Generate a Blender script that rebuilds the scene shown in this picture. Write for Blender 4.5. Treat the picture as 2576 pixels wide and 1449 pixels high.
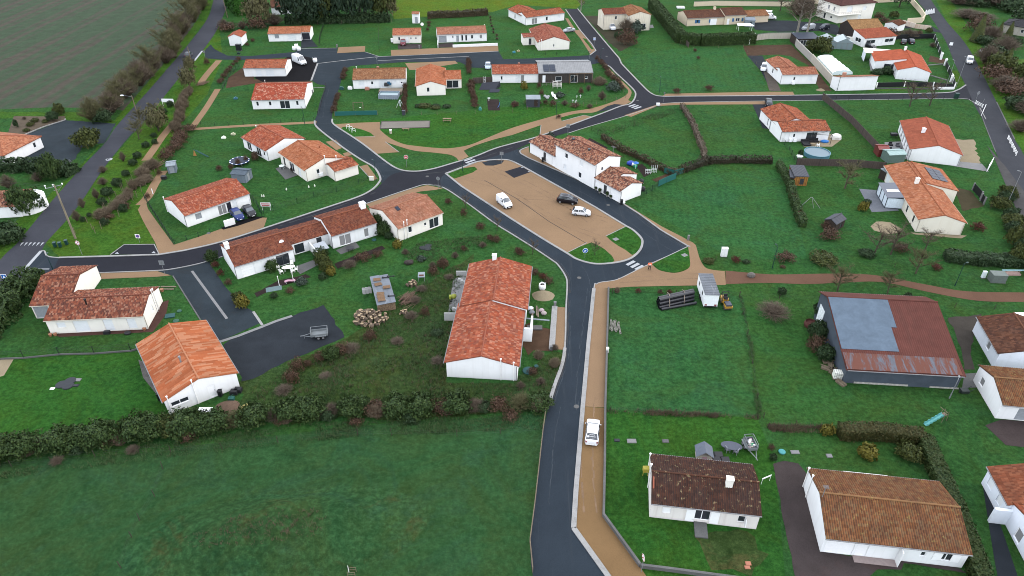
import bpy, bmesh, math, random
from mathutils import Vector, Matrix, noise
R=math.radians;PI=math.pi
for o in list(bpy.data.objects): bpy.data.objects.remove(o)
SC=bpy.context.scene;COL=SC.collection
# ---------------- camera, sky, sun, exposure ----------------
CAM_H=69.0;TH=R(34.6);RO=R(0.3);FPX=1790.0;CX,CY=1288.0,724.5     # photo measured at 2576 px across
_fw=Vector((0,math.cos(TH),-math.sin(TH)));_up=Vector((0,math.sin(TH),math.cos(TH)));_rt=Vector((1,0,0))
_r2=_rt*math.cos(RO)+_up*math.sin(RO);_u2=_up*math.cos(RO)-_rt*math.sin(RO)
cd=bpy.data.cameras.new('camera');cam=bpy.data.objects.new('camera',cd);COL.objects.link(cam)
M=Matrix.Identity(4)
for i in range(3):
 M[i][0]=_r2[i];M[i][1]=_u2[i];M[i][2]=-_fw[i]
M[2][3]=CAM_H;cam.matrix_world=M
cd.sensor_width=36;cd.lens=FPX/2576*36;cd.clip_end=3000;cd.clip_start=1
SC.camera=cam
SUN_EL=R(35);SUN_AZ=R(80)            # azimuth from +Y towards +X
W=bpy.data.worlds.new('World');SC.world=W;W.use_nodes=True
nt=W.node_tree;bg=nt.nodes['Background']
sky=nt.nodes.new('ShaderNodeTexSky');sky.sky_type='NISHITA';sky.sun_disc=False
sky.sun_elevation=SUN_EL;sky.sun_rotation=SUN_AZ;sky.air_density=1.0;sky.dust_density=2.0;sky.ozone_density=0.5
mx=nt.nodes.new('ShaderNodeMix');mx.data_type='RGBA';mx.inputs[0].default_value=.65;mx.inputs[7].default_value=(14.5,15.2,16.6,1)   # thin even cloud over the clear sky
nt.links.new(sky.outputs[0],mx.inputs[6]);nt.links.new(mx.outputs[2],bg.inputs[0]);bg.inputs[1].default_value=0.15
sd=bpy.data.lights.new('sun','SUN');sd.energy=0.5;sd.angle=R(50);sd.color=(1,0.93,0.84)
so=bpy.data.objects.new('sun',sd);COL.objects.link(so)
dv=Vector((math.sin(SUN_AZ)*math.cos(SUN_EL),math.cos(SUN_AZ)*math.cos(SUN_EL),math.sin(SUN_EL)))
so.rotation_euler=dv.to_track_quat('Z','Y').to_euler();so.location=(0,0,200)
vs=SC.view_settings;vs.view_transform='Standard';vs.look='None';vs.exposure=0.70;vs.gamma=1;vs.use_curve_mapping=False
SC.cycles.filter_width=1.0;SC.cycles.max_bounces=4;SC.cycles.diffuse_bounces=2;SC.cycles.glossy_bounces=2;SC.cycles.transparent_max_bounces=6
# ---------------- helpers ----------------
def g(u,v,h=0.0):
 d=_r2*((u-CX)/FPX)-_u2*((v-CY)/FPX)+_fw
 t=(CAM_H-h)/-d.z
 return Vector((d.x*t,d.y*t,h))
def gs(pts,h=0.0): return [g(p[0],p[1],h) for p in pts]
def cr(P,n=6):
 P=[tuple(p) for p in P];Q=[P[0]]+P+[P[-1]];out=[]
 for i in range(1,len(Q)-2):
  a,b,c,d=Q[i-1],Q[i],Q[i+1],Q[i+2]
  for k in range(n):
   t=k/n;t2=t*t;t3=t2*t
   out.append(tuple(.5*(2*b[j]+(c[j]-a[j])*t+(2*a[j]-5*b[j]+4*c[j]-d[j])*t2+(3*b[j]-a[j]-3*c[j]+d[j])*t3) for j in range(len(b))))
 out.append(P[-1]);return out
def tag(o,label=None,cat=None,group=None,kind=None):
 if label: o['label']=label
 if cat: o['category']=cat
 if group: o['group']=group
 if kind: o['kind']=kind
 return o
def empty(name,loc,rz=0.0,label=None,cat=None,group=None):
 o=bpy.data.objects.new(name,None);COL.objects.link(o);o.location=loc;o.rotation_euler=(0,0,rz);o.empty_display_size=.3
 return tag(o,label,cat,group)
def copy_tree(o,parent=None):
 c=o.copy();COL.objects.link(c)
 if parent: c.parent=parent
 for ch in o.children: copy_tree(ch,c)
 return c
class MB:
 def __init__(s): s.v=[];s.f=[];s.uv=[];s.mi=[];s.cur=0
 def face(s,pts,uv=None):
  pts=list(pts);n=len(s.v);s.v.extend([tuple(p) for p in pts]);s.f.append(tuple(range(n,n+len(pts))));s.uv.append(uv);s.mi.append(s.cur)
 def box(s,x0,y0,z0,x1,y1,z1,T=None):
  P=[Vector((x,y,z)) for x in(x0,x1) for y in(y0,y1) for z in(z0,z1)]
  if T: P=[T@p for p in P]
  for q in((0,1,3,2),(4,6,7,5),(0,4,5,1),(2,3,7,6),(0,2,6,4),(1,5,7,3)): s.face([P[i] for i in q])
  return s
 def tube(s,a,b,r0,r1=None,n=6,caps=True):
  a=Vector(a);b=Vector(b);r1=r0 if r1 is None else r1
  d=(b-a).normalized();x=d.orthogonal().normalized();y=d.cross(x)
  A=[a+(x*math.cos(2*PI*i/n)+y*math.sin(2*PI*i/n))*r0 for i in range(n)]
  B=[b+(x*math.cos(2*PI*i/n)+y*math.sin(2*PI*i/n))*r1 for i in range(n)]
  for i in range(n): j=(i+1)%n;s.face((A[i],A[j],B[j],B[i]))
  if caps: s.face(A[::-1]);s.face(B)
  return s
 def lathe(s,prof,n=16,c=(0,0,0),T=None):
  c=Vector(c);rings=[[c+Vector((r*math.cos(2*PI*i/n),r*math.sin(2*PI*i/n),z)) for i in range(n)] for r,z in prof]
  if T: rings=[[T@p for p in q] for q in rings]
  for A,B in zip(rings,rings[1:]):
   for i in range(n): j=(i+1)%n;s.face((A[i],A[j],B[j],B[i]))
  s.face(rings[-1]);s.face(rings[0][::-1]);return s
 def prism(s,pts,z0,z1):
  lo=[Vector((p[0],p[1],z0)) for p in pts];hi=[Vector((p[0],p[1],z1)) for p in pts];n=len(pts)
  s.face(hi);s.face(lo[::-1])
  for i in range(n): j=(i+1)%n;s.face((lo[i],lo[j],hi[j],hi[i]))
  return s
 def ball(s,c,r,n=10,m=6,sq=(1,1,1)):
  c=Vector(c);prof=[(math.sin(PI*k/m),-math.cos(PI*k/m)) for k in range(m+1)]
  prof[0]=(.02,-1);prof[-1]=(.02,1)
  T=Matrix.Translation(c)@Matrix.Diagonal((r*sq[0],r*sq[1],r*sq[2],1));return s.lathe(prof,n,T=T)
 def build(s,name,mats,parent=None,smooth=False,loc=None,weld=False):
  me=bpy.data.meshes.new(name);me.from_pydata(s.v,[],s.f)
  if not isinstance(mats,(list,tuple)): mats=[mats]
  for m in mats: me.materials.append(m)
  if any(s.uv):
   l=me.uv_layers.new(name='UVMap');i=0
   for f,uv in zip(s.f,s.uv):
    for k in range(len(f)):
     if uv: l.data[i].uv=uv[k]
     i+=1
  if len(mats)>1:
   for p,m in zip(me.polygons,s.mi): p.material_index=m
  if weld or smooth:
   b=bmesh.new();b.from_mesh(me);bmesh.ops.remove_doubles(b,verts=b.verts,dist=1e-4)
   bmesh.ops.recalc_face_normals(b,faces=b.faces);b.to_mesh(me);b.free()
  if smooth:
   for p in me.polygons: p.use_smooth=True
  o=bpy.data.objects.new(name,me);COL.objects.link(o)
  if parent: o.parent=parent
  if loc is not None: o.location=loc
  return o
# ---------------- materials ----------------
class NT:
 def __init__(s,name):
  s.m=bpy.data.materials.new(name);s.m.use_nodes=True;s.t=s.m.node_tree;s.b=s.t.nodes['Principled BSDF']
  s.b.inputs['Specular IOR Level'].default_value=.25
 def n(s,t,**k):
  x=s.t.nodes.new('ShaderNode'+t)
  for a,b in k.items(): setattr(x,a,b)
  return x
 def l(s,a,b): s.t.links.new(a,b)
 def co(s,kind='Object',scale=None,rot=0):
  o=s.n('TexCoord').outputs[kind]
  if scale or rot:
   m=s.n('Mapping');s.l(o,m.inputs[0]);m.inputs['Scale'].default_value=scale or (1,1,1);m.inputs['Rotation'].default_value=(0,0,rot);o=m.outputs[0]
  return o
 def noise(s,co,scale,detail=4,rough=.6,dist=0):
  x=s.n('TexNoise');s.l(co,x.inputs['Vector']);x.inputs['Scale'].default_value=scale;x.inputs['Detail'].default_value=detail
  x.inputs['Roughness'].default_value=rough;x.inputs['Distortion'].default_value=dist;return x.outputs['Fac']
 def ramp(s,fac,stops,const=False):
  x=s.n('ValToRGB');s.l(fac,x.inputs[0]);e=x.color_ramp.elements
  if const: x.color_ramp.interpolation='CONSTANT'
  while len(e)<len(stops): e.new(.5)
  for i,(p,c) in enumerate(stops):
   e[i].position=p;e[i].color=(c,c,c,1) if isinstance(c,(int,float)) else (*c,1)
  return x.outputs[0]
 def mix(s,f,a,b,mode='MIX'):
  x=s.n('Mix',data_type='RGBA',blend_type=mode)
  for v,i in((f,0),(a,6),(b,7)):
   if isinstance(v,(int,float)): x.inputs[i].default_value=v
   elif isinstance(v,tuple): x.inputs[i].default_value=(*v,1)
   else: s.l(v,x.inputs[i])
  return x.outputs[2]
 def math(s,op,a,b=None):
  x=s.n('Math',operation=op)
  for v,i in((a,0),(b,1)):
   if v is None: continue
   if isinstance(v,(int,float)): x.inputs[i].default_value=v
   else: s.l(v,x.inputs[i])
  return x.outputs[0]
 def bump(s,h,st=.5,dist=.05):
  x=s.n('Bump');x.inputs['Strength'].default_value=st;x.inputs['Distance'].default_value=dist;s.l(h,x.inputs['Height']);s.l(x.outputs[0],s.b.inputs['Normal'])
 def out(s,c,rough=.8,spec=None,metal=0):
  if isinstance(c,tuple): s.b.inputs['Base Color'].default_value=(*c,1)
  else: s.l(c,s.b.inputs['Base Color'])
  if isinstance(rough,(int,float)): s.b.inputs['Roughness'].default_value=rough
  else: s.l(rough,s.b.inputs['Roughness'])
  s.b.inputs['Metallic'].default_value=metal
  if spec is not None: s.b.inputs['Specular IOR Level'].default_value=spec
  return s.m
_C={}
def plain(c,rough=.6,metal=0,var=.12,spec=.3,sc=3.0):
 c=tuple(x*(.9 if min(c)>.5 else .55) for x in c);k=(c,rough,metal,var,spec)
 if k in _C: return _C[k]
 s=NT('paint');f=s.noise(s.co(),sc,4)
 a=tuple(x*(1-var) for x in c);b=tuple(min(1,x*(1+var)) for x in c)
 _C[k]=s.out(s.ramp(f,[(.3,a),(.7,b)]),rough,spec,metal);return _C[k]
def grass(name,dark,light,patch=(.09,.075,.03),amt=.3,stripe=None,fine=1.0,sc=1.0):
 dark,light,patch=[tuple(x*k for x,k in zip(c,(.60,.58,.46))) for c in(dark,light,patch)]
 s=NT(name);co=s.co()
 big=s.noise(co,.035*sc,5,.6,.4);mid=s.noise(co,.35*sc,6,.72,.3);fi=s.noise(co,1.5,8,.85)
 c=s.mix(s.ramp(big,[(.35,0),(.65,1)]),dark,light)
 c=s.mix(s.ramp(mid,[(.36,0),(.66,.6)]),c,tuple(x*1.3+.004 for x in light))
 c=s.mix(s.math('MULTIPLY',s.ramp(mid,[(.30,1),(.46,0)]),.5),c,tuple(x*.62 for x in dark))
 if stripe:
  w=s.n('TexWave',wave_type='BANDS',bands_direction='X');s.l(s.co(rot=stripe[0]),w.inputs['Vector']);w.inputs['Scale'].default_value=stripe[1]
  w.inputs['Distortion'].default_value=3;w.inputs['Detail'].default_value=3;w.inputs['Detail Scale'].default_value=.6
  c=s.mix(s.math('MULTIPLY',w.outputs['Fac'],stripe[2]),c,tuple(x*1.5 for x in light))
 ol=s.noise(co,.075,6,.75,1.2);c=s.mix(s.ramp(ol,[(.42,0),(.66,.7)]),c,(light[0]*1.55,light[1]*.86,light[2]*.75))   # drier olive turf
 tl=s.noise(co,.11,6,.75,.8);c=s.mix(s.ramp(tl,[(.50,0),(.70,.5)]),c,(light[0]*1.1,light[1]*1.02,light[2]*1.9))   # dewy blue green turf
 p=s.noise(co,.16*sc,5,.7,.6)
 c=s.mix(s.ramp(p,[(.62-.12*amt,0),(.80-.1*amt,min(1,amt*2))]),c,patch)
 c=s.mix(s.ramp(fi,[(.40,.55*fine),(.53,0)]),c,tuple(x*.42 for x in dark))
 c=s.mix(s.ramp(fi,[(.52,0),(.66,.5*fine)]),c,(light[0]*2.0+.008,light[1]*1.75+.008,light[2]*2.0+.008))
 h=s.math('ADD',s.math('MULTIPLY',fi,1.0),s.math('MULTIPLY',mid,2.2));s.bump(h,.9,.35)
 return s.out(c,1.,.03)
def ground(name,c,var=.18,sc=.25,fine=7.,patch=None,amt=.3,rough=.9,bump=.35,pscale=.12,wear=None,spec=.05):
 K=lambda c:tuple(x*k for x,k in zip(c,(.36,.365,.37)))
 c=K(c);patch=patch and K(patch);wear=wear and (K(wear[0]),*wear[1:])
 s=NT(name);co=s.co()
 a=s.noise(co,sc,6,.65,.3);b=s.noise(co,fine,4,.75)
 col=s.ramp(a,[(.3,tuple(x*(1-var) for x in c)),(.7,tuple(x*(1+var) for x in c))])
 if patch:
  p=s.noise(co,pscale,6,.7,.8);col=s.mix(s.ramp(p,[(.62-.2*amt,0),(.74-.1*amt,amt*1.6)]),col,patch)
 if wear:
  q=s.noise(s.co(scale=wear[1],rot=wear[2]),1.0,6,.75,.5);col=s.mix(s.ramp(q,[(.56,0),(.72,wear[3])]),col,wear[0])
 col=s.mix(s.ramp(b,[(.35,.35),(.52,0)]),col,tuple(x*.5 for x in c));col=s.mix(s.ramp(b,[(.55,0),(.75,.3)]),col,tuple(min(1,x*1.6) for x in c))
 s.bump(b,bump,.04);return s.out(col,rough,spec)
def tiles(name,cols,dirt_shade=(.06,.045,.04),amt=.25,lich=None,groove_shade=0,diag=None):
 s=NT(name);uv=s.co('UV');sp=s.n('SeparateXYZ');s.l(uv,sp.inputs[0])
 fu=s.math('FLOOR',sp.outputs[0]);fv=s.math('FLOOR',sp.outputs[1])
 if diag: fv=s.math('FLOOR',s.math('DIVIDE',s.math('ADD',fv,s.math('MULTIPLY',fu,diag[0])),diag[1]))
 cb=s.n('CombineXYZ');s.l(fu,cb.inputs[0]);s.l(fv,cb.inputs[1])
 wn=s.n('TexWhiteNoise',noise_dimensions='2D');s.l(cb.outputs[0],wn.inputs['Vector'])
 cols=[tuple(x*k for x,k in zip(c,(.42,.385,.355))) for c in cols];dirt_shade=tuple(x*.7 for x in dirt_shade)
 n=len(cols);c=s.ramp(wn.outputs['Value'],[(i/n,x) for i,x in enumerate(cols)],True)
 w2=s.n('TexWhiteNoise',noise_dimensions='2D');c2=s.n('CombineXYZ');s.l(s.math('FLOOR',s.math('DIVIDE',fu,2.)),c2.inputs[0]);s.l(s.math('FLOOR',s.math('DIVIDE',fv,2.)),c2.inputs[1]);s.l(c2.outputs[0],w2.inputs['Vector'])
 c=s.mix(1.,c,s.ramp(w2.outputs['Value'],[(0,.86),(1,1.16)]),'MULTIPLY')
 ob=s.co();d=s.noise(ob,.35,6,.7,.5);c=s.mix(s.ramp(d,[(.42,0),(.75,amt)]),c,dirt_shade)
 st=s.noise(s.co('UV',(.9,.05,1)),1.,4,.6);c=s.mix(s.ramp(st,[(.5,0),(.8,amt*.8)]),c,dirt_shade)
 if lich:
  v=s.noise(ob,2.2,3,.6);c=s.mix(s.ramp(v,[(.60,0),(.68,lich[1])]),c,lich[0])
 if groove_shade: c=s.mix(s.math('MULTIPLY',s.ramp(s.math('ABSOLUTE',s.math('SUBTRACT',s.math('FRACT',sp.outputs[0]),.5)),[(.0,1),(.28,0)]),groove_shade),c,dirt_shade)   # channels darkened in colour: painted shade deepens the corrugation, along with grime
 fr=s.math('FRACT',sp.outputs[1]);s.bump(s.math('POWER',fr,.6),.8,.03)
 return s.out(c,.9,.08)
def stucco(name,c,stain=(.35,.33,.30),amt=.2,block=None):
 c=tuple(x*.86 for x in c)
 s=NT(name);co=s.co();a=s.noise(co,.5,5,.6);b=s.noise(s.co(scale=(2.2,2.2,.18)),1.,5,.65)
 col=s.ramp(a,[(.3,tuple(x*.94 for x in c)),(.7,c)])
 sp=s.n('SeparateXYZ');s.l(co,sp.inputs[0])
 low=s.ramp(sp.outputs[2],[(0.0,1.),(.35,.0)])                      # splash-back soil at the foot of the wall
 col=s.mix(s.math('MULTIPLY',s.ramp(b,[(.48,0),(.75,1)]),amt),col,stain)
 col=s.mix(s.math('MULTIPLY',s.math('MULTIPLY',low,s.ramp(a,[(.35,.2),(.65,1)])),.35),col,(.30,.27,.22))
 if block:
  br=s.n('TexBrick');s.l(s.co('UV'),br.inputs['Vector']);br.inputs['Scale'].default_value=1;br.inputs['Brick Width'].default_value=.5;br.inputs['Row Height'].default_value=.2
  br.inputs['Mortar Size'].default_value=.012;br.inputs['Color1'].default_value=(1,1,1,1);br.inputs['Color2'].default_value=(.93,.93,.93,1);br.inputs['Mortar'].default_value=(*block,1)
  col=s.mix(1.,col,br.outputs[0],'MULTIPLY')
 s.bump(s.noise(co,30,3),.15,.01);return s.out(col,.85,.2)
def metal(name,c,rough=.45,rust=None,met=.3,pitch=None,axis=(1,0,0)):
 met*=.3;rough=max(rough,.6);c=tuple(x*.42 for x in c);rust=rust and (tuple(x*.5 for x in rust[0]),*rust[1:])
 s=NT(name);co=s.co();a=s.noise(co,.6,6,.7,.4);col=s.ramp(a,[(.3,tuple(x*.8 for x in c)),(.7,tuple(x*1.15 for x in c))])
 if rust:
  b=s.noise(s.co(scale=(1.2,.22,.22)),1.,6,.7,.6);col=s.mix(s.ramp(b,[(rust[1],0),(rust[1]+.12,rust[2])]),col,rust[0])
 return s.out(col,rough,.15,met)
def leafm(name,cols,tr=.15,rough=.7):
 cols=[tuple(x*.62 for x in c) for c in cols]
 s=NT(name);oi=s.n('ObjectInfo');geo=s.n('NewGeometry')
 f=s.math('FRACT',s.math('ADD',geo.outputs['Random Per Island'],s.math('MULTIPLY',oi.outputs['Random'],.35)))
 n=len(cols);c=s.ramp(f,[(i/max(1,n-1),x) for i,x in enumerate(cols)])
 return s.out(c,rough,.2)
def wood(name,c,rough=.8,plank=None):
 c=tuple(x*.5 for x in c)
 s=NT(name);a=s.noise(s.co(scale=(6,6,.6)),1.,5,.7);col=s.ramp(a,[(.3,tuple(x*.6 for x in c)),(.7,tuple(x*1.3 for x in c))])
 if plank:
  w=s.n('TexWave');s.l(s.co(),w.inputs[0]);w.bands_direction=plank[1];w.inputs['Scale'].default_value=plank[0];col=s.mix(s.ramp(w.outputs['Fac'],[(.02,.75),(.15,0)]),col,tuple(x*.2 for x in c))
 return s.out(col,rough,.2)
ORD=['first','second','third','fourth','fifth','sixth','seventh','eighth','ninth','tenth','eleventh','twelfth','thirteenth','fourteenth','fifteenth','sixteenth','seventeenth','eighteenth','nineteenth','twentieth','twenty-first','twenty-second','twenty-third','twenty-fourth','twenty-fifth','twenty-sixth','twenty-seventh','twenty-eighth','twenty-ninth','thirtieth']+['thirty-%s'%x for x in('first','second','third','fourth','fifth','sixth','seventh','eighth','ninth')]
# ---------------- ground, fields, roads, paths ----------------
G_MAIN=grass('grass',(.024,.085,.030),(.036,.125,.034),(.075,.07,.025),.25)
G_LUSH=grass('lush_lawn',(.020,.088,.022),(.034,.135,.022),(.07,.075,.02),.12)
G_MEADOW=grass('meadow',(.025,.080,.034),(.032,.100,.039),(.058,.068,.024),.08,sc=.8,fine=.8)
G_FIELD=grass('mown_field',(.022,.085,.034),(.034,.128,.042),(.075,.07,.022),.2,stripe=(R(8),.18,.25))
G_ROUGH=grass('rough_grass',(.026,.060,.022),(.042,.088,.028),(.075,.065,.032),.5,fine=1.2)
G_YEL=grass('yellow_green',(.05,.12,.012),(.085,.17,.018),(.10,.10,.02),.2)
G_BANK=grass('bank_grass',(.030,.10,.018),(.055,.15,.020),(.08,.08,.02),.3)
A_NEW=ground('new_asphalt',(.034,.035,.046),.15,.15,6,rough=.75,patch=(.06,.062,.07),amt=.10)
A_OLD=ground('chipped_asphalt',(.046,.062,.076),.14,.12,9,patch=(.12,.13,.14),amt=.08,wear=((.17,.19,.20),(.10,.8,1),R(45),.35),bump=.6)
A_OLD2=ground('worn_asphalt',(.050,.066,.084),.14,.12,9,wear=((.115,.125,.135),(.8,.03,1),R(-2),.5),bump=.6)
A_ROAD=ground('country_road',(.095,.098,.116),.18,.1,8,patch=(.055,.06,.075),amt=.25,wear=((.15,.15,.165),(.035,.7,1),R(57),.4),bump=.5)
A_DARK=ground('dark_gravel',(.048,.056,.066),.2,.3,8,bump=.8,patch=(.06,.055,.045),amt=.15)
A_BLACK=ground('black_gravel',(.013,.012,.014),.25,.5,8,bump=.8)
A_MID=ground('grey_gravel',(.055,.072,.085),.22,.2,9,patch=(.06,.055,.05),amt=.3,bump=.8)
SAND=ground('stabilised_sand',(.46,.292,.168),.10,.10,10,patch=(.385,.25,.155),amt=.4,bump=.25)
SANDW=ground('wet_sand',(.375,.225,.105),.10,.14,10,patch=(.29,.17,.085),amt=.3,bump=.25)
SANDP=ground('pale_sand',(.50,.40,.26),.14,.3,9,bump=.4,patch=(.25,.24,.12),amt=.15)
SANDG=ground('grey_sand',(.36,.32,.27),.08,.3,10,bump=.3)
REDP=ground('red_path',(.240,.128,.083),.12,.2,9,bump=.5,patch=(.19,.10,.06),amt=.2)
BROWNG=ground('brown_gravel',(.105,.082,.078),.25,.25,8,bump=.9,patch=(.14,.075,.06),amt=.25)
SOIL=ground('soil',(.13,.075,.045),.25,.5,5,bump=1.0,patch=(.075,.085,.03),amt=.25)
SOILD=ground('dark_soil',(.055,.038,.034),.25,.5,5,bump=1.0)
CONC=ground('concrete',(.42,.41,.40),.10,.5,8,bump=.2,patch=(.25,.24,.23),amt=.2)
CONCD=ground('old_concrete',(.24,.235,.225),.16,.5,8,bump=.3,patch=(.14,.14,.12),amt=.3)
PAVE=ground('grey_paving',(.30,.31,.34),.10,1.,8,bump=.3)
KERB=ground('kerb_stone',(.60,.58,.55),.12,.9,8,bump=.2,patch=(.36,.35,.32),amt=.45,pscale=.5)
LINE=ground('road_paint',(.74,.75,.76),.08,.8,9,bump=.1,patch=(.45,.46,.48),amt=.12)
def plough():
 d=g(250,50)-g(0,185);FR=-math.atan2(d.y,d.x)-PI/2
 s=NT('ploughed_field');co=s.co();big=s.noise(co,.012,5,.6,.5);mid=s.noise(co,.25,6,.75)
 w=s.n('TexWave',wave_type='BANDS',bands_direction='X');s.l(s.co(rot=FR),w.inputs['Vector']);w.inputs['Scale'].default_value=.022;w.inputs['Distortion'].default_value=2.5;w.inputs['Detail'].default_value=4;w.inputs['Detail Scale'].default_value=.35
 w2=s.n('TexWave',wave_type='BANDS',bands_direction='X');s.l(s.co(rot=FR),w2.inputs['Vector']);w2.inputs['Scale'].default_value=.085;w2.inputs['Distortion'].default_value=1.6;w2.inputs['Detail'].default_value=2
 soil=s.ramp(mid,[(.3,(.030,.026,.019)),(.7,(.054,.045,.033))]);crop=s.ramp(mid,[(.3,(.019,.032,.016)),(.7,(.027,.050,.024))])
 f=s.math('ADD',s.math('MULTIPLY',big,.8),s.math('ADD',s.math('MULTIPLY',w.outputs['Fac'],.26),s.math('MULTIPLY',w2.outputs['Fac'],.25)))
 f=s.math('ADD',f,s.math('MULTIPLY',mid,.5))
 sp=s.n('SeparateXYZ');s.l(co,sp.inputs[0])
 # bare headland along the near edge of the field
 e=s.ramp(s.math('ADD',s.math('MULTIPLY',s.math('SUBTRACT',sp.outputs[1],150.),.03),s.math('MULTIPLY',big,.5)),[(.30,.55),(.75,0)])
 c=s.mix(s.ramp(s.math('SUBTRACT',f,e),[(.70,0),(.98,.92)]),soil,crop);s.bump(mid,.8,.3);return s.out(c,.95,.1)
PLOUGH=plough()
def sheet(name,P,z,mat,kind='structure',world=False,noise_amp=0,seg=1.2):
 P=[Vector(p) for p in P] if world else gs(P)
 if noise_amp:
  Q=[]
  for i,a in enumerate(P):
   b=P[(i+1)%len(P)];L=(b-a).length;n=max(1,min(60,int(L/seg)))
   for k in range(n):
    q=a.lerp(b,k/n);w=noise.noise(q*.6);w2=noise.noise(q*.6+Vector((9,9,9)));Q.append(q+Vector((w,w2,0))*noise_amp)
  P=Q
 me=bpy.data.meshes.new(name);b=bmesh.new();vs_=[b.verts.new((p.x,p.y,z)) for p in P]
 f=b.faces.new(vs_);f.normal_update()
 if f.normal.z<0: f.normal_flip()
 bmesh.ops.triangulate(b,faces=b.faces[:]);b.to_mesh(me);b.free();me.materials.append(mat)
 o=bpy.data.objects.new(name,me);COL.objects.link(o);o['kind']=kind;return o
def offs(P,d):
 out=[]
 for i,p in enumerate(P):
  a=P[max(0,i-1)];b=P[min(len(P)-1,i+1)];t=Vector((b.x-a.x,b.y-a.y,0));t=t.normalized() if t.length>1e-6 else Vector((1,0,0))
  out.append(p+Vector((-t.y,t.x,0))*d)
 return out
def ribbon(name,P,w,z0,z1,mat,off=0.,world=False,kind='structure',parent=None):
 """strip of width w along the line, from z0 up to z1"""
 P=[Vector(p) for p in P] if world else gs(P)
 A=offs(P,off-w/2);B=offs(P,off+w/2);m=MB();Z=lambda p,z: Vector((p.x,p.y,z))
 for i in range(len(P)-1):
  m.face((Z(A[i],z1),Z(A[i+1],z1),Z(B[i+1],z1),Z(B[i],z1)))
  if z1-z0>.03:
   m.face((Z(A[i],z0),Z(A[i+1],z0),Z(A[i+1],z1),Z(A[i],z1)));m.face((Z(B[i+1],z0),Z(B[i],z0),Z(B[i],z1),Z(B[i+1],z1)))
 if z1-z0>.03:
  m.face((Z(A[0],z0),Z(A[0],z1),Z(B[0],z1),Z(B[0],z0)));m.face((Z(A[-1],z0),Z(B[-1],z0),Z(B[-1],z1),Z(A[-1],z1)))
 o=m.build(name,mat,parent)
 if kind: o['kind']=kind
 return o
def kerb(P,w=.28,h=.12,off=0,mat=None): return ribbon('kerb',P,w,0,h,mat or KERB,off)
# base sheet, far beyond the frame
MOUNDS=[((700,1352),17,7,2.8,R(10)),((1010,1120),0,0,0,0),((890,965),11,5,1.0,R(35)),((1220,610),0,0,0,0),((1790,610),0,0,0,0)]
def hgt(x,y):
 z=0
 for (uv,a,b,h,r) in MOUNDS:
  if not a: continue
  c=g(*uv);dx,dy=x-c.x,y-c.y;X=dx*math.cos(r)+dy*math.sin(r);Y=-dx*math.sin(r)+dy*math.cos(r);q=(X/a)**2+(Y/b)**2
  if q<1: z+=h*(1-q)**2*(1+.35*noise.noise(Vector((x*.4,y*.4,1))))
 return z
def base():
 m=MB();m.face([(-900,-300,0),(900,-300,0),(900,1500,0),(-900,1500,0)]);tag(m.build('ground',G_MAIN),kind='structure')
 for (uv,a,b,h,r),mt in zip(MOUNDS,(grass('mound_grass',(.022,.074,.034),(.036,.112,.044),(.085,.07,.03),.5),0,G_ROUGH,0,0)):
  if not a: continue
  c=g(*uv);n=28;m=MB();P=[[None]*(n+1) for _ in range(n+1)]
  for i in range(n+1):
   for j in range(n+1):
    X=(i/n*2-1)*a;Y=(j/n*2-1)*b;x=c.x+X*math.cos(r)-Y*math.sin(r);y=c.y+X*math.sin(r)+Y*math.cos(r);P[i][j]=(x,y,hgt(x,y))
  for i in range(n):
   for j in range(n):
    q=(P[i][j],P[i+1][j],P[i+1][j+1],P[i][j+1])
    if max(p[2] for p in q)>.0: m.face(q)
  tag(m.build('mound',mt,smooth=True),kind='structure')
base()
# big grass areas that differ
def streaks(P,off,mat,z,seed,w=.11,lo=3,hi=16.,gap=5.,name='road_wear'):
 P=gs(P);Q=offs(P,off);r=random.Random(seed);m=MB();on=r.random()*hi;draw=True
 for a,b in zip(Q,Q[1:]):
  L=(b-a).length;t=0
  if L<1e-4: continue
  d=(b-a)/L;n=Vector((-d.y,d.x,0))
  while t<L:
   k=min(L-t,on,1.2)
   if draw:
    p=a+d*t;q=a+d*(t+k);ww=w*(.4+r.random())/2;j=n*r.gauss(0,.05);m.face([Vector((x.x,x.y,z)) for x in(p-n*ww+j,q-n*ww+j,q+n*ww+j,p+n*ww+j)])
   t+=k;on-=k
   if on<=1e-6: draw=not draw;on=(lo+(hi-lo)*r.random()) if draw else gap*r.random()*.5+.2
 o=m.build(name,mat);o['kind']='structure';return o
WEAR=ground('chalky_wear',(.082,.098,.114),.3,.5,6);DUST=ground('dusty_edge',(.082,.085,.088),.25,.5,6)
sheet('meadow',[(-300,1200),(0,1165),(350,1140),(650,1100),(1000,1062),(1210,1052),(1365,1040),(1366,1086),(1346,1266),(1333,1366),(1344,1470),(1344,1700),(-500,1700)],.008,G_MEADOW)
sheet('lawn',[(0,892),(350,885),(420,1020),(430,1045),(200,1080),(0,1110),(-200,1140),(-200,900)],.008,G_LUSH)
sheet('lawn',[(1533,735),(1870,745),(1905,1045),(1530,1030)],.008,G_FIELD)
sheet('lawn',[(1525,1036),(1905,1050),(1950,1165),(1975,1449),(1610,1449),(1610,1426),(1520,1300)],.008,G_LUSH)
sheet('lawn',[(1570,500),(1620,480),(1720,440),(1985,425),(2010,560),(2030,650),(1840,655),(1760,600)],.008,G_FIELD)
sheet('lawn',[(1570,150),(1605,140),(1700,122),(1870,118),(1935,228),(1690,233),(1640,228),(1600,190)],.008,G_FIELD)
sheet('lawn',[(1490,322),(1570,295),(1690,268),(1770,410),(1700,430),(1520,350)],.008,G_MAIN)
sheet('lawn',[(836,312),(1350,262),(1530,262),(1400,305),(1290,340),(1165,372),(1060,375),(990,360)],.008,G_LUSH)
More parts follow.
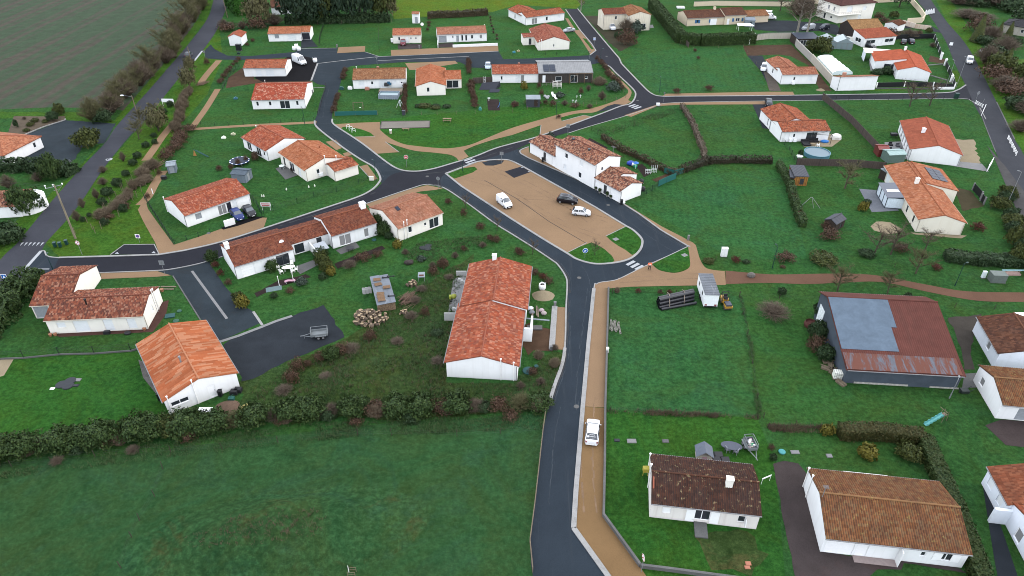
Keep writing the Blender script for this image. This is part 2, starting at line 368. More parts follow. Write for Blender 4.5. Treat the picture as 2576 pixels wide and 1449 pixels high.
sheet('grass_verge',[(985,-30),(1500,-30),(1450,22),(1300,12),(1240,30),(990,48)],.008,G_YEL)
sheet('rough_ground',[(840,870),(1000,770),(1110,690),(1190,640),(1130,900),(1120,960),(1290,965),(1390,880),(1420,900),(1380,1030),(1000,1060),(610,1030),(600,965),(700,918)],.008,G_ROUGH,noise_amp=.8)
sheet('field',[(-400,-60),(560,-60),(528,0),(490,80),(400,210),(330,280),(250,272),(130,270),(0,275),(-400,285)],.008,PLOUGH)
sheet('grass_verge',[(-300,300),(0,282),(245,282),(300,312),(165,305),(40,296),(-300,320)],.010,G_BANK,noise_amp=.7)
# verges of the country road
sheet('grass_verge',[(540,-40),(537,0),(520,50),(462,125),(370,232),(295,315),(280,312),(350,232),(440,128),(500,45),(520,-40)],.011,G_BANK,noise_amp=.3)
sheet('grass_verge',[(270,345),(205,422),(125,512),(45,610),(0,655),(-60,700),(-60,650),(0,590),(60,540),(100,512),(180,440),(250,365)],.011,G_BANK,noise_amp=.3)
sheet('grass_verge',[(552,62),(532,97),(490,152),(450,197),(355,315),(262,422),(205,507),(165,557),(112,609),(150,648),(290,642),(390,612),(362,560),(350,520),(400,440),(440,330),(520,240),(560,150)],.011,G_BANK,noise_amp=.2)
sheet('grass_verge',[(2382,55),(2439,125),(2507,257),(2552,350),(2600,420),(2640,420),(2600,300),(2500,160),(2430,60),(2380,-20),(2345,-20)],.011,G_BANK,noise_amp=.3)
sheet('grass_verge',[(2180,228),(2200,229),(2400,225),(2427,214),(2408,178),(2395,180),(2400,215),(2195,222)],.011,G_BANK)
# --- asphalt
sheet('country_road',cr([(-120,800),(0,654),(45,609.5),(125,512),(205,422),(262,362),(295,315),(370,232),(462.5,125),(520,50),(537,0),(552,-60)])+cr([(592,-60),(577,0),(552,62),(532,97),(490,152),(450,197),(355,315),(325,344),(262,422),(205,507),(165,557),(118,608),(103,632),(66,676),(60,700),(0,760),(-60,860)]),.020,A_ROAD)
sheet('road',[(62,678),(66,674),(106,628),(112,632),(120,645),(150,650),(162,650),(130,690),(100,692),(60,712),(56,700)],.026,A_OLD2)
sheet('road',[(148,649),(280,645),(400,641)]+cr([(462,631),(560,608),(700,563),(820,523),(900,496),(940,478),(960,462),(985,440),(1019,430)])+cr([(1054,431),(1094,424),(1144,409.5),(1194,394.5),(1244,374.5),(1288,362),(1358,342.5),(1503,290),(1560,268),(1583,262.5),(1595.5,250),(1598,232.5),(1580.5,212.5),(1550.5,185),(1533,167.5),(1513,159),(1483,139)])+[(1499,127.5),(1488,110),(1460.5,77.5),(1423,24),(1453,22),(1488,65),(1528,112.5),(1558,147.5)]+cr([(1563,160),(1613,212.5),(1638,235),(1663,242.5),(1720,242.5),(1932,241),(2182,237.5),(2369.5,234),(2407,227.5),(2429.5,214)])+[(2446,252),(2407,248),(2182,251),(1932,253)]+cr([(1750,256),(1688,258),(1658,263),(1583,288),(1483,318),(1400,342),(1330,362),(1290,380),(1250,392),(1201.5,407),(1169,414.5),(1121.5,437),(1108,452),(1110,468)])+cr([(1074,464.5),(1030,476),(921,513),(800,555),(655,613),(560,646),(500,664),(430,678),(380,682),(250,687),(190,688),(130,690)]),.028,A_NEW)
sheet('road',[(960,462),(956.5,447)]+cr([(953,437),(941.5,422),(904,399.5),(856.5,367),(799,322),(791.5,304),(797,290),(806.5,250),(819,217.5),(800,212),(783,202)])+[(799,160),(784,146),(758,140),(700,146),(632,151),(555,150),(517,147),(515,127),(530,112),(540,124),(572,140),(632,141),(740,131),(758,122.5),(849,121),(848,134),(919,131),(954,142.5),(1019,140),(1254,129),(1266,149),(1343,147),(1483,139),(1510,158),(1490,162),(1343,162),(1240,172),(1184,170),(1156,156),(1019,156),(884,166),(869,173),(859,200)]+cr([(852,225),(844,250),(835,295),(838,312),(851.5,322),(886.5,344.5),(919,367),(964,402),(994,422),(1019,430)])+[(990,452)],.024,A_OLD)
LANE_L=cr([(1074,464.5),(1114,472),(1169,507),(1244,562),(1288,589.5),(1338,621),(1388,654.5),(1403,666.5),(1420.5,691.5),(1426.7,714),(1424,774),(1419,894),(1395.5,969),(1379,1021)])
LANE_R=cr([(1466,1023),(1467,1006),(1480.5,859),(1494,726.5),(1500.5,715),(1513,710),(1550.5,704),(1588,686.5),(1613,674),(1680.5,644),(1730.5,620)])
EAST=[(1730.5,619.5),(1663,579.5),(1605.5,537),(1538,494.5),(1448,449.5),(1328,397)]+cr([(1310.5,387),(1308,380),(1318,374),(1330,370)])
sheet('road',[(1100,448)]+LANE_L+[(1366,1086),(1346,1266),(1333,1366),(1336,1420),(1344,1470),(1360,1600),(1640,1600),(1529,1449),(1443,1329),(1449,1233)]+LANE_R+EAST[1:]+[(1290,378),(1250,392),(1201,407),(1170,414),(1121,437)],.024,A_OLD2)
sheet('gravel_yard',[(390,680),(430,679),(480,668),(537,648),(527,662),(565,719),(605,764),(637,784),(656,812),(600,838),(547.5,861.5),(500,794),(435,694)],.020,A_MID)
sheet('gravel_yard',[(560,866),(600,846),(660,821),(720,800),(815,767.5),(868,846),(840,860),(770,890),(700,918),(660,940),(610,963),(592,925)],.020,A_DARK,noise_amp=.4)
sheet('gravel_yard',[(59,341),(162,302),(292,311),(262,360),(240,362),(205,372),(190,400),(160,415),(25,421),(-120,425),(-120,380),(60,360)],.018,A_MID,noise_amp=.4)
sheet('planting_bed',[(35,292),(100,293),(165,292),(160,304),(110,320),(57,342),(20,335)],.020,ground('bark_soil',(.19,.145,.10),.2,.6,6))
sheet('gravel_yard',[(574,196),(632,155),(640,200),(730,195),(783,205),(778,215),(640,210),(568,222)],.018,SOIL)
sheet('gravel_yard',[(733,137),(757,124),(800,161),(780,203),(720,205),(660,206),(640,196)],.022,A_BLACK)
sheet('parking_bay',[(278,641),(312,616),(388,615),(400,639)],.030,A_NEW)
sheet('gravel_yard',[(1880,140),(1918,140),(1938,180),(1960,229),(1940,230),(1915,180)],.02,A_DARK);sheet('gravel_yard',[(1868,115),(1990,112),(2040,160),(2092,228),(2062,228),(2052,205),(2035,165),(1990,142),(1960,137),(1880,141)],.014,SOIL,noise_amp=.3)
sheet('parking_bay',[(1893,263),(1932,262),(1932,325),(1918,322),(1905,290)],.022,A_DARK)
sheet('pavement',[(1918,170),(1938,168),(1965,229),(1935,228)],.024,ground('tan_gravel',(.17,.14,.115),.15,.4,8))
sheet('driveway',[(1946,1169),(1962,1162),(1975,1160),(2007,1166),(2030,1192),(2070.7,1388.6),(2240,1410),(2409,1427),(2429,1440),(2273,1418),(2264,1432),(2206,1432),(2183,1450),(2150,1560),(2020,1560),(2001,1449),(1969.6,1305)],.02,BROWNG,noise_amp=.25)
sheet('driveway',[(1880,50),(1990,52),(2105,62),(2120,82),(2110,90),(2060,78),(1960,80),(1900,75)],.02,A_DARK)
sheet('driveway',[(2240,60),(2300,62),(2335,62),(2380,85),(2350,80),(2330,70),(2270,72)],.02,A_DARK)
sheet('gravel_yard',[(2482,365),(2500,395),(2545,500),(2600,640),(2700,760),(2640,620),(2590,500),(2530,420)],.023,ground('verge_gravel',(.125,.118,.115),.2,.4,7,patch=(.07,.085,.04),amt=.3))
sheet('country_road',cr([(2290,-50),(2307,0),(2337,37.5),(2377,100),(2402,160),(2429.5,215),(2443,250),(2477,312),(2504.5,382),(2545,480),(2600,600),(2680,760)])+cr([(2740,760),(2640,540),(2576,392),(2552,350),(2507,257),(2439,125),(2382,55),(2342,0),(2310,-50)]),.021,ground('east_road',(.085,.088,.10),.18,.12,8,wear=((.12,.12,.13),(.5,.04,1),R(20),.4),bump=.5))
# --- sand pavements and paths
sheet('pavement',[(1530.5,728),(1524,966),(1523,1025),(1466,1023),(1467,1006),(1480.5,859),(1494,726.5)],.030,SAND)
sheet('pavement',[(1466,1024),(1523,1026),(1521,1166),(1518,1299),(1610,1426),(1700,1560),(1600,1560),(1529,1449),(1443,1329),(1449,1233)],.030,SANDW)
sheet('path',LANE_R[18:-1]+[(1680.5,644.5),(1640,665)]+cr([(1648,673),(1663,681.5),(1700.5,686.5),(1733,674),(1735,650),(1731,622)])+[(1731,619),(1740,608),(1750.5,617)]+cr([(1758,644),(1763,656.5),(1775.5,674),(1800,680),(1823,682)])+[(1826,717),(1713,719),(1588,721.5),(1530.5,726),(1494,729)],.031,SAND)
sheet('path',cr([(1825,681),(1932,690),(2000,690),(2082,688.5),(2150,689),(2219.5,695),(2332,716.5),(2432,733),(2576,736),(2680,738)])+cr([(2680,764),(2576,760),(2457,756.5),(2332,734),(2219.5,710),(2120,711),(2032,715),(1932,712),(1825,715)]),.027,REDP)
sheet('pavement',EAST+[(1332,384),(1398,419),(1500,471),(1563,507),(1613,538),(1665,570),(1713,594.5),(1745.5,612),(1738,622)],.030,SAND)
CARPARK=[(1121,437)]+cr([(1161.5,469.5),(1219,507),(1288,552),(1363,599.5),(1425.5,637),(1450.5,652),(1483,662),(1513,664.5),(1558,659.5),(1588,649.5),(1608,632),(1615.5,614.5),(1613,599.5),(1593,579.5),(1575.5,569.5)])+[(1498,522),(1423,479.5),(1338,432)]+cr([(1313,418),(1288,406),(1269,402),(1235,403),(1201.5,407)])
sheet('car_park',CARPARK,.032,SAND)
isl=lambda P:sheet('grass_island',P,.040,G_LUSH,noise_amp=.12)
isl([(1123,438),(1160,424),(1194,419.5),(1201,426),(1190,434),(1144,449.5)])
isl(cr([(1425.5,636),(1450.5,651),(1483,661),(1513,663.5),(1540,661.5)])+cr([(1546.7,655),(1535,640),(1513,622),(1488,610)])+[(1455,622)])
isl([(1524,594.5),(1550,580),(1574,570)]+cr([(1593,580.5),(1612,600),(1614.5,614.5),(1607,631),(1591,642)])+cr([(1575,630),(1545,612)]))
isl([(1641,664),(1680,645),(1730.5,622)]+cr([(1735,650),(1733,673),(1700.5,686),(1663,681)]))
sheet('parking_bay',[(1269,432),(1312,419),(1335,433),(1293,448)],.038,A_NEW)
# left footpaths
sheet('path',cr([(347,528),(358,510),(366,503)])+cr([(372,525),(395,558),(437.5,616)])+[(500,596),(560,574.5),(644,547),(672,548),(664,572),(560,606),(462,629),(401,639)]+cr([(390,609.5),(362,559.5),(347,528)]),.030,SAND)
def fpath(P,w): ribbon('path',cr(P),w,0,.028,SAND)
fpath([(551,152),(520,188),(503,212)],2.0);fpath([(548,224),(520,270),(480,326)],1.7);fpath([(484,325),(560,320),(644,315),(796,308)],1.5);fpath([(440,306),(410,342),(385,378),(366,404)],1.9);fpath([(412,430),(390,462),(372,495),(352,516)],1.9)
# the little park
sheet('path',[(836,312),(844,312.5),(900,309),(956,307)]+cr([(956.5,327.5),(981.5,347.5),(1014,362),(1044,367),(1094,372),(1131.5,373),(1181.5,364.5),(1231.5,344.5),(1288,322),(1363,300),(1428,282.5),(1488,272.5),(1538,257.5),(1570.5,242.5),(1580.5,230),(1570.5,217.5),(1538,190),(1516,166)])+cr([(1523,163),(1550,190),(1585.5,225),(1587,240),(1580,252)])+cr([(1588,256),(1570.5,265)])+cr([(1530,266),(1495.5,282.5),(1450,286),(1410.5,296)])+[(1413,305),(1469,290),(1488,294),(1503,290),(1358,342.5),(1360.5,315)]+cr([(1288,340),(1240,352),(1194,367),(1166.5,379.5)])+[(1179,394.5),(1154,405)]+cr([(1148,397),(1131.5,389.5),(1094,384.5),(1044,379.5),(1006.5,369.5),(969,357)])+[(1004,383),(946.5,387),(886.5,344.5),(851.5,322)],.030,SAND)
isl(cr([(858,323),(869,319),(906.5,325),(930,334),(941.5,342.5)])+[(886,344.5)])
sheet('petanque_court',[(960,306),(1081.5,304.5),(1080,321),(956.5,324)],.042,SANDG)
for a,b in (((960,306),(1081.5,304.5)),((1081.5,304.5),(1080,321)),((1080,321),(956.5,324)),((956.5,324),(960,306))): ribbon('border',[a,b],.18,0,.12,wood('sleeper',(.12,.10,.09)))
sheet('planting_bed',[(1500,284),(1530,266),(1545,262),(1570,264),(1540,274)],.036,A_DARK,noise_amp=.2);sheet('planting_bed',[(1212,409),(1235,403),(1268,404),(1262,412),(1240,417),(1222,417)],.040,A_DARK,noise_amp=.2)
# upper streets
sheet('pavement',[(1570,290.5),(1663,260),(1750,257),(1932,255),(1932,262.5),(1713,263.5),(1653,267),(1588,294)],.031,SAND);sheet('pavement',[(1663,243),(1676,236),(1800,233.5),(1932,231),(1994.5,231),(1999,239.5),(1932,240.5),(1720,242)],.031,SAND)
sheet('pavement',[(1421,45),(1436,48),(1461,78),(1499,127.5),(1486,138),(1460,97),(1432,64)],.031,SAND)
isl([(1424,38),(1436,45),(1457,76),(1448,76)]);isl([(1465,96),(1475,98),(1494,124),(1488,124)])
sheet('parking_bay',[(851.5,119),(919,116),(918,130),(848,134)],.030,SAND);sheet('pavement',[(983,126),(1069,122.5),(1139,119.5),(1253,115),(1254,129),(1019,139),(984,140.5)],.030,SAND);sheet('driveway',[(1000,112),(1060,110),(1062,122),(1002,124)],.020,BROWNG);sheet('driveway',[(1102,110),(1140,108),(1142,119),(1104,120)],.020,BROWNG);sheet('driveway',[(758,101),(783,98),(800,118),(758,121)],.020,A_DARK)
sheet('parking_bay',[(1019,159),(1090,156),(1145,153),(1152,160),(1050,176),(1030,176)],.030,SAND)
sheet('driveway',[(904,419),(924,414),(950,450),(936,454)],.030,SAND);sheet('driveway',[(819,357),(844,352),(864,371),(846,378)],.030,SAND);sheet('driveway',[(862,386),(878,382),(886,390),(868,394)],.030,SAND)
sheet('driveway',[(1395.5,771.5),(1424,774),(1419,880),(1388,879)],.030,SAND)
sheet('pavement',[(921.5,514),(1030,477),(1074,466),(1114,474),(1095,478),(1056.5,482),(1000,499),(931.5,523)],.030,SAND);sheet('pavement',[(252.5,688),(387.5,680),(430,693),(395,696.5),(255,702)],.030,SAND)
sheet('driveway',[(556,574),(590,560),(640,545),(668,545),(600,568),(562,578)],.034,A_BLACK)
# garden patches
sheet('patio',[(693,424),(716,416),(752,440),(718,452)],.03,CONCD);sheet('patio',[(845,630),(893,607),(905,622),(858,640)],.03,CONCD)
sheet('patio',[(740,672),(800,650),(806,664),(755,690)],.03,CONCD)
sheet('vegetable_bed',[(840,664),(960,618),(970,626),(850,676)],.02,SOILD,noise_amp=.2);sheet('vegetable_bed',[(640,738),(700,706),(770,690),(782,697),(700,722),(646,748)],.02,SOILD,noise_amp=.2)
sheet('patio',[(1140,702),(1168,692),(1172,720),(1160,770),(1128,785)],.03,CONC)
sheet('bare_soil',[(1290,845),(1330,812),(1392,830),(1390,880),(1330,890)],.018,SOIL,noise_amp=.8)
sheet('patio',[(2161,475),(2207,479),(2262,530),(2193,534)],.03,PAVE);sheet('patio',[(2225,358),(2285,355),(2292,402),(2230,395)],.028,CONC);sheet('patio',[(2016,360),(2080,333),(2116,352),(2093,369),(2022,369)],.028,SANDP)
sheet('bare_soil',[(2395,348),(2450,352),(2470,430),(2440,418),(2405,400)],.018,SANDP,noise_amp=.8);sheet('driveway',[(2399,405),(2470,412),(2488,432),(2398,418)],.022,CONC)
sheet('bare_soil',[(2192,570),(2205,556),(2240,559),(2266,575),(2262,586),(2230,589),(2198,580)],.02,SANDP,noise_amp=.4);sheet('bare_soil',[(2400,470),(2440,480),(2475,520),(2420,530)],.016,ground('mossy_soil',(.105,.085,.045),.2,.4,6,patch=(.05,.08,.025),amt=.4),noise_amp=.8)
sheet('bare_soil',[(1740,1345),(1880,1330),(1930,1400),(1880,1449),(1800,1430)],.016,grass('thin_grass',(.034,.070,.024),(.055,.095,.03),(.14,.12,.06),.95),noise_amp=1.)
sheet('gravel_yard',[(2384,800),(2470,790),(2460,815),(2440,870),(2450,930),(2425,930),(2415,860)],.016,ground('farm_track',(.10,.085,.07),.2,.4,6,patch=(.05,.08,.03),amt=.4),noise_amp=.5);sheet('driveway',[(2426,940),(2460,938),(2456,975),(2420,976)],.02,CONCD);sheet('patio',[(2478,1070),(2520,1055),(2576,1060),(2620,1070),(2620,1130),(2530,1120)],.02,ground('terrace_wood',(.10,.075,.07),.15,.5,5))
sheet('bare_soil',[(2470,1210),(2480,1212),(2560,1449),(2600,1560),(2530,1560),(2500,1400)],.018,A_DARK)
sheet('bare_soil',[(118,835),(370,825),(408,760),(425,755),(418,790),(385,835),(150,848)],.018,ground('red_gravel',(.15,.075,.06),.2,.4,7));sheet('bare_soil',[(0,905),(35,903),(10,945),(-40,960)],.02,SANDP)
sheet('bare_soil',[(348,905),(372,915),(425,1010),(400,1000),(360,950)],.02,ground('pebbles',(.24,.22,.20),.3,1.,5))
sheet('vegetable_bed',[(1225,250),(1255,250),(1258,278),(1228,278)],.02,SOILD)
sheet('vegetable_bed',[(1484,347),(1530,372),(1520,376),(1478,352)],.02,SOILD);sheet('vegetable_bed',[(1640,452),(1680,436),(1690,444),(1650,458)],.02,SOIL);sheet('patio',[(1600,418),(1615,412),(1640,436),(1620,446)],.02,SOILD)
sheet('gravel_yard',[(1465,40),(1530,40),(1560,75),(1600,110),(1560,130),(1530,105),(1490,60)],.014,ground('muddy_grass',(.085,.075,.045),.2,.3,6,patch=(.045,.085,.03),amt=.4),noise_amp=.6);sheet('patio',[(1610,66),(1642,62),(1645,70),(1615,73)],.026,CONC)
sheet('bare_soil',[(2290,585),(2302,590),(2418,600),(2432,593),(2420,592)],.02,SANDP)
sheet('patio',[(2186,155),(2210,152),(2226,172),(2190,178)],.026,CONC);sheet('driveway',[(2340,140),(2380,150),(2372,160),(2335,155)],.02,SOIL)
# --- kerbs
kerb([(148,648.5),(280,645),(400,641)]+cr([(462,631),(560,608),(700,563),(820,523),(900,496),(935,478),(953,460),(956.5,447),(941.5,422),(904,399.5),(856.5,367),(799,322),(791.5,304)]),.42)
kerb(cr([(836,300),(837,310),(851.5,322),(886.5,344.5),(919,367),(964,402),(994,422),(1019,430),(1054,431),(1094,424),(1144,409.5),(1194,394.5),(1244,374.5),(1288,362),(1358,342.5),(1503,290),(1560,268),(1583,262.5),(1595.5,250),(1598,232.5),(1580.5,212.5),(1550.5,185),(1533,167.5),(1513,159)]),.42)
kerb([(1484,139),(1499,127.5),(1488,110),(1460.5,77.5),(1423,24)],.35);kerb([(1453,22),(1488,65),(1528,112.5),(1558,147.5)]+cr([(1563,160),(1613,212.5),(1638,235),(1663,242.5),(1720,242.5),(1932,241),(2182,237.5),(2369.5,234),(2407,227.5),(2429.5,214)]),.42)
kerb(cr([(2480,300),(2462,268),(2443,254),(2407,248),(2182,251),(1932,254),(1750,257),(1688,259),(1658,264),(1583,289),(1483,318),(1430,335)]),.2,.06)
kerb(LANE_L,.25);kerb(LANE_L[-14:],.5,.13);kerb([(1443,1329),(1449,1233),(1466,1023),(1480.5,859),(1494,726.5)],.6,.13);kerb([(1640,1610),(1529,1449),(1443,1329)],.6,.13);kerb(LANE_R[18:],.18,.05)
kerb(CARPARK+[CARPARK[0]],.42);kerb([(1736,621)]+EAST,.28)
kerb(cr([(1112,471),(1074,464.5),(1030,476),(921,513),(850,538)]),.2);kerb(cr([(560,646),(500,664),(430,678),(380,682),(250,687)]),.2);kerb(cr([(103,632),(112,632),(120,645),(150,649)]),.25,.1)
kerb([(799,160),(783,203)],.5,.1);kerb([(799,160),(884,150),(954,142.5),(1019,140),(1254,129)],.3,.05);kerb([(950,153),(1180,142)],.25,.05);kerb([(758,122.5),(849,121)],.2,.06);kerb([(919,131),(954,142.5)],.2,.06);kerb([(783,221),(818,220)],.2,.05)
kerb([(278,641),(312,616),(388,615),(400,639)],.18,.08);kerb([(1425,637),(1455,622),(1476,611)],.15,.06);kerb([(1524,594.5),(1574,570)],.15,.06);kerb([(1123,438),(1160,424),(1201,408)],.15,.06);kerb([(1395.5,771.5),(1388,879)],.9,.15);kerb([(887,345),(944,344.5)],.15,.06);kerb([(969,357),(1004,383)],.15,.06)
kerb([(904,419),(936,454)],.15,.06);kerb([(1358,342.5),(1361,315)],.15,.06);kerb([(1413,305),(1469,290),(1488,294)],.15,.06);kerb(cr([(57,342),(110,320),(160,304),(164,300)]),.25,.2)
kerb([(547,862),(600,845),(660,822),(695,808),(735,795)],.55,.05,mat=CONC);kerb([(483,682),(571,802)],.42,.04,mat=CONC);kerb([(637,784),(660,818)],.4,.05);kerb([(435,694),(505,806)],.2,.06,mat=CONCD);kerb([(2443,254),(2462,268),(2477,312),(2504.5,382)],.2,.06,mat=CONCD);kerb([(2507,257),(2552,350)],.3,.06,mat=CONCD)
ribbon('drain_channel',[(1219,454),(1300,500),(1382,558),(1474,612)],.12,0,.037,A_DARK);ribbon('drain_channel',[(1312,428),(1420,485),(1470,516)],.06,0,.037,SANDW)
# --- painted markings
def bars(P,w,L,mat=LINE,z=.036):
 for a,b in P: ribbon('road_marking',[a,b],w,0,z,mat)
bars([((1577,667),(1596,657)),((1588,673),(1607,663)),((1599,678.5),(1618,668.5))],.62,0)
bars([((1167,405),(1187,398.5)),((1172,410),(1195,402)),((1177,414),(1200,407))],.62,0)
bars([((1582,268),(1598,263)),((1589,271),(1606,265.5)),((1596,274),(1613,268.5))],.62,0)
ribbon('road_marking',[(63,676.5),(104,631)],.6,0,.034,LINE);ribbon('road_marking',[(62,677),(124,677)],.25,0,.034,LINE);ribbon('road_marking',[(489,153),(509,128)],.6,0,.034,LINE)
for i in range(6):
 x=52+i*10.2;sheet('road_marking',[(x+3,610.5),(x+9,610.3),(x-2,619.5)],.034,LINE)
for x in(0,12): sheet('road_marking',[(x-3,731),(x+8,718),(x+6,731)],.034,LINE)
def disc(name,uv,r,z,mat,n=14,kind='structure'):
 c=g(*uv);return sheet(name,[(c.x+r*math.cos(2*PI*i/n),c.y+r*math.sin(2*PI*i/n),0) for i in range(n)],z,mat,kind,True)
disc('road_marking',(274.5,401),.75,.034,LINE);disc('road_marking',(273.5,400.5),.45,.038,A_ROAD);ribbon('road_marking',[(271,403.5),(278,399)],.22,0,.041,LINE)
for uv in((1075,444),(1604+0,253),(1526,142),(1450,1023),(1457,699),(1386,348),(1530,516),(525,1760/3)): disc('manhole_cover',uv,.38,.040,CONCD)
for uv in((290,638),(382,636)): ribbon('road_marking',[(uv[0],uv[1]),(uv[0]+7,uv[1]-1)],.25,0,.036,LINE);ribbon('road_marking',[(uv[0]+4,uv[1]-3),(uv[0]+8,uv[1]+1)],.2,0,.037,LINE)
for uv in((1314,421),(1331,431)): ribbon('road_marking',[(uv[0]-3,uv[1]+1),(uv[0]+3,uv[1])],.25,0,.042,LINE)
for uv in ((1549,602),(1722,642)):
 c=g(*uv);ribbon('drain_cover',[(uv[0]-5,uv[1]+2),(uv[0]+5,uv[1]-2)],.9,0,.048,CONC)
ribbon('track',cr([(380,1420),(405,1390),(469,1326),(562,1285),(637,1266),(731,1262),(825,1273),(900,1311),(960,1370)]),.42,0,.02,ground('trodden_grass',(.030,.095,.042)))
for i,(P,o) in enumerate([(LANE_L,.7),(LANE_L,3.9),(EAST,.8),(EAST,3.6),(EAST,1.2),(CARPARK[1:16],-.6),([(956,447),(941.5,422),(904,399.5),(856.5,367),(799,322)],-.8),([(964,402),(919,367),(886.5,344.5),(851.5,322)],.6),([(800,296),(806,252),(819,218)],-1.3),([(1380,1020),(1366,1086),(1346,1266)],1.6),([(1466,1023),(1480,859),(1494,727)],1.1)]): streaks(P,o,WEAR,.0275,i)
for i,(P,o) in enumerate([(LANE_L,.35),(EAST,.3),([(1060,436),(1120,430),(1194,400),(1288,368)],-.5),([(700,566),(820,527),(940,482)],-.6),([(1583,290),(1688,262),(1932,256)],.5),([(1590,215),(1556,180)],.8)]): streaks(P,o,DUST,.0305,40+i,w=.3,lo=6,hi=20,gap=3)
TYM=ground('tyre_mark',(.40,.255,.155),.2,.3,8)
for i,P in enumerate([[(1160,450),(1260,480),(1400,560),(1500,600)],[(1230,425),(1330,470),(1440,530),(1530,560)],[(1300,500),(1400,510),(1480,560)],[(1500,1290),(1490,1150),(1496,1000)],[(1560,712),(1700,702),(1800,700)]]): streaks(cr(P),.0,TYM,.0335,70+i,w=.22,lo=3,hi=9,gap=2);streaks(cr(P),1.4,TYM,.0335,80+i,w=.22,lo=3,hi=9,gap=2)
# ---------------- houses ----------------
WHITE=stucco('white_render',(.79,.79,.78),amt=.22,stain=(.46,.45,.42));WHITE2=stucco('weathered_white_render',(.76,.77,.77),amt=.25,stain=(.45,.43,.40));CREAM=stucco('cream_render',(.78,.745,.67),amt=.12)
BEIGE=stucco('beige_render',(.62,.52,.38),amt=.2);DIRTYC=stucco('stained_cream_render',(.66,.60,.48),amt=.55,stain=(.28,.25,.20));TIRED=stucco('tired_render',(.70,.66,.62),amt=.6,stain=(.42,.37,.34));SANDST=stucco('pale_stone',(.72,.67,.56),amt=.25,stain=(.5,.42,.30))
BLUEW=stucco('cool_white_render',(.72,.76,.82),amt=.15);GREYB=stucco('grey_blockwork',(.34,.34,.33),amt=.3);OLDW=stucco('old_wall',(.42,.38,.32),amt=.6,stain=(.2,.18,.14))
T_MOTT=tiles('mottled_tiles',[(.30,.10,.062),(.42,.17,.105),(.17,.07,.052),(.36,.13,.08),(.50,.27,.19),(.23,.085,.06)],amt=.3)
T_PATT=tiles('patterned_tiles',[(.52,.165,.07),(.58,.21,.10),(.50,.155,.065),(.62,.28,.16),(.52,.17,.075),(.62,.29,.165)],amt=.08,diag=(.75,3.))
T_RED=tiles('red_tiles',[(.48,.135,.07),(.56,.19,.11),(.38,.11,.07),(.62,.28,.19),(.46,.12,.065),(.42,.15,.10)],amt=.15)
T_ORG=tiles('orange_tiles',[(.50,.165,.085),(.55,.20,.11),(.44,.13,.07),(.58,.25,.16),(.30,.11,.07)],amt=.15)
T_PINK=tiles('pinkish_tiles',[(.52,.25,.165),(.46,.20,.13),(.57,.30,.21),(.48,.235,.15)],amt=.12)
T_SALM=tiles('salmon_tiles',[(.56,.24,.13),(.50,.19,.095),(.60,.28,.17),(.46,.17,.09)],amt=.12)
T_OLDR=tiles('old_red_tiles',[(.27,.085,.05),(.32,.11,.06),(.21,.07,.045),(.36,.14,.085)],amt=.35,groove_shade=.35)
T_SEMI=tiles('dappled_tiles',[(.54,.30,.21),(.36,.15,.10),(.17,.095,.08),(.58,.36,.26),(.44,.20,.13),(.24,.11,.085)],amt=.12)
T_TAN=tiles('tan_tiles',[(.42,.22,.115),(.36,.175,.09),(.48,.28,.165),(.32,.15,.08)],amt=.15)
T_DARK=tiles('dark_lichened_tiles',[(.085,.042,.032),(.11,.05,.036),(.07,.036,.03),(.13,.06,.04)],amt=.5,lich=((.38,.30,.16),.42),groove_shade=.6)
T_BRN=tiles('brown_striped_tiles',[(.33,.15,.065),(.38,.175,.08),(.27,.12,.055),(.36,.21,.105)],amt=.4,lich=((.30,.24,.08),.3),groove_shade=.6)
T_BRN2=tiles('brown_tiles',[(.17,.075,.045),(.21,.095,.055),(.14,.06,.04),(.25,.12,.075)],amt=.4,groove_shade=.5)
T_FLAT=tiles('flat_orange_red_tiles',[(.55,.14,.07),(.53,.13,.065),(.57,.15,.075)],amt=.05);T_FLAT2=tiles('flat_brick_red_tiles',[(.43,.13,.075),(.41,.12,.07),(.45,.14,.08)],amt=.08);T_SLATE=tiles('slates',[(.055,.06,.072),(.065,.07,.085),(.05,.055,.065)],amt=.2);T_MAUVE=tiles('maroon_tiles',[(.12,.055,.05),(.14,.065,.058),(.11,.05,.047)],amt=.2)
T_STRAW=tiles('tan_shingles',[(.40,.24,.11),(.46,.28,.135),(.36,.21,.095)],amt=.15)
SHEETG=metal('grey_sheet_metal',(.40,.40,.40),.5);PANEL=NT('solar_glass').out((.012,.017,.03),.4,.15);GLASS=NT('window_glass').out((.022,.026,.032),.08,.6);GLASS2=NT('curtained_glass').out((.20,.20,.20),.12,.5)
FRW=plain((.80,.80,.80),.4,var=.03);FRG=plain((.10,.11,.125),.4);DGREY=plain((.055,.06,.07),.45);SHUT=plain((.70,.72,.73),.5,var=.03);LGREY=plain((.42,.45,.48),.5);BLUESH=plain((.05,.19,.42),.5);BROWND=plain((.05,.03,.022),.6);ZINC=metal('zinc',(.42,.42,.43),.5);PVCW=plain((.78,.77,.74),.4,var=.05);SANDPIPE=plain((.60,.54,.44),.5)
GAR_D=plain((.028,.03,.045),.5)
KIND={'W':('window',FRW,GLASS,1),'G':('window',FRG,GLASS,1),'B':('sliding_door',FRW,GLASS,2),'BG':('sliding_door',FRG,GLASS,2),'C':('window',FRW,GLASS2,1),'BC':('sliding_door',FRW,GLASS2,2),'W2':('window',FRW,GLASS,2)}
SOLID={'D':('door',DGREY),'d':('door',FRW),'S':('roller_shutter',SHUT),'g':('roller_shutter',LGREY),'s':('roller_shutter',FRW),'GW':('garage_door',FRW),'GD':('garage_door',GAR_D),'GG':('garage_door',LGREY),'N':('door',BROWND)}
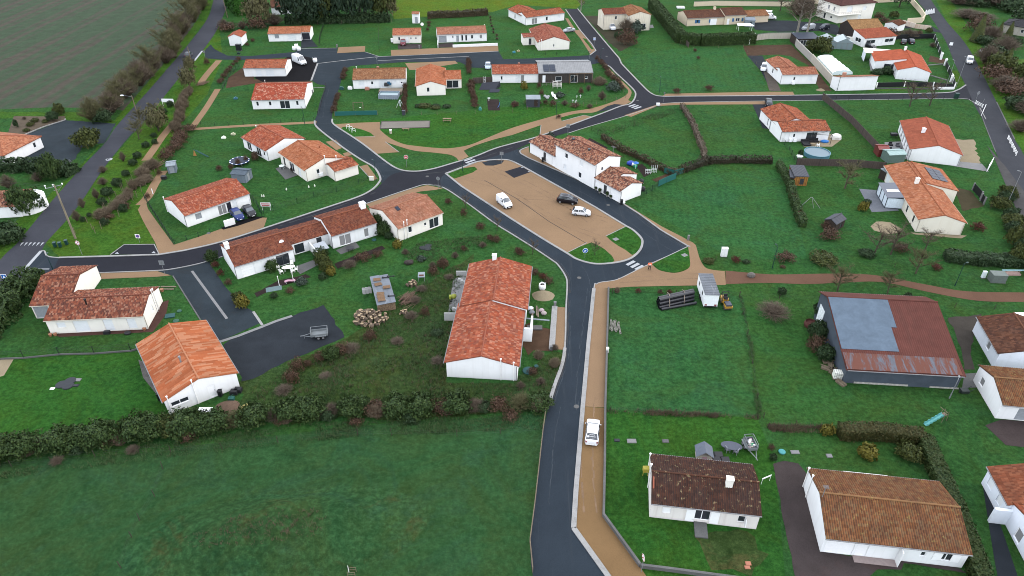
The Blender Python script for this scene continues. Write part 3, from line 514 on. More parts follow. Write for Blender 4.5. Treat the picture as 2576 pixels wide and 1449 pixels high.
def slope(m,E0,E1,R1,R0,col=.24,row=.36,amp=.035,thick=.11,u0=0):
 E0,E1,R1,R0=[Vector(p) for p in(E0,E1,R1,R0)];N=(E1-E0).cross(R0-E0).normalized()
 if N.z<0: N=-N
 L=(E1-E0).length;D=(R0-E0).length;n=max(1,round(L/col));k=4 if amp>0 else 1;rows=D/row
 T=[]
 for i in range(n*k+1):
  f=i/(n*k);a=amp*math.cos(2*PI*i/k) if amp>0 else 0
  T.append((E0.lerp(E1,f)+N*a,R0.lerp(R1,f)+N*a,i/k+u0))
 for (a,b,u),(c,d,w) in zip(T,T[1:]):
  m.face((a,c,d,b),((u,0),(w,0),(w,rows),(u,rows)))
  m.face((a,a-N*0-Vector((0,0,thick)),c-Vector((0,0,thick)),c),((u,.5),)*4)
 dz=Vector((0,0,thick))
 m.face((E0-dz,R0-dz,R1-dz,E1-dz),((0,.5),)*4)
 for a,b in((E0,R0),(E1,R1)): m.face((a,b,b-dz,a-dz),((.5,.5),)*4)
class Blk: pass
class House:
 def __init__(s,label,A,B,wall,roof,name='house',cat='house',h0=0,hA=0,group=None):
  a=g(A[0],A[1],hA);b=g(B[0],B[1],hA);s.ang=math.atan2(b.y-a.y,b.x-a.x);s.o=Vector((a.x,a.y,0));s.wm=wall;s.rm=roof
  s.root=empty(name,s.o,s.ang,label,cat,group)
 def loc(s,u,v,h=0):
  p=g(u,v,h)-s.o;c,n=math.cos(-s.ang),math.sin(-s.ang);return (p.x*c-p.y*n,p.x*n+p.y*c)
 def block(s,pts,eave=2.65,pitch=.30,ridge='x',ops=(),wall=None,roof=None,kind='gable',eaveB=None,rf=.5,rh=None,ov=.30,gov=.08,base=0.,col=.24,row=.36,amp=.035,rect=None,gut=True,pipes=((0,0),(1,0)),rname='roof',x=None,y=None):
  b=Blk();L=[s.loc(*p) for p in pts]
  if L: b.x0=min(p[0] for p in L);b.x1=max(p[0] for p in L);b.y0=min(p[1] for p in L);b.y1=max(p[1] for p in L)
  if x: b.x0,b.x1=x
  if y: b.y0,b.y1=y
  b.eave=eave;b.eB=eaveB if eaveB is not None else eave;b.ridge=ridge;b.kind=kind
  W=(b.y1-b.y0) if ridge=='x' else (b.x1-b.x0);b.W=W;b.rf=rf
  b.rh=rh if rh is not None else eave+pitch*W*rf
  if kind=='shed': b.rf=1.;b.rh=rh if rh is not None else eave+pitch*W;b.eB=b.rh
  if kind=='flat': b.rh=eave
  s.walls(b,ops,wall or s.wm,base);s.roofb(b,roof or s.rm,ov,gov,col,row,amp,rname)
  if gut and kind in('gable','shed') : s.gutters(b,ov,pipes)
  return b
 def prof(s,b,t):
  """height of the wall head at t (0..W) across the ridge"""
  k=b.W*b.rf
  if b.kind in('flat','hip'): return b.eave
  return b.eave+(b.rh-b.eave)*t/k if t<=k else b.rh+(b.eB-b.rh)*(t-k)/(b.W-k)
 def walls(s,b,ops,mat,base):
  m=MB()
  faces={'F':(Vector((b.x0,b.y0,0)),Vector((1,0,0)),Vector((0,-1,0)),b.x1-b.x0),'B':(Vector((b.x0,b.y1,0)),Vector((1,0,0)),Vector((0,1,0)),b.x1-b.x0),
   'L':(Vector((b.x0,b.y0,0)),Vector((0,1,0)),Vector((-1,0,0)),b.y1-b.y0),'R':(Vector((b.x1,b.y0,0)),Vector((0,1,0)),Vector((1,0,0)),b.y1-b.y0)}
  b.faces=faces
  for k,(o,t,n,L) in faces.items():
   gable=(b.ridge=='x' and k in'LR') or (b.ridge=='y' and k in'FB')
   if b.kind in('hip','flat'): gable=False
   if gable: H=min(b.eave,b.eB)
   elif k in'FL': H=b.eave
   else: H=b.eB
   O=[]
   for op in ops:
    if op[0]!=k: continue
    c=op[1]*L if op[1]<=1 else op[1];w=min(op[3],L-.3);c=min(max(c,w/2+.12),L-w/2-.12);O.append((c-w/2,op[2],c+w/2,min(op[2]+op[4],H-.05),op[5]))
   X=sorted({0.,L,*[q[0] for q in O],*[q[2] for q in O]});Z=sorted({base-0.,H,*[max(base,q[1]) for q in O],*[q[3] for q in O]})
   P=lambda x,z,d=0: o+t*x+Vector((0,0,z))-n*d
   for i in range(len(X)-1):
    for j in range(len(Z)-1):
     xc=(X[i]+X[i+1])/2;zc=(Z[j]+Z[j+1])/2
     if any(q[0]<xc<q[2] and q[1]<zc<q[3] for q in O): continue
     m.face((P(X[i],Z[j]),P(X[i+1],Z[j]),P(X[i+1],Z[j+1]),P(X[i],Z[j+1])),((X[i],Z[j]),(X[i+1],Z[j]),(X[i+1],Z[j+1]),(X[i],Z[j+1])))
   d=.16
   for q in O:
    x0,z0,x1,z1,kd=q
    for a,c in(((x0,z0),(x1,z0)),((x1,z0),(x1,z1)),((x1,z1),(x0,z1)),((x0,z1),(x0,z0))): m.face((P(*a),P(*c),P(*c,d),P(*a,d)))
    s.opening(P,x0,z0,x1,z1,kd)
   if gable:
    kx=L*b.rf;top=[(0,H),(L,H)]
    if b.eB>H+.01: top.append((L,b.eB))
    if b.rf<1: top.append((kx,b.rh))
    if b.eave>H+.01: top.append((0,b.eave))
    m.face([P(*q) for q in top],top)
  s.last=m.build('wall',mat,s.root)
 def opening(s,P,x0,z0,x1,z1,kd):
  slab=lambda m,a,c,e,f,d0,d1:[m.face(q) for q in ((P(a,c,d0),P(e,c,d0),P(e,f,d0),P(a,f,d0)),(P(a,c,d0),P(a,f,d0),P(a,f,d1),P(a,c,d1)),(P(e,c,d0),P(e,f,d0),P(e,f,d1),P(e,c,d1)),(P(a,f,d0),P(e,f,d0),P(e,f,d1),P(a,f,d1)),(P(a,c,d0),P(e,c,d0),P(e,c,d1),P(a,c,d1)))]
  if kd in KIND:
   nm,fm,gm,nl=KIND[kd];m=MB();t=.07
   slab(m,x0,z0,x1,z0+t,.05,.15);slab(m,x0,z1-t,x1,z1,.05,.15);slab(m,x0,z0+t,x0+t,z1-t,.05,.15);slab(m,x1-t,z0+t,x1,z1-t,.05,.15)
   for i in range(1,nl): c=x0+(x1-x0)*i/nl;slab(m,c-t*.6,z0+t,c+t*.6,z1-t,.055,.15)
   w=m.build(nm,fm,s.root);p=MB();p.face((P(x0+t,z0+t,.10),P(x1-t,z0+t,.10),P(x1-t,z1-t,.10),P(x0+t,z1-t,.10)));p.build('pane',gm,w)
   if nm=='window' and z0>.3: q=MB();slab(q,x0-.06,z0-.07,x1+.06,z0-.003,-.06,.0);q.build('sill',s.wm,w)
  else:
   nm,fm=SOLID[kd];m=MB()
   if nm in('roller_shutter','garage_door'):
    n=max(4,int((z1-z0)/(.14 if nm=='roller_shutter' else .45)))
    for i in range(n): a=z0+(z1-z0)*i/n;c=z0+(z1-z0)*(i+1)/n;slab(m,x0,a+.006,x1,c-.012,.09,.14)
    m.face((P(x0,z0,.12),P(x1,z0,.12),P(x1,z1,.12),P(x0,z1,.12)))
    m.build(nm,fm,s.root)
   else:
    slab(m,x0,z0,x1,z1,.08,.14);d=m.build(nm,fm,s.root);q=MB();slab(q,x1-.16,z0+1.,x1-.1,z0+1.15,.03,.08);q.build('handle',ZINC,d)
 def roofb(s,b,mat,ov,gov,col,row,amp,rname):
  m=MB();x0,x1,y0,y1=b.x0,b.x1,b.y0,b.y1
  if b.kind=='hip':
   e=b.eave;W=min(x1-x0,y1-y0)/2;r=e+(W+ov)*.33;X0,X1,Y0,Y1=x0-ov,x1+ov,y0-ov,y1+ov;z=e+.03
   if x1-x0>=y1-y0: A=Vector((x0+W,(y0+y1)/2,r));B=Vector((x1-W,(y0+y1)/2,r))
   else: A=Vector(((x0+x1)/2,y0+W,r));B=Vector(((x0+x1)/2,y1-W,r))
   c=[Vector(q) for q in((X0,Y0,z),(X1,Y0,z),(X1,Y1,z),(X0,Y1,z))]
   F=[(c[0],c[1],B,A),(c[1],c[2],B),(c[2],c[3],A,B),(c[3],c[0],A)] if x1-x0>=y1-y0 else [(c[0],c[1],A),(c[1],c[2],B,A),(c[2],c[3],B),(c[3],c[0],A,B)]
   for f in F:
    t=(f[1]-f[0]).normalized();nn=t.cross(f[2]-f[0]).normalized();w=nn.cross(t)
    m.face(f,[((p-f[0]).dot(t)/col,(p-f[0]).dot(w)/row) for p in f])
   for i in range(4): j=(i+1)%4;m.face((c[i],c[j],c[j]-Vector((0,0,.15)),c[i]-Vector((0,0,.15))))
   m.face([q-Vector((0,0,.15)) for q in c][::-1]);b.roof=m.build(rname,mat,s.root)
   rt=MB()
   for p,q in((c[0],A),(c[3],A),(c[1],B if x1-x0>=y1-y0 else A),(c[2],B),(A,B)):
    if (p-q).length>.2: rt.tube(p+Vector((0,0,.02)),q+Vector((0,0,.02)),.11,n=6)
   rt.build('ridge_tile',mat,b.roof);return
  if b.kind=='flat':
   m.box(x0-ov,y0-ov,b.eave+.002,x1+ov,y1+ov,b.eave+.14);b.roof=m.build(rname,mat,s.root);return
  up=.13
  if b.ridge=='x':
   ym=y0+b.W*b.rf;k=(b.rh-b.eave)/max(.01,ym-y0);X0,X1=x0-gov,x1+gov
   slope(m,(X0,y0-ov,b.eave-ov*k+up),(X1,y0-ov,b.eave-ov*k+up),(X1,ym,b.rh+up),(X0,ym,b.rh+up),col,row,amp)
   if b.rf<1:
    k2=(b.rh-b.eB)/(y1-ym);slope(m,(X1,y1+ov,b.eB-ov*k2+up),(X0,y1+ov,b.eB-ov*k2+up),(X0,ym,b.rh+up),(X1,ym,b.rh+up),col,row,amp,u0=200)
   A=(X0-.02,ym,b.rh+up+.03);B=(X1+.02,ym,b.rh+up+.03)
  else:
   xm=x0+b.W*b.rf;k=(b.rh-b.eave)/max(.01,xm-x0);Y0,Y1=y0-gov,y1+gov
   slope(m,(x0-ov,Y1,b.eave-ov*k+up),(x0-ov,Y0,b.eave-ov*k+up),(xm,Y0,b.rh+up),(xm,Y1,b.rh+up),col,row,amp)
   if b.rf<1:
    k2=(b.rh-b.eB)/(x1-xm);slope(m,(x1+ov,Y0,b.eB-ov*k2+up),(x1+ov,Y1,b.eB-ov*k2+up),(xm,Y1,b.rh+up),(xm,Y0,b.rh+up),col,row,amp,u0=200)
   A=(xm,Y0-.02,b.rh+up+.03);B=(xm,Y1+.02,b.rh+up+.03)
  b.roof=m.build(rname,mat,s.root)
  if amp>0 and b.rf<1:
   r=MB();a=Vector(A);c=Vector(B);n=max(2,int((c-a).length/.45))
   for i in range(n): r.tube(a.lerp(c,i/n),a.lerp(c,(i+1.08)/n),.12,.105,6)
   r.build('ridge_tile',mat,b.roof)
 def gutters(s,b,ov,pipes):
  m=MB();x0,x1,y0,y1=b.x0,b.x1,b.y0,b.y1;lo=lambda e,k:e-ov*k+.02
  gm=ZINC if s.wm not in(CREAM,SANDST) else SANDPIPE
  def done(m):
   if m.f: m.build('gutter',gm,s.root)
   return MB()
  if b.ridge=='x':
   k=(b.rh-b.eave)/max(.01,b.W*b.rf);m.tube((x0-.1,y0-ov-.05,lo(b.eave,k)),(x1+.1,y0-ov-.05,lo(b.eave,k)),.07,n=6);m=done(m)
   if b.rf<1: k2=(b.rh-b.eB)/(b.W*(1-b.rf));m.tube((x0-.1,y1+ov+.05,lo(b.eB,k2)),(x1+.1,y1+ov+.05,lo(b.eB,k2)),.07,n=6)
  else:
   k=(b.rh-b.eave)/max(.01,b.W*b.rf);m.tube((x0-ov-.05,y0-.1,lo(b.eave,k)),(x0-ov-.05,y1+.1,lo(b.eave,k)),.07,n=6);m=done(m)
   if b.rf<1: k2=(b.rh-b.eB)/(b.W*(1-b.rf));m.tube((x1+ov+.05,y0-.1,lo(b.eB,k2)),(x1+ov+.05,y1+.1,lo(b.eB,k2)),.07,n=6)
  done(m)
  for px,py in pipes:
   d=MB();X=x0-.06 if px==0 else x1+.06;Y=y0+.12 if py==0 else y1-.12
   if b.ridge=='y': X=x0+.12 if px==0 else x1-.12;Y=y0-.06 if py==0 else y1+.06
   d.tube((X,Y,.02),(X,Y,b.eave-.12),.05,n=6);d.build('downpipe',gm,s.root)
 def rz(s,b,x,y):
  t=(y-b.y0) if b.ridge=='x' else (x-b.x0);return s.prof(b,min(max(t,0),b.W))+.13
 def chimney(s,b,fx,fy,w=.6,d=.6,h=1.,mat=None,name='chimney',cap=True):
  x=b.x0+(b.x1-b.x0)*fx;y=b.y0+(b.y1-b.y0)*fy;z=s.rz(b,x,y);m=MB();m.box(x-w/2,y-d/2,z-.4,x+w/2,y+d/2,z+h);c=m.build(name,mat or s.wm,b.roof)
  if cap:
   q=MB();q.box(x-w/2-.06,y-d/2-.06,z+h+.002,x+w/2+.06,y+d/2+.06,z+h+.1)
   q.tube((x,y,z+h+.1),(x,y,z+h+.3),.12,.1,8);q.build('chimney_cap',mat or s.wm,c)
 def flue(s,b,fx,fy,r=.1,h=.9,mat=None):
  x=b.x0+(b.x1-b.x0)*fx;y=b.y0+(b.y1-b.y0)*fy;z=s.rz(b,x,y);m=MB();m.tube((x,y,z-.2),(x,y,z+h),r,n=8);m.tube((x,y,z+h-.15),(x,y,z+h+.05),r*1.8,r*1.6,8);m.build('flue',mat or DGREY,b.roof)
 def onroof(s,b,fx0,fy0,fx1,fy1,name,mat,up=.08,th=.05):
  x0=b.x0+(b.x1-b.x0)*fx0;x1=b.x0+(b.x1-b.x0)*fx1;y0=b.y0+(b.y1-b.y0)*fy0;y1=b.y0+(b.y1-b.y0)*fy1
  m=MB();P=[Vector((x,y,s.rz(b,x,y)+up)) for x,y in((x0,y0),(x1,y0),(x1,y1),(x0,y1))];dz=Vector((0,0,th));m.face([p+dz for p in P])
  for i in range(4): j=(i+1)%4;m.face((P[i],P[j],P[j]+dz,P[i]+dz))
  return m.build(name,mat,b.roof),P
 def panels(s,b,fx0,fy0,fx1,fy1,nx,ny):
  for i in range(nx):
   for j in range(ny):
    a=fx0+(fx1-fx0)*(i+.03)/nx;c=fx0+(fx1-fx0)*(i+.97)/nx;e=fy0+(fy1-fy0)*(j+.03)/ny;f=fy0+(fy1-fy0)*(j+.97)/ny
    s.onroof(b,a,e,c,f,'solar_panel',PANEL)
 def part(s,name,mat,fn,parent=None):
  m=MB();fn(m);return m.build(name,mat,parent or s.root)
 def pipes(s,b,face,fr,h=1.0,mat=None):
  """vertical service ducts on a gable that rise over the roof edge"""
  o,t,n,L=b.faces[face]
  for f in fr:
   p=o+t*(f*L)+n*.09;top=s.prof(b,f*L)+.5;m=MB();m.tube(p,p+Vector((0,0,top)),.06,n=6);m.tube(p+Vector((0,0,top)),p+Vector((0,0,top+.14)),.13,n=8);m.build('vent_pipe',mat or PVCW,s.root)
# --- left and centre front
h=House('large cream house with two mottled red roofs by the left junction, black flue on top',(128.8,840),(366,828.5),CREAM,T_MOTT)
b=h.block([(128.8,840),(366,828.5),(410,757.7)],2.75,.30,ops=[('F',.14,1.1,1.3,1.0,'S'),('F',.34,.1,2.2,2.1,'S'),('F',.62,.05,1.4,2.2,'S'),('F',.86,.3,1.3,1.9,'S'),('R',.45,.9,.8,1.2,'S')])
h.flue(b,.38,.32,.12,1.0,plain((.01,.01,.01),.5));h.pipes(b,'R',(.62,.70))
b2=h.block([(92.5,801),(255,701.5)],2.65,.33,ops=[('F',.2,.05,2.3,2.2,'g')]);
h.part('outdoor_unit',plain((.02,.02,.025)),lambda m:m.box(8.2,-.9,.0,9.1,-.4,.5))
h=House('white gabled house with a two-tone orange patterned tile roof beside the dark gravel yard',(435,1041),(603.75,973.5),WHITE,T_PATT)
b=h.block([(435,1041),(603.75,973.5),(349,868,2.6),(510,808,2.6)],2.55,.31,'y',ops=[('F',.18,1.15,2.3,.75,'W2'),('F',.62,.1,.95,2.1,'d'),('L',.6,.9,1.2,1.2,'W')],col=.32,row=.42,amp=.02,pipes=())
h.pipes(b,'F',(.04,.40));h.flue(b,.40,.35,.11,1.,ZINC)
h=House('row of three white terraced dwellings with old red tile roofs along the new dark road',(607.5,700),(742.75,658),WHITE2,T_OLDR,name='terraced_house',cat='terrace')
b=h.block([(607.5,700),(742.75,658),(563.7,650)],2.75,.31,ops=[('F',.2,.05,2.2,2.1,'GW'),('F',.80,.05,2.3,2.15,'BG')]);h.chimney(b,.03,.52,.7,.9,.9,WHITE2)
t=b
q0=h.loc(839,625.75);q1=h.loc(945,587)
b3=h.block([],2.8,.33,x=(q0[0],q1[0]),y=(q0[1],t.y1+.6),ops=[('F',.28,.05,2.3,2.15,'BC'),('F',.76,.35,.95,1.8,'C'),('L',.15,.1,.8,2.0,'s')]);h.chimney(b3,.93,.5,1.0,1.0,.9,WHITE)
b2=h.block([],2.5,.29,x=(t.x1-.1,q0[0]+.1),y=(t.y0+2.2,t.y1-.2),ops=[('F',.25,.05,1.9,2.0,'W'),('F',.75,.05,1.0,2.05,'D')],gut=False)
h.part('satellite_dish',FRW,lambda m:m.ball((t.x1-1.2,t.y0+2.,3.5),.45,10,6,(1,.35,1)))
h.part('partition_wall',WHITE,lambda m:m.box((t.x1+q0[0])/2-.1,t.y0-2.6,0,(t.x1+q0[0])/2+.1,t.y0+2.2,1.8))
h.part('awning',LGREY,lambda m:[m.face(((t.x1+q0[0])/2+.1+dx,y,z) for dx,y,z in((0,t.y0-1.8,1.7+e),(2.2,t.y0-1.8,1.7+e),(2.2,t.y0+.6,2.0+e),(0,t.y0+.6,2.0+e))) for e in(0,.05)])
h=House('cream white house with pale pinkish tile roof and skylight at the terrace end',(1004,607),(1102.75,569.5),CREAM,T_PINK)
b=h.block([(1004,607),(1102.75,569.5),(1039,487,2.7),(931.5,523,2.7)],2.75,.30,ops=[('F',.26,.95,.85,1.3,'W'),('F',.60,1.2,.55,.7,'W'),('F',.80,.1,2.2,2.1,'B')]);h.pipes(b,'F',(.13,.2));h.onroof(b,.24,.36,.31,.46,'skylight',PANEL,.1,.06)
h=House('white bungalow with a long red tile roof and two cars parked at its garage',(472.5,572),(632.5,514.5),WHITE,T_RED)
b=h.block([(472.5,572),(632.5,514.5),(435,533),(427.5,495,2.7)],2.6,.29,ops=[('F',.19,.9,1.2,1.2,'g'),('F',.55,.05,1.7,2.1,'BC'),('F',.66,.05,.9,2.1,'GD'),('F',.75,.05,.9,2.1,'S'),('F',.90,.05,2.5,2.1,'GW')]);h.pipes(b,'L',(.95,))
h=House('white gabled house with a brick red tile roof behind the salmon roofed house',(670,376),(761.5,347),WHITE,T_RED,hA=2.6)
b=h.block([(670,376,2.6),(761.5,347,2.6),(622.5,341,2.6),(675.25,405.75),(624,368)],2.6,.30,'y',ops=[('L',.75,.05,2.0,2.1,'B'),('L',.35,.05,2.0,2.1,'B'),('L',.12,.9,.8,1.1,'W')]);h.pipes(b,'B',(.4,))
h=House('cream house with salmon tile roof and a small attached garage on its right side',(769,424.5),(864,395.75),CREAM,T_SALM,hA=2.7)
b=h.block([(769,424.5,2.7),(864,395.75,2.7),(715,379.5,2.7),(719,410.75),(772.75,457)],2.7,.30,'y',ops=[('F',.30,1.0,.75,1.1,'W'),('F',.60,1.2,.7,.95,'W'),('L',.55,.05,2.2,2.1,'B'),('L',.25,.05,1.3,2.1,'S'),('L',.85,.05,.9,2.1,'D')]);h.pipes(b,'F',(.5,.78));h.flue(b,.75,.55,.1,.5,T_SALM);h.flue(b,.3,.6,.08,.4,T_SALM)
h.part('heat_pump',FRW,lambda m:m.box(b.x0+2.9,b.y0-.45,.5,b.x0+3.8,b.y0-.02,1.1))
p=h.loc(845.25,456.25);q=h.loc(905,439.5)
h.block([],2.35,.24,'x',x=(p[0],q[0]),y=(p[1],p[1]+5.2),roof=T_ORG,ops=[('L',.75,.1,.8,2.,'s')])
h=House('long white house with two staggered bright red tile roofs left of the lane',(1124.5,947.75),(1282.75,956.5),WHITE,T_RED)
b=h.block([(1124.5,947.75),(1282.75,956.5),(1316,786,2.7),(1160,764,2.7)],2.7,.29,'y',col=.3,row=.4,pipes=((1,0),));h.pipes(b,'F',(.77,.95),.8)
q=h.loc(1334,671.5,2.9);p=h.loc(1185,665,2.9)
b2=h.block([],2.95,.29,'y',x=(p[0],q[0]),y=(b.y1-1.,q[1]),col=.3,row=.4,ops=[('R',.6,.05,2.2,2.1,'B')],pipes=());h.chimney(b2,.40,.98,.7,.6,.9,WHITE)
h.part('wall_return',WHITE,lambda m:m.box(b.x1,b.y0+9.,0,b.x1+1.6,b.y0+9.3,2.5));h.part('wall_return',WHITE,lambda m:m.box(b.x1+1.3,b.y0+9.3,0,b.x1+1.6,b.y0+12.5,2.4))
# semi-detached
h=House('white pair of houses with dappled roofs and taller middle beside the car park lane',(1331,384.5),(1559,510.75),WHITE,T_SEMI,name='semi_detached_house',cat='house')
x1=h.loc(1398,420.75)[0];x2=h.loc(1497,474.5)[0];x3=h.loc(1559,510.75)[0];D=h.loc(1613,492)[1];D2=h.loc(1554,391,5.6)[1]
b=h.block([],2.75,.30,x=(0,x1*.42),y=(.25,D),pipes=());b=h.block([],2.75,.30,x=(x1*.42+.02,x1),y=(0,D+1.8),ops=[('F',.30,.1,.95,2.1,'D'),('F',.86,.1,1.,2.1,'s')],pipes=())
b=h.block([],5.6,.30,x=(x1+.02,x2),y=(-.1,D2),ops=[('F',.28,3.6,1.,1.15,'W'),('F',.66,3.6,1.,1.25,'S'),('F',.26,.8,1.,1.25,'S'),('F',.64,.8,1.,1.25,'W'),('R',.28,3.8,.6,.8,'W')]);h.flue(b,.62,.35,.2,.35,DGREY);h.flue(b,.16,.45,.2,.3,DGREY)
b=h.block([],2.75,.30,x=(x2+.02,x2+(x3-x2)*.52),y=(0,D+2.2),ops=[('F',.12,.1,1.,2.1,'s'),('F',.80,.1,.95,2.1,'D')],gut=False);b=h.block([],2.75,.30,x=(x2+(x3-x2)*.52+.02,x3),y=(.0,D),ops=[('F',.52,.05,2.4,2.1,'GW')],pipes=((1,0),))
h.part('aerial',ZINC,lambda m:[m.tube((x2-.6,D2*.75,5.8),(x2-.6,D2*.75,8.2),.03),*[m.tube((x2-1.2,D2*.75-.3+.15*i,8.1),(x2,D2*.75-.3+.15*i,8.1),.015) for i in range(5)]])
# left pair by the lane
h=House('white bungalow with a plain orange red roof next to the white panel van',(645.6,192.5),(718,192),WHITE,T_ORG)
b=h.block([(632,192.5),(720,192),(734,165),(630,137,3.9),(722,136,3.9)],2.6,.28,y=(0,8.2),ops=[('F',.35,.05,1.6,2.2,'S'),('F',.62,.05,2.4,2.1,'S'),('R',.35,.1,.9,2.1,'s')])
h=House('white bungalow with a bright speckled red roof and four openings facing the garden',(641,275),(772,272.5),WHITE,tiles('speckled_red_tiles',[(.50,.11,.06),(.40,.085,.05),(.55,.15,.09),(.68,.42,.33),(.46,.10,.055)],amt=.1))
b=h.block([(641,275),(768.5,272.5),(783,230),(636,246,2.6)],2.6,.28,ops=[('F',.10,.9,.7,1.2,'W'),('F',.34,.9,.7,1.2,'W'),('F',.62,.05,2.6,2.1,'B'),('F',.86,.9,.7,1.2,'W')],pipes=((1,0),));h.pipes(b,'B',(.05,))
# kiosk
h=House('tiny white transformer kiosk with a small brick red gable roof by the country road',(578.75,115),(610,115),WHITE,T_FLAT2,name='transformer_kiosk',cat='kiosk')
h.block([(578.75,115),(610,115),(620,102.5)],2.9,.38,'y',gut=False,amp=.0)
# top row
h=House('white bungalow with salmon roof and dark garage door at the end of the upper street',(685,104.5),(759,103),WHITE,T_SALM)
b=h.block([(685,104.5),(759,103),(681.5,60.5,4.0)],2.6,.28,y=(0,8.),ops=[('F',.26,1.,1.4,1.3,'g'),('F',.72,.05,2.6,2.2,'S')])
p=h.loc(783.5,97.5);h.block([],2.65,.28,x=(b.x1+.02,p[0]),y=(1.2,8.),ops=[('F',.42,.05,2.6,2.2,'GD')],pipes=())
h=House('small cream house with speckled orange roof behind the dark red car',(989.75,109.5),(1059.75,108),CREAM,tiles('speckled_orange_tiles',[(.58,.24,.14),(.62,.28,.17),(.56,.22,.12),(.36,.10,.06),(.60,.26,.15)],amt=.08))
b=h.block([(989.75,109.5),(1059.75,108)],2.75,.28,y=(0,7.6),ops=[('F',.22,1.,.7,1.1,'W'),('F',.50,.05,1.,2.1,'s'),('F',.64,1.2,.5,.75,'W'),('F',.82,1.2,.5,.75,'W')]);h.part('satellite_dish',FRW,lambda m:m.ball((b.x1+.5,6.,4.6),.55,10,6,(1,.4,1)));h.part('heat_pump',FRW,lambda m:m.box(-.9,1.2,.1,-.2,2.,1.3))
h=House('slim white garden hut with grey door behind the speckled orange roofed house',(1037.75,58.75),(1055.5,58.75),WHITE,T_PINK,name='garden_hut',cat='hut')
h.block([(1037.75,58.75),(1055.5,58.75)],3.4,.25,y=(0,2.6),ops=[('F',.58,.05,1.0,2.2,'GG')],gut=False)
h=House('long white bungalow with pinkish roof and narrow dark windows on the upper street',(1101.5,107.5),(1224.5,103),WHITE,T_PINK)
b=h.block([(1101.5,107.5),(1224.5,103)],2.75,.28,y=(0,8.2),ops=[('F',.10,.05,2.7,2.2,'GG'),('F',.31,1.3,.5,.9,'W'),('F',.405,.05,.9,2.1,'GG'),('F',.50,.4,.6,1.8,'G'),('F',.58,.4,.6,1.8,'G'),('F',.70,.9,.8,1.3,'W'),('F',.88,.9,.9,1.3,'C')]);h.pipes(b,'R',(.9,))
h=House('white house with two crossing orange roofs at the top end of the new road',(1323,63.75),(1419,51),WHITE,T_ORG)
b=h.block([(1323,63.75),(1419,51)],2.75,.28,y=(0,7.),ops=[('F',.22,.05,2.3,2.1,'BC'),('F',.54,.7,.9,1.4,'W'),('F',.86,.8,.9,1.3,'S')]);h.block([],2.75,.28,'y',x=(-.02,8.2),y=(3.5,14.),ops=[('L',.2,.4,.8,1.8,'W'),('L',.5,.4,.8,1.8,'W')])
h=House('cream gabled house with weathered pink red roof beside the new road',(1353.5,127),(1431.75,124),CREAM,tiles('weathered_pink_tiles',[(.46,.17,.12),(.40,.13,.09),(.52,.24,.18),(.36,.12,.08)],amt=.25))
b=h.block([(1353.5,127),(1431.75,124),(1338,72.5,2.6)],2.6,.30,'y',ops=[('F',.5,1.,.45,.9,'W'),('L',.25,.05,1.,2.1,'s'),('L',.55,.05,2.,2.1,'S')],pipes=());h.pipes(b,'F',(.03,.1));h.block([],2.7,.2,'x',x=(-4.,-.02),y=(6.5,11.),ops=[('F',.6,.1,.9,2.1,'D')],gut=False)
h=House('tall stained cream two-storey house with brown tile roof above the white van',(1583,40),(1638,37.5),DIRTYC,T_TAN,hA=5.3)
b=h.block([(1583,40,5.3),(1638,37.5,5.3)],5.3,.30,'y',y=(0,11.),ops=[('F',.68,.3,2.,2.1,'B'),('L',.12,3.4,.9,1.1,'S'),('L',.3,.3,.9,2.,'s')]);h.block([],5.3,.30,'x',x=(-8.2,-.02),y=(3.4,10.5),roof=T_OLDR,ops=[('F',.55,3.4,.8,1.2,'W'),('L',.5,3.2,.9,1.3,'S')])
h=House('long beige house with blue shutters and purplish red roof behind the tall hedge',(1727,66),(1857,60),BEIGE,T_BRN2)
b=h.block([(1727,66),(1820,62)],2.8,.30,y=(0,9.5),ops=[('F',.28,.9,1.1,1.2,'W'),('F',.66,.9,1.1,1.2,'W')]);h.chimney(b,.85,.5,.8,.6,.8,BEIGE)
b3=h.block([(1820,62),(1857,60)],3.3,.30,x=(b.x1+.02,b.x1+8.4),y=(-.4,9.),ops=[('F',.18,.05,1.,2.1,'s'),('F',.62,1.,1.6,1.2,'W2')],pipes=());
for f in(.235,.325,.615,.705): h.part('shutter',BLUESH,lambda m:m.box(b.x0+(b.x1-b.x0)*f-.35,-.06,.9,b.x0+(b.x1-b.x0)*f+.35,-.012,2.1))
for f in(.40,.84): h.part('shutter',BLUESH,lambda m:m.box(b3.x0+8.4*f-.35,-.47,1.,b3.x0+8.4*f+.35,-.412,2.2))
h.part('garage_shutter',FRW,lambda m:m.box(b.x1-5.4,-.07,.05,b.x1-2.9,-.012,2.3));h.block([],2.5,.28,x=(b3.x1+.1,b3.x1+9.6),y=(.6,8.),roof=T_TAN,gut=False)
h=House('tall cream villa with maroon hipped roof and a balcony at the top of the photo',(2104.5,58.75),(2190.75,50),CREAM,T_MAUVE,name='villa',cat='villa')
b=h.block([(2104.5,58.75),(2190.75,50)],6.4,y=(0,12.),kind='hip',ov=.5,ops=[('F',.28,3.6,2.4,2.1,'S'),('F',.72,3.8,1.5,1.5,'S'),('F',.2,.4,1.4,1.5,'S'),('F',.62,.4,1.2,1.9,'S'),('L',.25,3.8,1.,1.5,'C'),('L',.5,3.8,1.,1.5,'C'),('L',.6,.2,1.1,2.,'W'),('L',.3,1.,1.,.8,'W')])
bal=h.part('balcony',CREAM,lambda m:[m.box(-1.3,-1.4,3.,9.,-.01,3.2),m.box(-1.3,.0,3.,-.01,11.,3.2)])
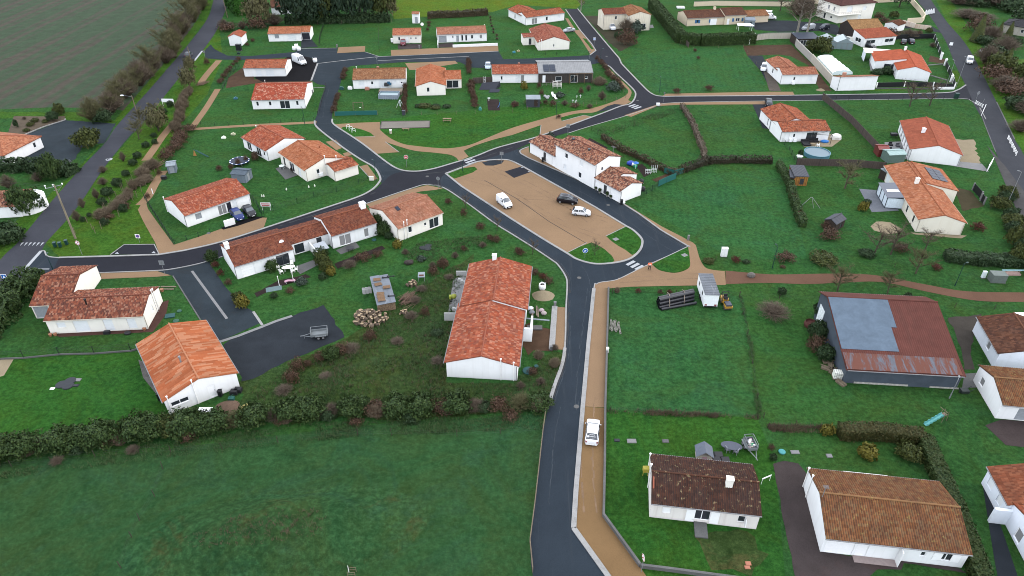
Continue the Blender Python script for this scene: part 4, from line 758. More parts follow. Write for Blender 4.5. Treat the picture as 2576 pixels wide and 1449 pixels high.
h.part('railing',ZINC,lambda m:[m.tube((-1.2,-1.3,z),(9,-1.3,z),.03) for z in(3.6,4.1)]+[m.tube((-1.2,-1.3,z),(-1.2,11,z),.03) for z in(3.6,4.1)]+[m.tube((-1.2+i*1.02,-1.3,3.2),(-1.2+i*1.02,-1.3,4.1),.025) for i in range(11)]+[m.tube((-1.2,-1.3+i*1.02,3.2),(-1.2,-1.3+i*1.02,4.1),.025) for i in range(1,13)],bal)
h=House('open barn with tan shingle roof and dark board gable behind the low red roofed annexe',(2149.5,77.5),(2227,74),SANDST,T_STRAW,name='shingled_barn',cat='barn',hA=3.)
b=h.block([(2149.5,77.5,3.),(2227,74,3.)],3.,.38,y=(0,9.),rf=.62,wall=wood('dark_boards',(.06,.045,.04),plank=(1.2,'Y')),amp=.01,gut=False)
h=House('low white annexe with red roof and wide dark windows left of the parked dark cars',(2169.5,118.75),(2249,112),WHITE,T_FLAT2,name='annexe',cat='annexe')
b=h.block([(2169.5,118.75),(2249,112)],2.9,.22,y=(0,6.),kind='shed',rf=1.,amp=.02,ops=[('F',.22,1.,3.6,1.2,'W2'),('F',.52,.1,1.6,2.2,'s'),('F',.80,1.,3.4,1.2,'W2'),('L',.5,1.,2.8,1.3,'W2'),('L',.15,.1,.9,2.,'s')],gut=False)
h=House('small white garage with red gable roof beside the tan shingled barn',(2222,76),(2236,79),WHITE,T_BRN2,name='garage',cat='garage')
h.block([],2.5,.32,'y',x=(0,4.6),y=(0,6),gut=False)
h=House('white bungalow with flat vivid orange red roof inside the black panel fence',(2259.5,176),(2341,183),WHITE2,T_FLAT,hA=2.7)
b=h.block([(2259.5,176,2.7),(2341,183,2.7)],2.7,.30,'y',y=(0,18.),amp=.012,col=.33,row=.4,ops=[('L',.2,.8,1.,1.3,'W')],pipes=());h.chimney(b,.45,.97,.6,.6,1.,WHITE)
h.block([],2.68,.12,'y',x=(-5.4,3.),y=(b.y0+(b.y1-b.y0)*.40,b.y1-.4),kind='shed',rh=4.1,amp=.012,col=.33,row=.4,gut=False,ops=[('F',.55,.05,4.,2.2,'B')])
h.part('lean_to_roof',plain((.66,.62,.55),.6),lambda m:m.box(-7.6,b.y1-2.2,2.7,1.,b.y1+3.2,2.85));h.part('lean_to_wall',BLUEW,lambda m:m.box(-7.4,b.y1-2.,0,-7.2,b.y1+3.,2.7))
h=House('windowless white blind-walled building with brick chimney at the end of the pool shelter',(2102,228.75),(2199.5,226),WHITE,T_PINK,name='outbuilding',cat='building')
b=h.block([(2102,228.75),(2199.5,226)],4.0,.05,y=(0,3.6),kind='shed',rh=3.1,amp=.02,gut=False);h.chimney(b,.22,.6,.9,.7,1.,stucco('brick',(.38,.2,.14),amt=.3),cap=False)
h=House('white house with pinkish orange L-shaped roof beside the stone boundary wall',(1963,212),(2052,211),WHITE,tiles('light_orange_tiles',[(.56,.26,.165),(.50,.20,.12),(.60,.31,.21),(.38,.15,.10)],amt=.1))
b=h.block([(1963,212),(2052,211)],2.9,.30,y=(0,6.4),ops=[('F',.36,1.1,.6,1.,'W'),('F',.80,.8,1.2,1.6,'S')]);b2=h.block([],2.9,.30,'y',x=(.02,6.8),y=(4.,14.),ops=[('L',.35,.9,1.,1.4,'W'),('L',.12,.1,.9,2.1,'s')],gut=False);h.part('heat_pump',FRW,lambda m:m.box(b.x0+3.2,-.6,.1,b.x0+4.1,-.1,.8))
h=House('white L-shaped house with orange roof and a black pergola beside the round pool',(1962,357),(2081,354),WHITE,T_ORG)
b=h.block([(1962,357),(2081,354)],2.7,.30,y=(0,7.),ops=[('F',.13,.1,.95,2.1,'s'),('F',.27,1.1,.6,.95,'W'),('F',.64,.05,2.6,2.2,'BG')]);b2=h.block([],2.7,.30,'y',x=(.3,9.6),y=(4.4,15.),ops=[('L',.5,.3,.6,1.9,'W'),('L',.25,.1,2.4,2.1,'g')],gut=False,pipes=())
h=House('white house with smooth brick red roof and white chimney near the right road',(2283,403),(2399.5,417),WHITE,T_FLAT2)
b=h.block([(2283,403),(2399.5,417),(2384.5,319,2.7),(2276,305,2.7)],2.7,.30,'y',amp=.012,col=.33,row=.4,ops=[('L',f,.1,1.2,2.1,'C') for f in(.1,.26,.42,.58,.74,.9)]);h.chimney(b,.32,.48,.7,.7,.9,WHITE)
h=House('big beige house with salmon roof, solar panels and a grey conservatory',(2302,583),(2416,592),SANDST,T_SALM)
b=h.block([(2302,583),(2416,592),(2237,418,2.7),(2232,454.5)],2.7,.30,'y',col=.3,row=.42,amp=.02,ops=[('L',.11,.7,.8,1.5,'G'),('L',.28,.7,.8,1.5,'G'),('L',.86,.1,2.6,2.1,'S')]);h.chimney(b,.38,.58,.7,.6,1.1,CREAM)
p=h.loc(2406,481,2.7);q=h.loc(2395,430,2.7)
b2=h.block([],2.72,.30,'y',x=(b.x0+1.,p[0]+.2),y=(p[1],b.y1+.1),col=.3,row=.42,amp=.02,gut=False,rf=.39) ;h.panels(b2,.60,.30,.92,.85,2,4)
c0=h.loc(2224.5,523);c1=h.loc(2207,487);fr=plain((.06,.075,.095),.4)
con=h.part('conservatory',plain((.62,.70,.76),.25,spec=.5),lambda m:m.box(c0[0]+.05,c0[1]+.05,0,b.x0-.01,c1[1]-.05,2.35))
h.part('conservatory_frame',fr,lambda m:[m.box(x-.06,y-.06,0,x+.06,y+.06,2.4) for x in(c0[0],) for y in [c0[1]+(c1[1]-c0[1])*i/3 for i in range(4)]]+[m.box(c0[0]-.06,c0[1]-.06,z,b.x0,c0[1]+.06,z+.12) for z in(0,2.3)]+[m.box(c0[0]-.06,c0[1],z,c0[0]+.06,c1[1],z+.12) for z in(0,2.3)],con)
h.part('conservatory_roof',plain((.035,.045,.075),.35,spec=.5),lambda m:[m.face(q) for q in((((c0[0]-.2,c0[1]-.2,2.45),(b.x0-.02,c0[1]-.2,2.75),(b.x0-.02,c1[1]+.2,2.75),(c0[0]-.2,c1[1]+.2,2.45))),((c0[0]-.2,c0[1]-.2,2.45),(c0[0]-.2,c0[1]-.2,2.3),(b.x0-.02,c0[1]-.2,2.6),(b.x0-.02,c0[1]-.2,2.75)))],con)
cy=(c0[1]+c1[1])/2;h.part('roof_light',FRW,lambda m:m.face(((c0[0]+.5,cy-.9,2.56),(b.x0-.5,cy-.9,2.72),(b.x0-.5,cy+.1,2.72),(c0[0]+.5,cy+.1,2.56))),con)
# lower right
h=House('old house with very dark lichen covered tile roof and white shutters beside the lane wall',(1632.9,1300.5),(1901.6,1331.5),TIRED,T_DARK)
b=h.block([(1632.9,1300.5),(1901.6,1331.5),(1637,1146,2.75)],2.75,.31,col=.26,amp=.05,ops=[('F',.15,.95,.95,1.05,'s'),('F',.48,.55,1.9,1.75,'W2'),('F',.845,.95,.85,1.05,'W')],pipes=());h.chimney(b,.72,.40,.75,.6,1.1,CREAM);h.pipes(b,'L',(.95,.62))
for f in(.375,.60): h.part('shutter',FRW,lambda m:m.box(b.x0+(b.x1-b.x0)*f-.5,-.06,.2,b.x0+(b.x1-b.x0)*f+.5,-.012,2.2))
h.part('shutter',FRW,lambda m:m.box(b.x0+(b.x1-b.x0)*.875,-.75,.95,b.x0+(b.x1-b.x0)*.875+.06,-.02,2.));h.part('doorstep',CONCD,lambda m:m.box(b.x0+(b.x1-b.x0)*.42,-2.1,0,b.x0+(b.x1-b.x0)*.54,-.02,.2));r=h.onroof(b,.005,.2,.02,.4,'replaced_tile',T_RED,.06,.03)
h=House('wide white house with striped brown orange tile roof in the lower right corner garden',(2070.7,1388.6),(2405.8,1426.8),WHITE2,T_BRN)
b=h.block([(2070.7,1388.6),(2405.8,1426.8),(2026,1244),(2362.5,1216,2.7)],2.7,.31,col=.26,amp=.055,ops=[('F',.12,.05,3.0,2.1,'GW'),('F',.28,.05,1.2,2.05,'s'),('F',.70,1.2,.55,.75,'W'),('F',.86,.9,1.5,1.15,'W2')],pipes=((1,0),));h.pipes(b,'L',(.97,.80))
for f in(.80,.925): h.part('shutter',FRW,lambda m:m.box(b.x0+(b.x1-b.x0)*f-.45,-.06,.85,b.x0+(b.x1-b.x0)*f+.45,-.012,2.1))
h.part('porch_recess',plain((.38,.30,.28),.7),lambda m:m.box(b.x0+(b.x1-b.x0)*.23,-.9,0,b.x0+(b.x1-b.x0)*.53,-.02,.08));h.part('porch_side',WHITE,lambda m:m.box(b.x0+(b.x1-b.x0)*.53,-.9,0,b.x0+(b.x1-b.x0)*.535,-.02,2.4));h.part('gutter_board',PVCW,lambda m:m.box(b.x0+(b.x1-b.x0)*.28,b.y1+.3,2.4,b.x0+(b.x1-b.x0)*.62,b.y1+.5,2.62));h.part('aerial',ZINC,lambda m:[m.tube((-.2,b.y0+4.2,2),(-.2,b.y0+4.2,6),.04)]+[m.tube((-.5,b.y0+4.+.1*i,5.9),(.1,b.y0+4.+.1*i,5.9),.02) for i in range(5)])
h=House('long white house with dark brown roof at the right edge behind the rusty barn',(2497,925),(2445.75,832.75),BLUEW,T_BRN2)
b=h.block([(2497,925),(2445.75,832.75)],2.7,.30,y=(-9.,0),amp=.04,roof=T_BRN2,ops=[('B',.38,.9,1.1,1.2,'C')],pipes=())
h=House('white gabled house with brown striped roof and tilted gable window at the right edge',(2502.6,1052),(2576,1059),WHITE,T_BRN)
b=h.block([(2502.6,1052),(2452,957.75)],2.7,.31,x=(0,12),amp=.05,ops=[('L',.75,.9,1.1,1.2,'C'),('F',.30,.05,2.6,2.1,'GG'),('F',.8,.3,2.6,1.6,'C')],pipes=())
h=House('pale blue white house with red brown roofs at the lower right edge',(2517,1310),(2468,1215),BLUEW,T_ORG)
b=h.block([(2517,1310),(2468,1215)],2.8,.30,y=(-9,0),roof=tiles('worn_red_tiles',[(.34,.12,.065),(.28,.10,.055),(.40,.16,.09)],amt=.3),ops=[('B',.75,.9,1.2,1.2,'S'),('B',.3,.9,1.2,1.2,'S')],pipes=())
b=h.block([],3.,.34,'y',x=(-9.5,-.02),y=(-9,-.3),amp=.04,ops=[('B',.35,1.4,1.1,1.1,'W2'),('B',.7,.4,1.2,1.6,'C')],pipes=());h.part('buttress',BLUEW,lambda m:m.box(-.5,-.3,0,-.1,1.5,2.3))
# rusty barn
h=House('big corrugated metal barn with half grey half rusty roof behind the brown path',(2119.5,962.75),(2404.5,979),metal('galvanised_sheet',(.13,.16,.20),.55,rust=((.16,.08,.05),.66,.5)),metal('rusty_sheet',(.19,.066,.050),.9,rust=((.13,.050,.038),.5,.6),met=0),name='metal_barn',cat='barn')
ly=h.loc(2054.5,799);D=ly[1];L=h.loc(2404.5,979)[0];e0=2.7
b=h.block([],e0,x=(0,L),y=(0,D),rf=.80,rh=6.2,eaveB=4.9,ov=.35,gov=.3,col=.3,row=1.,amp=.03,gut=True,pipes=((1,0),))
o,_=h.onroof(b,-.012,.20,.50,.798,'roof_sheet',metal('light_grey_sheet',(.17,.23,.30),.8,met=0),.03,.03);o['label']='light grey newer sheets'
o,_=h.onroof(b,.50,.47,.55,.798,'roof_sheet',metal('light_grey_sheet_b',(.17,.23,.30),.8,met=0),.03,.03)
o,_=h.onroof(b,-.012,-.02,.99,.16,'roof_sheet',metal('streaked_sheet',(.19,.21,.25),.8,rust=((.19,.070,.046),.39,.97),met=0),.03,.02);o['label']='streaked half rusty eaves sheets'
SEAM=metal('seam_metal',(.24,.15,.13),.5)
for i in range(24): h.onroof(b,.02+i*.04,.0,.0225+i*.04,.16,'seam',SEAM,.055,.02)
h.part('base_boards',plain((.55,.53,.47),.8,var=.35),lambda m:[m.box(1.5,-.06,.05,9,-.012,.35),m.box(12,-.06,.05,16,-.012,.3)]);h.part('light_panel',plain((.62,.66,.66),.5,var=.2),lambda m:[m.box(-.09,D-3.4,.5,-.012,D-1.2,3.6)])
# left edge
h=House('white house with orange hipped roof at the left edge beside the gravel forecourt',(19,419),(94,379.5),WHITE,tiles('pale_orange_tiles',[(.56,.24,.14),(.60,.28,.17),(.52,.20,.11),(.40,.15,.09)],amt=.1))
b=h.block([(19,419),(94,379.5)],2.7,x=(0,11.),y=(0,12.5),kind='hip',ops=[('F',.80,.9,.8,1.2,'W')])
b=h.block([],3.0,.34,x=(-7,7.),y=(12.6,21.),ops=[('R',.35,.5,.9,1.7,'S'),('R',.65,.5,.9,1.7,'S')])
h=House('white round-ended house with a scrap of red roof at the left edge among shrubs',(14,548),(43,546),WHITE,T_SEMI)
b=h.block([(14,548),(44,546)],2.5,.25,x=(-8,3.2),y=(0,7),gut=False);h.part('bow_wall',WHITE,lambda m:m.lathe([(3.4,0),(3.4,2.5)],20,(3.2,3.6,0)))
# beyond the trees at the top left
h=House('white house with dark brown roof behind the conifers at the top left',(685,38),(735,35),WHITE2,T_BRN2)
h.block([],2.8,.3,x=(0,13),y=(0,9),ops=[('F',.75,.9,1.2,1.2,'S')],gut=False)
h=House('white house with curtained windows at the very top behind the conifers',(785,12),(825,10),WHITE2,T_BRN2)
h.block([],2.9,.3,x=(0,12),y=(0,9),ops=[('F',.25,.8,2.2,1.5,'C'),('F',.7,.8,1.2,1.5,'C')],gut=False)
h=House('old grey house with slate hipped roof among brambles at the top right',(2516,82),(2576,92),stucco('grey_old_wall',(.36,.34,.29),amt=.7,stain=(.18,.17,.14)),T_SLATE)
h.block([],3.0,x=(0,16),y=(0,9),kind='hip',ops=[('L',.6,.1,1.,2.,'s'),('F',.4,1.,1.,1.2,'W')])
h=House('white bungalow with tan roof and a rectangular steel pool in its back garden',(890,223.75),(1022,220),WHITE,T_TAN)
b=h.block([(890,223.75),(1022,220)],2.7,.29,y=(0,9.6),ops=[('F',.16,.8,1.3,1.4,'S'),('F',.36,1.1,.7,.95,'W'),('F',.57,.05,2.3,2.2,'S'),('F',.76,1.1,1.5,1.1,'S'),('F',.92,1.2,.6,.5,'W')]);h.flue(b,.45,.85,.25,.4,plain((.35,.16,.1)));h.pipes(b,'B',(.02,))
h=House('cream L-shaped house with coral tile roof and one dark window in its front gable',(1049,241),(1121.5,239),CREAM,tiles('coral_tiles',[(.56,.22,.12),(.50,.17,.085),(.62,.28,.17),(.54,.20,.105)],amt=.06))
b=h.block([(1049,241),(1121.5,239)],2.7,.30,'y',y=(0,15.5),ops=[('F',.40,1.,.8,1.3,'W')],pipes=());h.block([],2.7,.30,'x',x=(b.x1+.02,b.x1+4.6),y=(5.4,13.),ops=[('F',.45,.1,3.4,2.2,'B')],pipes=((1,0),),gut=True)
h=House('white and timber clad house with half tiled half sheet metal roof and a solar array',(1239,209),(1354,207.5),WHITE,T_RED)
b=h.block([(1239,209),(1354,207.5)],2.7,.28,y=(0,8.6),ops=[('F',.2,.9,.6,1.1,'W'),('F',.56,.1,1.6,2.1,'S'),('F',.62,.05,2.,2.2,'BC')],gut=True,pipes=());h.flue(b,.6,.7,.2,.4,plain((.35,.14,.09)))
TB=wood('grey_brown_boards',(.10,.085,.075),plank=(1.4,'X'));L=h.loc(1487,201)[0]
b2=h.block([],3.0,.22,x=(b.x1+.02,L),y=(-.6,11.),wall=TB,roof=SHEETG,amp=.03,col=.5,ops=[('F',.10,.1,.9,2.2,'d'),('F',.37,.6,1.8,1.3,'W'),('F',.66,.1,2.1,2.1,'B'),('F',.88,1.2,.8,.7,'W')],pipes=((1,0),));h.panels(b2,.09,.03,.32,.36,2,4)
h.part('deck_rail',plain((.35,.33,.30)),lambda m:[m.tube((b2.x0+1.+i*1.1,-3.,0),(b2.x0+1.+i*1.1,-3.,1.),.03) for i in range(6)]+[m.tube((b2.x0+1.,-3.,z),(b2.x0+6.5,-3.,z),.03) for z in(.5,1.)])
h.part('timber_props',wood('raw_timber',(.22,.15,.09)),lambda m:[m.tube((b2.x0+9+i*2.2,-1.4,0),(b2.x0+9+i*2.2,-1.4,2.9),.08) for i in range(4)]+[m.tube((b2.x0+9,-1.4,2.9),(b2.x0+15.6,-1.4,2.9),.07),m.tube((b2.x0+9,-1.4,.3),(b2.x0+11.2,-.8,2.6),.06)])
# ---------------- vegetation ----------------
L_EVER=leafm('evergreen_leaf',[(.020,.044,.011),(.036,.070,.016),(.058,.092,.020)]);L_DEEP=leafm('dark_evergreen_leaf',[(.018,.042,.015),(.028,.056,.019),(.042,.072,.024)])
L_OLIVE=leafm('olive_leaf',[(.035,.050,.012),(.060,.075,.016),(.085,.095,.018)]);L_BEECH=leafm('dry_beech_leaf',[(.075,.038,.022),(.12,.068,.040),(.05,.030,.020)]);L_GOLD=leafm('golden_leaf',[(.12,.11,.016),(.18,.15,.02),(.09,.09,.016)])
L_TWIG=leafm('twig',[(.11,.08,.056),(.165,.125,.088),(.08,.058,.044)]);L_TWIGG=leafm('mossy_twig',[(.10,.098,.042),(.145,.135,.058),(.075,.066,.036)]);L_RED=leafm('red_brown_leaf',[(.085,.024,.018),(.12,.04,.022),(.055,.02,.016)]);L_STRAW=leafm('dry_stalk',[(.15,.11,.07),(.21,.16,.105),(.10,.075,.05)]);L_GREY=leafm('grey_green_leaf',[(.05,.075,.055),(.075,.10,.075),(.035,.055,.04)]);L_CONI=leafm('conifer_leaf',[(.012,.030,.016),(.02,.042,.02),(.03,.052,.022)])
BARK=wood('bark',(.10,.085,.06));BARKG=wood('mossy_bark',(.14,.13,.08))
def quad(m,p,n,s,rng,asp=1.):
 t=n.orthogonal().normalized();t=Matrix.Rotation(rng.random()*6.28,3,n)@t;b=n.cross(t);t=t*s;b=b*s*asp;m.face((p-t-b,p+t-b*.3,p+t*.9+b,p-t*.5+b*.8))
def crown(seed,n=1500,leaf=.09,lump=.28,flat=1.,shell=.45,freq=1.6,base=-.55):
 r=random.Random(seed);m=MB();off=Vector((seed*3.1,seed*1.7,0))
 while len(m.f)<n:
  d=Vector((r.gauss(0,1),r.gauss(0,1),r.gauss(0,1))).normalized()
  if d.z<base: continue
  k=1+lump*2*noise.noise(d*freq+off)+lump*noise.noise(d*freq*2.7+off);q=k*(1-shell*r.random()**2)
  if noise.noise(d*3.3+off*2)<-.33 and r.random()<.75: continue
  p=Vector((d.x*q*.92,d.y*q*.92,(d.z*q*.5+.46)*flat))
  if p.z<0: p.z=r.random()*.08
  nn=(d+Vector((r.gauss(0,.6),r.gauss(0,.6),r.gauss(0,.6)))).normalized();quad(m,p,nn,leaf*(.5+r.random()*.8),r)
 return m
def twigs(seed,n=420,base=.12,spread=.95,lean=.5,thick=.010,up=.25):
 r=random.Random(seed);m=MB()
 for i in range(n):
  a=r.random()*6.28;R0=base*r.random()**.5;q=Vector((math.cos(a)*R0,math.sin(a)*R0,0));e=r.random()
  tip=Vector((math.cos(a)*spread*e,math.sin(a)*spread*e,(1-.55*e*e)*(.55+.5*r.random())))
  mid=q.lerp(tip,.5)+Vector((r.gauss(0,.05),r.gauss(0,.05),.08));
  for s,t,w in((q,mid,thick*1.3),(mid,tip,thick)):
   x=(t-s).cross(Vector((r.gauss(0,1),r.gauss(0,1),r.gauss(0,1)))).normalized()*w;m.face((s-x,s+x,t+x*.5,t-x*.5))
  for k in range(4):
   f=.3+.7*r.random();s=mid.lerp(tip,f);t=s+Vector((r.gauss(0,.16),r.gauss(0,.16),.02+.16*r.random()));x=(t-s).cross(Vector((r.gauss(0,1),r.gauss(0,1),1))).normalized()*thick*.6;m.face((s-x,s+x,t))
 return m
def tree_parts(seed,limbs=9,tw=46,spread=.42,trunk=.24,thick=.0055,lo=.22):
 r=random.Random(seed);T=MB();W=MB();p=Vector((0,0,0));top=Vector((r.gauss(0,.03),r.gauss(0,.03),.72))
 T.tube(p,(top*.5),.028,.020,7);T.tube(top*.5,top,.020,.008,6)
 for i in range(limbs):
  f=lo+(.98-lo)*(i+.5)/limbs;s=top*f;a=i*2.4+r.random();L=spread*(1.15-.6*f)*(.8+.4*r.random());e=s+Vector((math.cos(a)*L,math.sin(a)*L,L*(.55+.5*r.random())));T.tube(s,e,.011,.004,5,False)
  for k in range(tw):
   u=.15+.85*r.random();q=s.lerp(e,u);t=q+Vector((math.cos(a)*.06+r.gauss(0,.085),math.sin(a)*.06+r.gauss(0,.085),.02+r.random()*.15));x=(t-q).cross(Vector((r.gauss(0,1),r.gauss(0,1),.3))).normalized()*thick;W.face((q-x,q+x,t))
   for z in range(3):
    q2=q.lerp(t,.3+.7*r.random());t2=q2+Vector((r.gauss(0,.045),r.gauss(0,.045),r.random()*.07));y=(t2-q2).cross(Vector((r.gauss(0,1),r.gauss(0,1),.3))).normalized()*thick*.7;W.face((q2-y,q2+y,t2))
 for k in range(tw*2):
  q=top*(.75+.25*r.random());t=q+Vector((r.gauss(0,.07),r.gauss(0,.07),.05+r.random()*.2));x=(t-q).cross(Vector((r.gauss(0,1),r.gauss(0,1),.3))).normalized()*thick;W.face((q-x,q+x,t))
 return T,W
BIN=bpy.data.collections.new('bin')
def mesh_of(m,mat):
 o=m.build('tmp',mat);me=o.data;bpy.data.objects.remove(o);return me
SHR={'ever':([mesh_of(crown(i,3400,.050,.34,shell=.55),L_EVER) for i in(1,2,3)],'evergreen shrub'),'deep':([mesh_of(crown(i,2200,.06,.26),L_DEEP) for i in(4,5)],'shrub'),'olive':([mesh_of(crown(i,2000,.06,.3),L_OLIVE) for i in(6,7)],'shrub'),
'beech':([mesh_of(crown(i,1500,.05,.4,shell=.85),L_BEECH) for i in(8,9,10)],'shrub'),'gold':([mesh_of(crown(i,800,.10,.25),L_GOLD) for i in(11,)],'shrub'),'red':([mesh_of(crown(i,1200,.055,.35,shell=.8),L_RED) for i in(12,13)],'shrub'),
'twig':([mesh_of(twigs(i),L_TWIG) for i in(14,15,16)],'bare shrub'),'mossy':([mesh_of(twigs(i,460,.2,.9),L_TWIGG) for i in(17,18)],'bare shrub'),'straw':([mesh_of(twigs(i,380,.5,.9,thick=.013),L_STRAW) for i in(19,20)],'dry stalks'),'grey':([mesh_of(crown(i,900,.085,.3),L_GREY) for i in(21,)],'shrub'),'coni':([mesh_of(crown(i,1700,.07,.2,base=-.8),L_CONI) for i in(22,23)],'conifer')}
NM={'ever':'evergreen_shrub','deep':'evergreen_shrub','olive':'olive_green_shrub','beech':'brown_leaved_shrub','gold':'golden_shrub','red':'red_leaved_shrub','twig':'bare_shrub','mossy':'bare_shrub','straw':'dry_stalks','grey':'grey_green_shrub','coni':'clipped_conifer'}
_r=random.Random(5)
def shrub(kind,p,w,h,label,group=None,world=False):
 if kind in('beech','red','twig') and w<6: w*=.74;h*=.74
 if kind=='deep': w*=.76;h*=.74
 me=_r.choice(SHR[kind][0]);o=bpy.data.objects.new(NM[kind],me);COL.objects.link(o);q=Vector(p) if world else g(*p);q.z=hgt(q.x,q.y) if abs(q.x)<80 and q.y<260 else 0
 o.location=q;o.scale=(w/2*(.92+.16*_r.random()),w/2*(.92+.16*_r.random()),h);o.rotation_euler=(0,0,_r.random()*6.28);return tag(o,label,SHR[kind][1],group)
def row(kinds,pts,sp,w,h,desc,group,jit=.3,ends='left'):
 P=[Vector(p) for p in gs(pts)];out=[];d=0
 Ls=[(P[i+1]-P[i]).length for i in range(len(P)-1)];T=sum(Ls);n=max(1,int(T/sp)+1)
 for i in range(n):
  t=T*i/max(1,n-1);k=0
  while k<len(Ls)-1 and t>Ls[k]: t-=Ls[k];k+=1
  p=P[k].lerp(P[k+1],min(1,t/Ls[k]));p+=Vector((_r.gauss(0,jit),_r.gauss(0,jit),0));s=.75+.5*_r.random()
  kd=kinds[i%len(kinds)] if isinstance(kinds,(list,tuple)) else kinds
  out.append(shrub(kd,p,w*s,h*(.75+.5*_r.random()),desc.format(n=ORD[i],k={'ever':'evergreen','deep':'dark evergreen','olive':'olive green','beech':'brown leaved','twig':'bare','mossy':'bare mossy','straw':'dry','red':'red leaved','gold':'golden','grey':'grey green'}.get(kd,kd)),group,True))
 return out
def hedge(pts,w,h,label,mat,dens=38,leaf=.14,name='hedge',lump=.12,closed=False,cut=1):
 P=gs(pts);r=random.Random(int(P[0].x*10)&1023);m=MB()
 o0=P[0].copy();P=[p-o0 for p in P]
 for a,b in zip(P,P[1:]):
  d=(b-a);L=d.length;d.normalize();nn=Vector((-d.y,d.x,0));N=int(dens*L*(w+2*h)/ (1))
  core=.80 if lump<.3 else .5
  A=[a-nn*w/2*core,b-nn*w/2*core,b+nn*w/2*core,a+nn*w/2*core];hz=Vector((0,0,h*(.86 if lump<.3 else .6)))
  m.face([q+hz for q in A]);
  for i in range(4): j=(i+1)%4;m.face((A[i],A[j],A[j]+hz,A[i]+hz))
  for _ in range(N):
   t=r.random();u=r.random()*(w+2*h);q=a+d*(t*L)
   k=1+lump*2*noise.noise(Vector(((q.x+o0.x)*.7,(q.y+o0.y)*.7,u*.8)))
   if u<h: p=q-nn*(w/2*k)+Vector((0,0,u));n=-nn
   elif u<h+w: p=q+nn*(u-h-w/2)+Vector((0,0,h*k));n=Vector((0,0,1))
   else: p=q+nn*(w/2*k)+Vector((0,0,u-h-w));n=nn
   p+=n*r.gauss(0,.07);n=(n+Vector((r.gauss(0,.55),r.gauss(0,.55),r.gauss(0,.55)))).normalized();quad(m,p,n,leaf*(.5+.8*r.random()),r)
  for e,s in((a,-1),(b,1)):
   for _ in range(int(dens*w*h)):
    p=e+nn*(r.random()-.5)*w+Vector((0,0,h*r.random()))+d*s*r.random()*.1;quad(m,p,(d*s+Vector((r.gauss(0,.5),r.gauss(0,.5),r.gauss(0,.5)))).normalized(),leaf*(.5+.8*r.random()),r)
 o=m.build(name,mat,loc=o0);return tag(o,label,'hedge')
_tp={}
def tree(uv,h,label,seed=1,kind='bare',group=None,name='bare_tree',w=1.):
 k=(seed,kind)
 if k not in _tp:
  if kind=='bare': T,W=tree_parts(seed);_tp[k]=(mesh_of(T,BARKG),mesh_of(W,L_TWIGG))
  elif kind=='birch': T,W=tree_parts(seed,11,26,.26,lo=.3,thick=.004);_tp[k]=(mesh_of(T,wood('pale_bark',(.42,.38,.32))),mesh_of(W,L_TWIG))
  elif kind=='brown': T,W=tree_parts(seed,8,30,.45);_tp[k]=(mesh_of(T,BARK),mesh_of(W,L_TWIG))
  elif kind=='cone':
   T=MB();T.tube((0,0,0),(0,0,.8),.03,.008,6);r=random.Random(seed);W=MB()
   for _ in range(1600):
    z=r.random()**1.3;a=r.random()*6.28;R_=.24*(1-z)**.7*(.75+.35*r.random());quad(W,Vector((math.cos(a)*R_,math.sin(a)*R_,.03+z*.97)),Vector((math.cos(a),math.sin(a),.4)).normalized(),.03,r)
   _tp[k]=(mesh_of(T,BARK),mesh_of(W,L_OLIVE))
  else:
   T=MB();T.tube((0,0,0),(0,0,.6),.035,.015,7);r=random.Random(seed)
   for i in range(6): a=i*1.05;T.tube((0,0,.2+.06*i),(math.cos(a)*.25,math.sin(a)*.25,.45+.07*i),.012,.004,5,False)
   m=crown(seed,2600,.05,.35,shell=.6,freq=2.);W=MB()
   for f in m.f: W.face([(m.v[i][0]*.38,m.v[i][1]*.38,.1+m.v[i][2]*.9) for i in f])
   _tp[k]=(mesh_of(T,BARK),mesh_of(W,{'ever':L_CONI,'olivet':L_OLIVE,'mossc':L_TWIGG}.get(kind,L_EVER)))
 a=empty(name,g(*uv),_r.random()*6.28,label,'tree',group);a.scale=(h*w,h*w,h)
 for nm,me in zip(('trunk','crown'),_tp[k]): o=bpy.data.objects.new(nm,me);COL.objects.link(o);o.parent=a
 return a
# left front hedgerow: big evergreens with brown thicket between
HG='bushes of the tall hedgerow across the meadow edge'
hr=[(5,1150),(60,1120),(108,1098),(150,1088),(200,1080),(255,1062),(300,1070),(345,1064),(385,1060),(430,1052),(470,1042),(505,1030),(545,1030),(590,1035),(640,1030),(690,1020),(735,1018),(780,1024),(835,1022),(890,1020),(945,1012),(1000,1012),(1060,1012),(1105,1010),(1150,1018),(1200,1018),(1255,1010),(1310,1012),(1355,1008)]
hk=['ever','ever','twig','ever','ever','ever','beech','ever','ever','olive','ever','ever','ever','mossy','ever','twig','ever','ever','twig','ever','beech','ever','ever','beech','ever','twig','beech','mossy','ever']
hs=[(5.2,4.6),(4.6,4.2),(4,3.5),(5,4.2),(4.6,3.6),(5.6,4.8),(3,2.6),(6.0,5.2),(4.4,4.),(3.4,3.),(6.4,5.2),(4,3.2),(4.6,3.8),(3,3.2),(5.0,4.2),(3.6,3.2),(4.6,4.2),(4.2,3.6),(4.,3.2),(4.6,4.),(3.6,3.2),(4.6,3.4),(4.6,3.8),(3.4,3.),(4.8,4.2),(4.,3.),(4.,3.2),(4.,3.2),(3.,2.4)]
cnt={}
YB=[(-60,1158),(0,1147),(95,1128),(281,1106),(375,1090),(562,1074),(750,1043),(950,1036),(1370,1022),(1500,1020)]
def ybed(x):
 for a,b in zip(YB,YB[1:]):
  if x<=b[0]: return a[1]+(b[1]-a[1])*(x-a[0])/(b[0]-a[0])
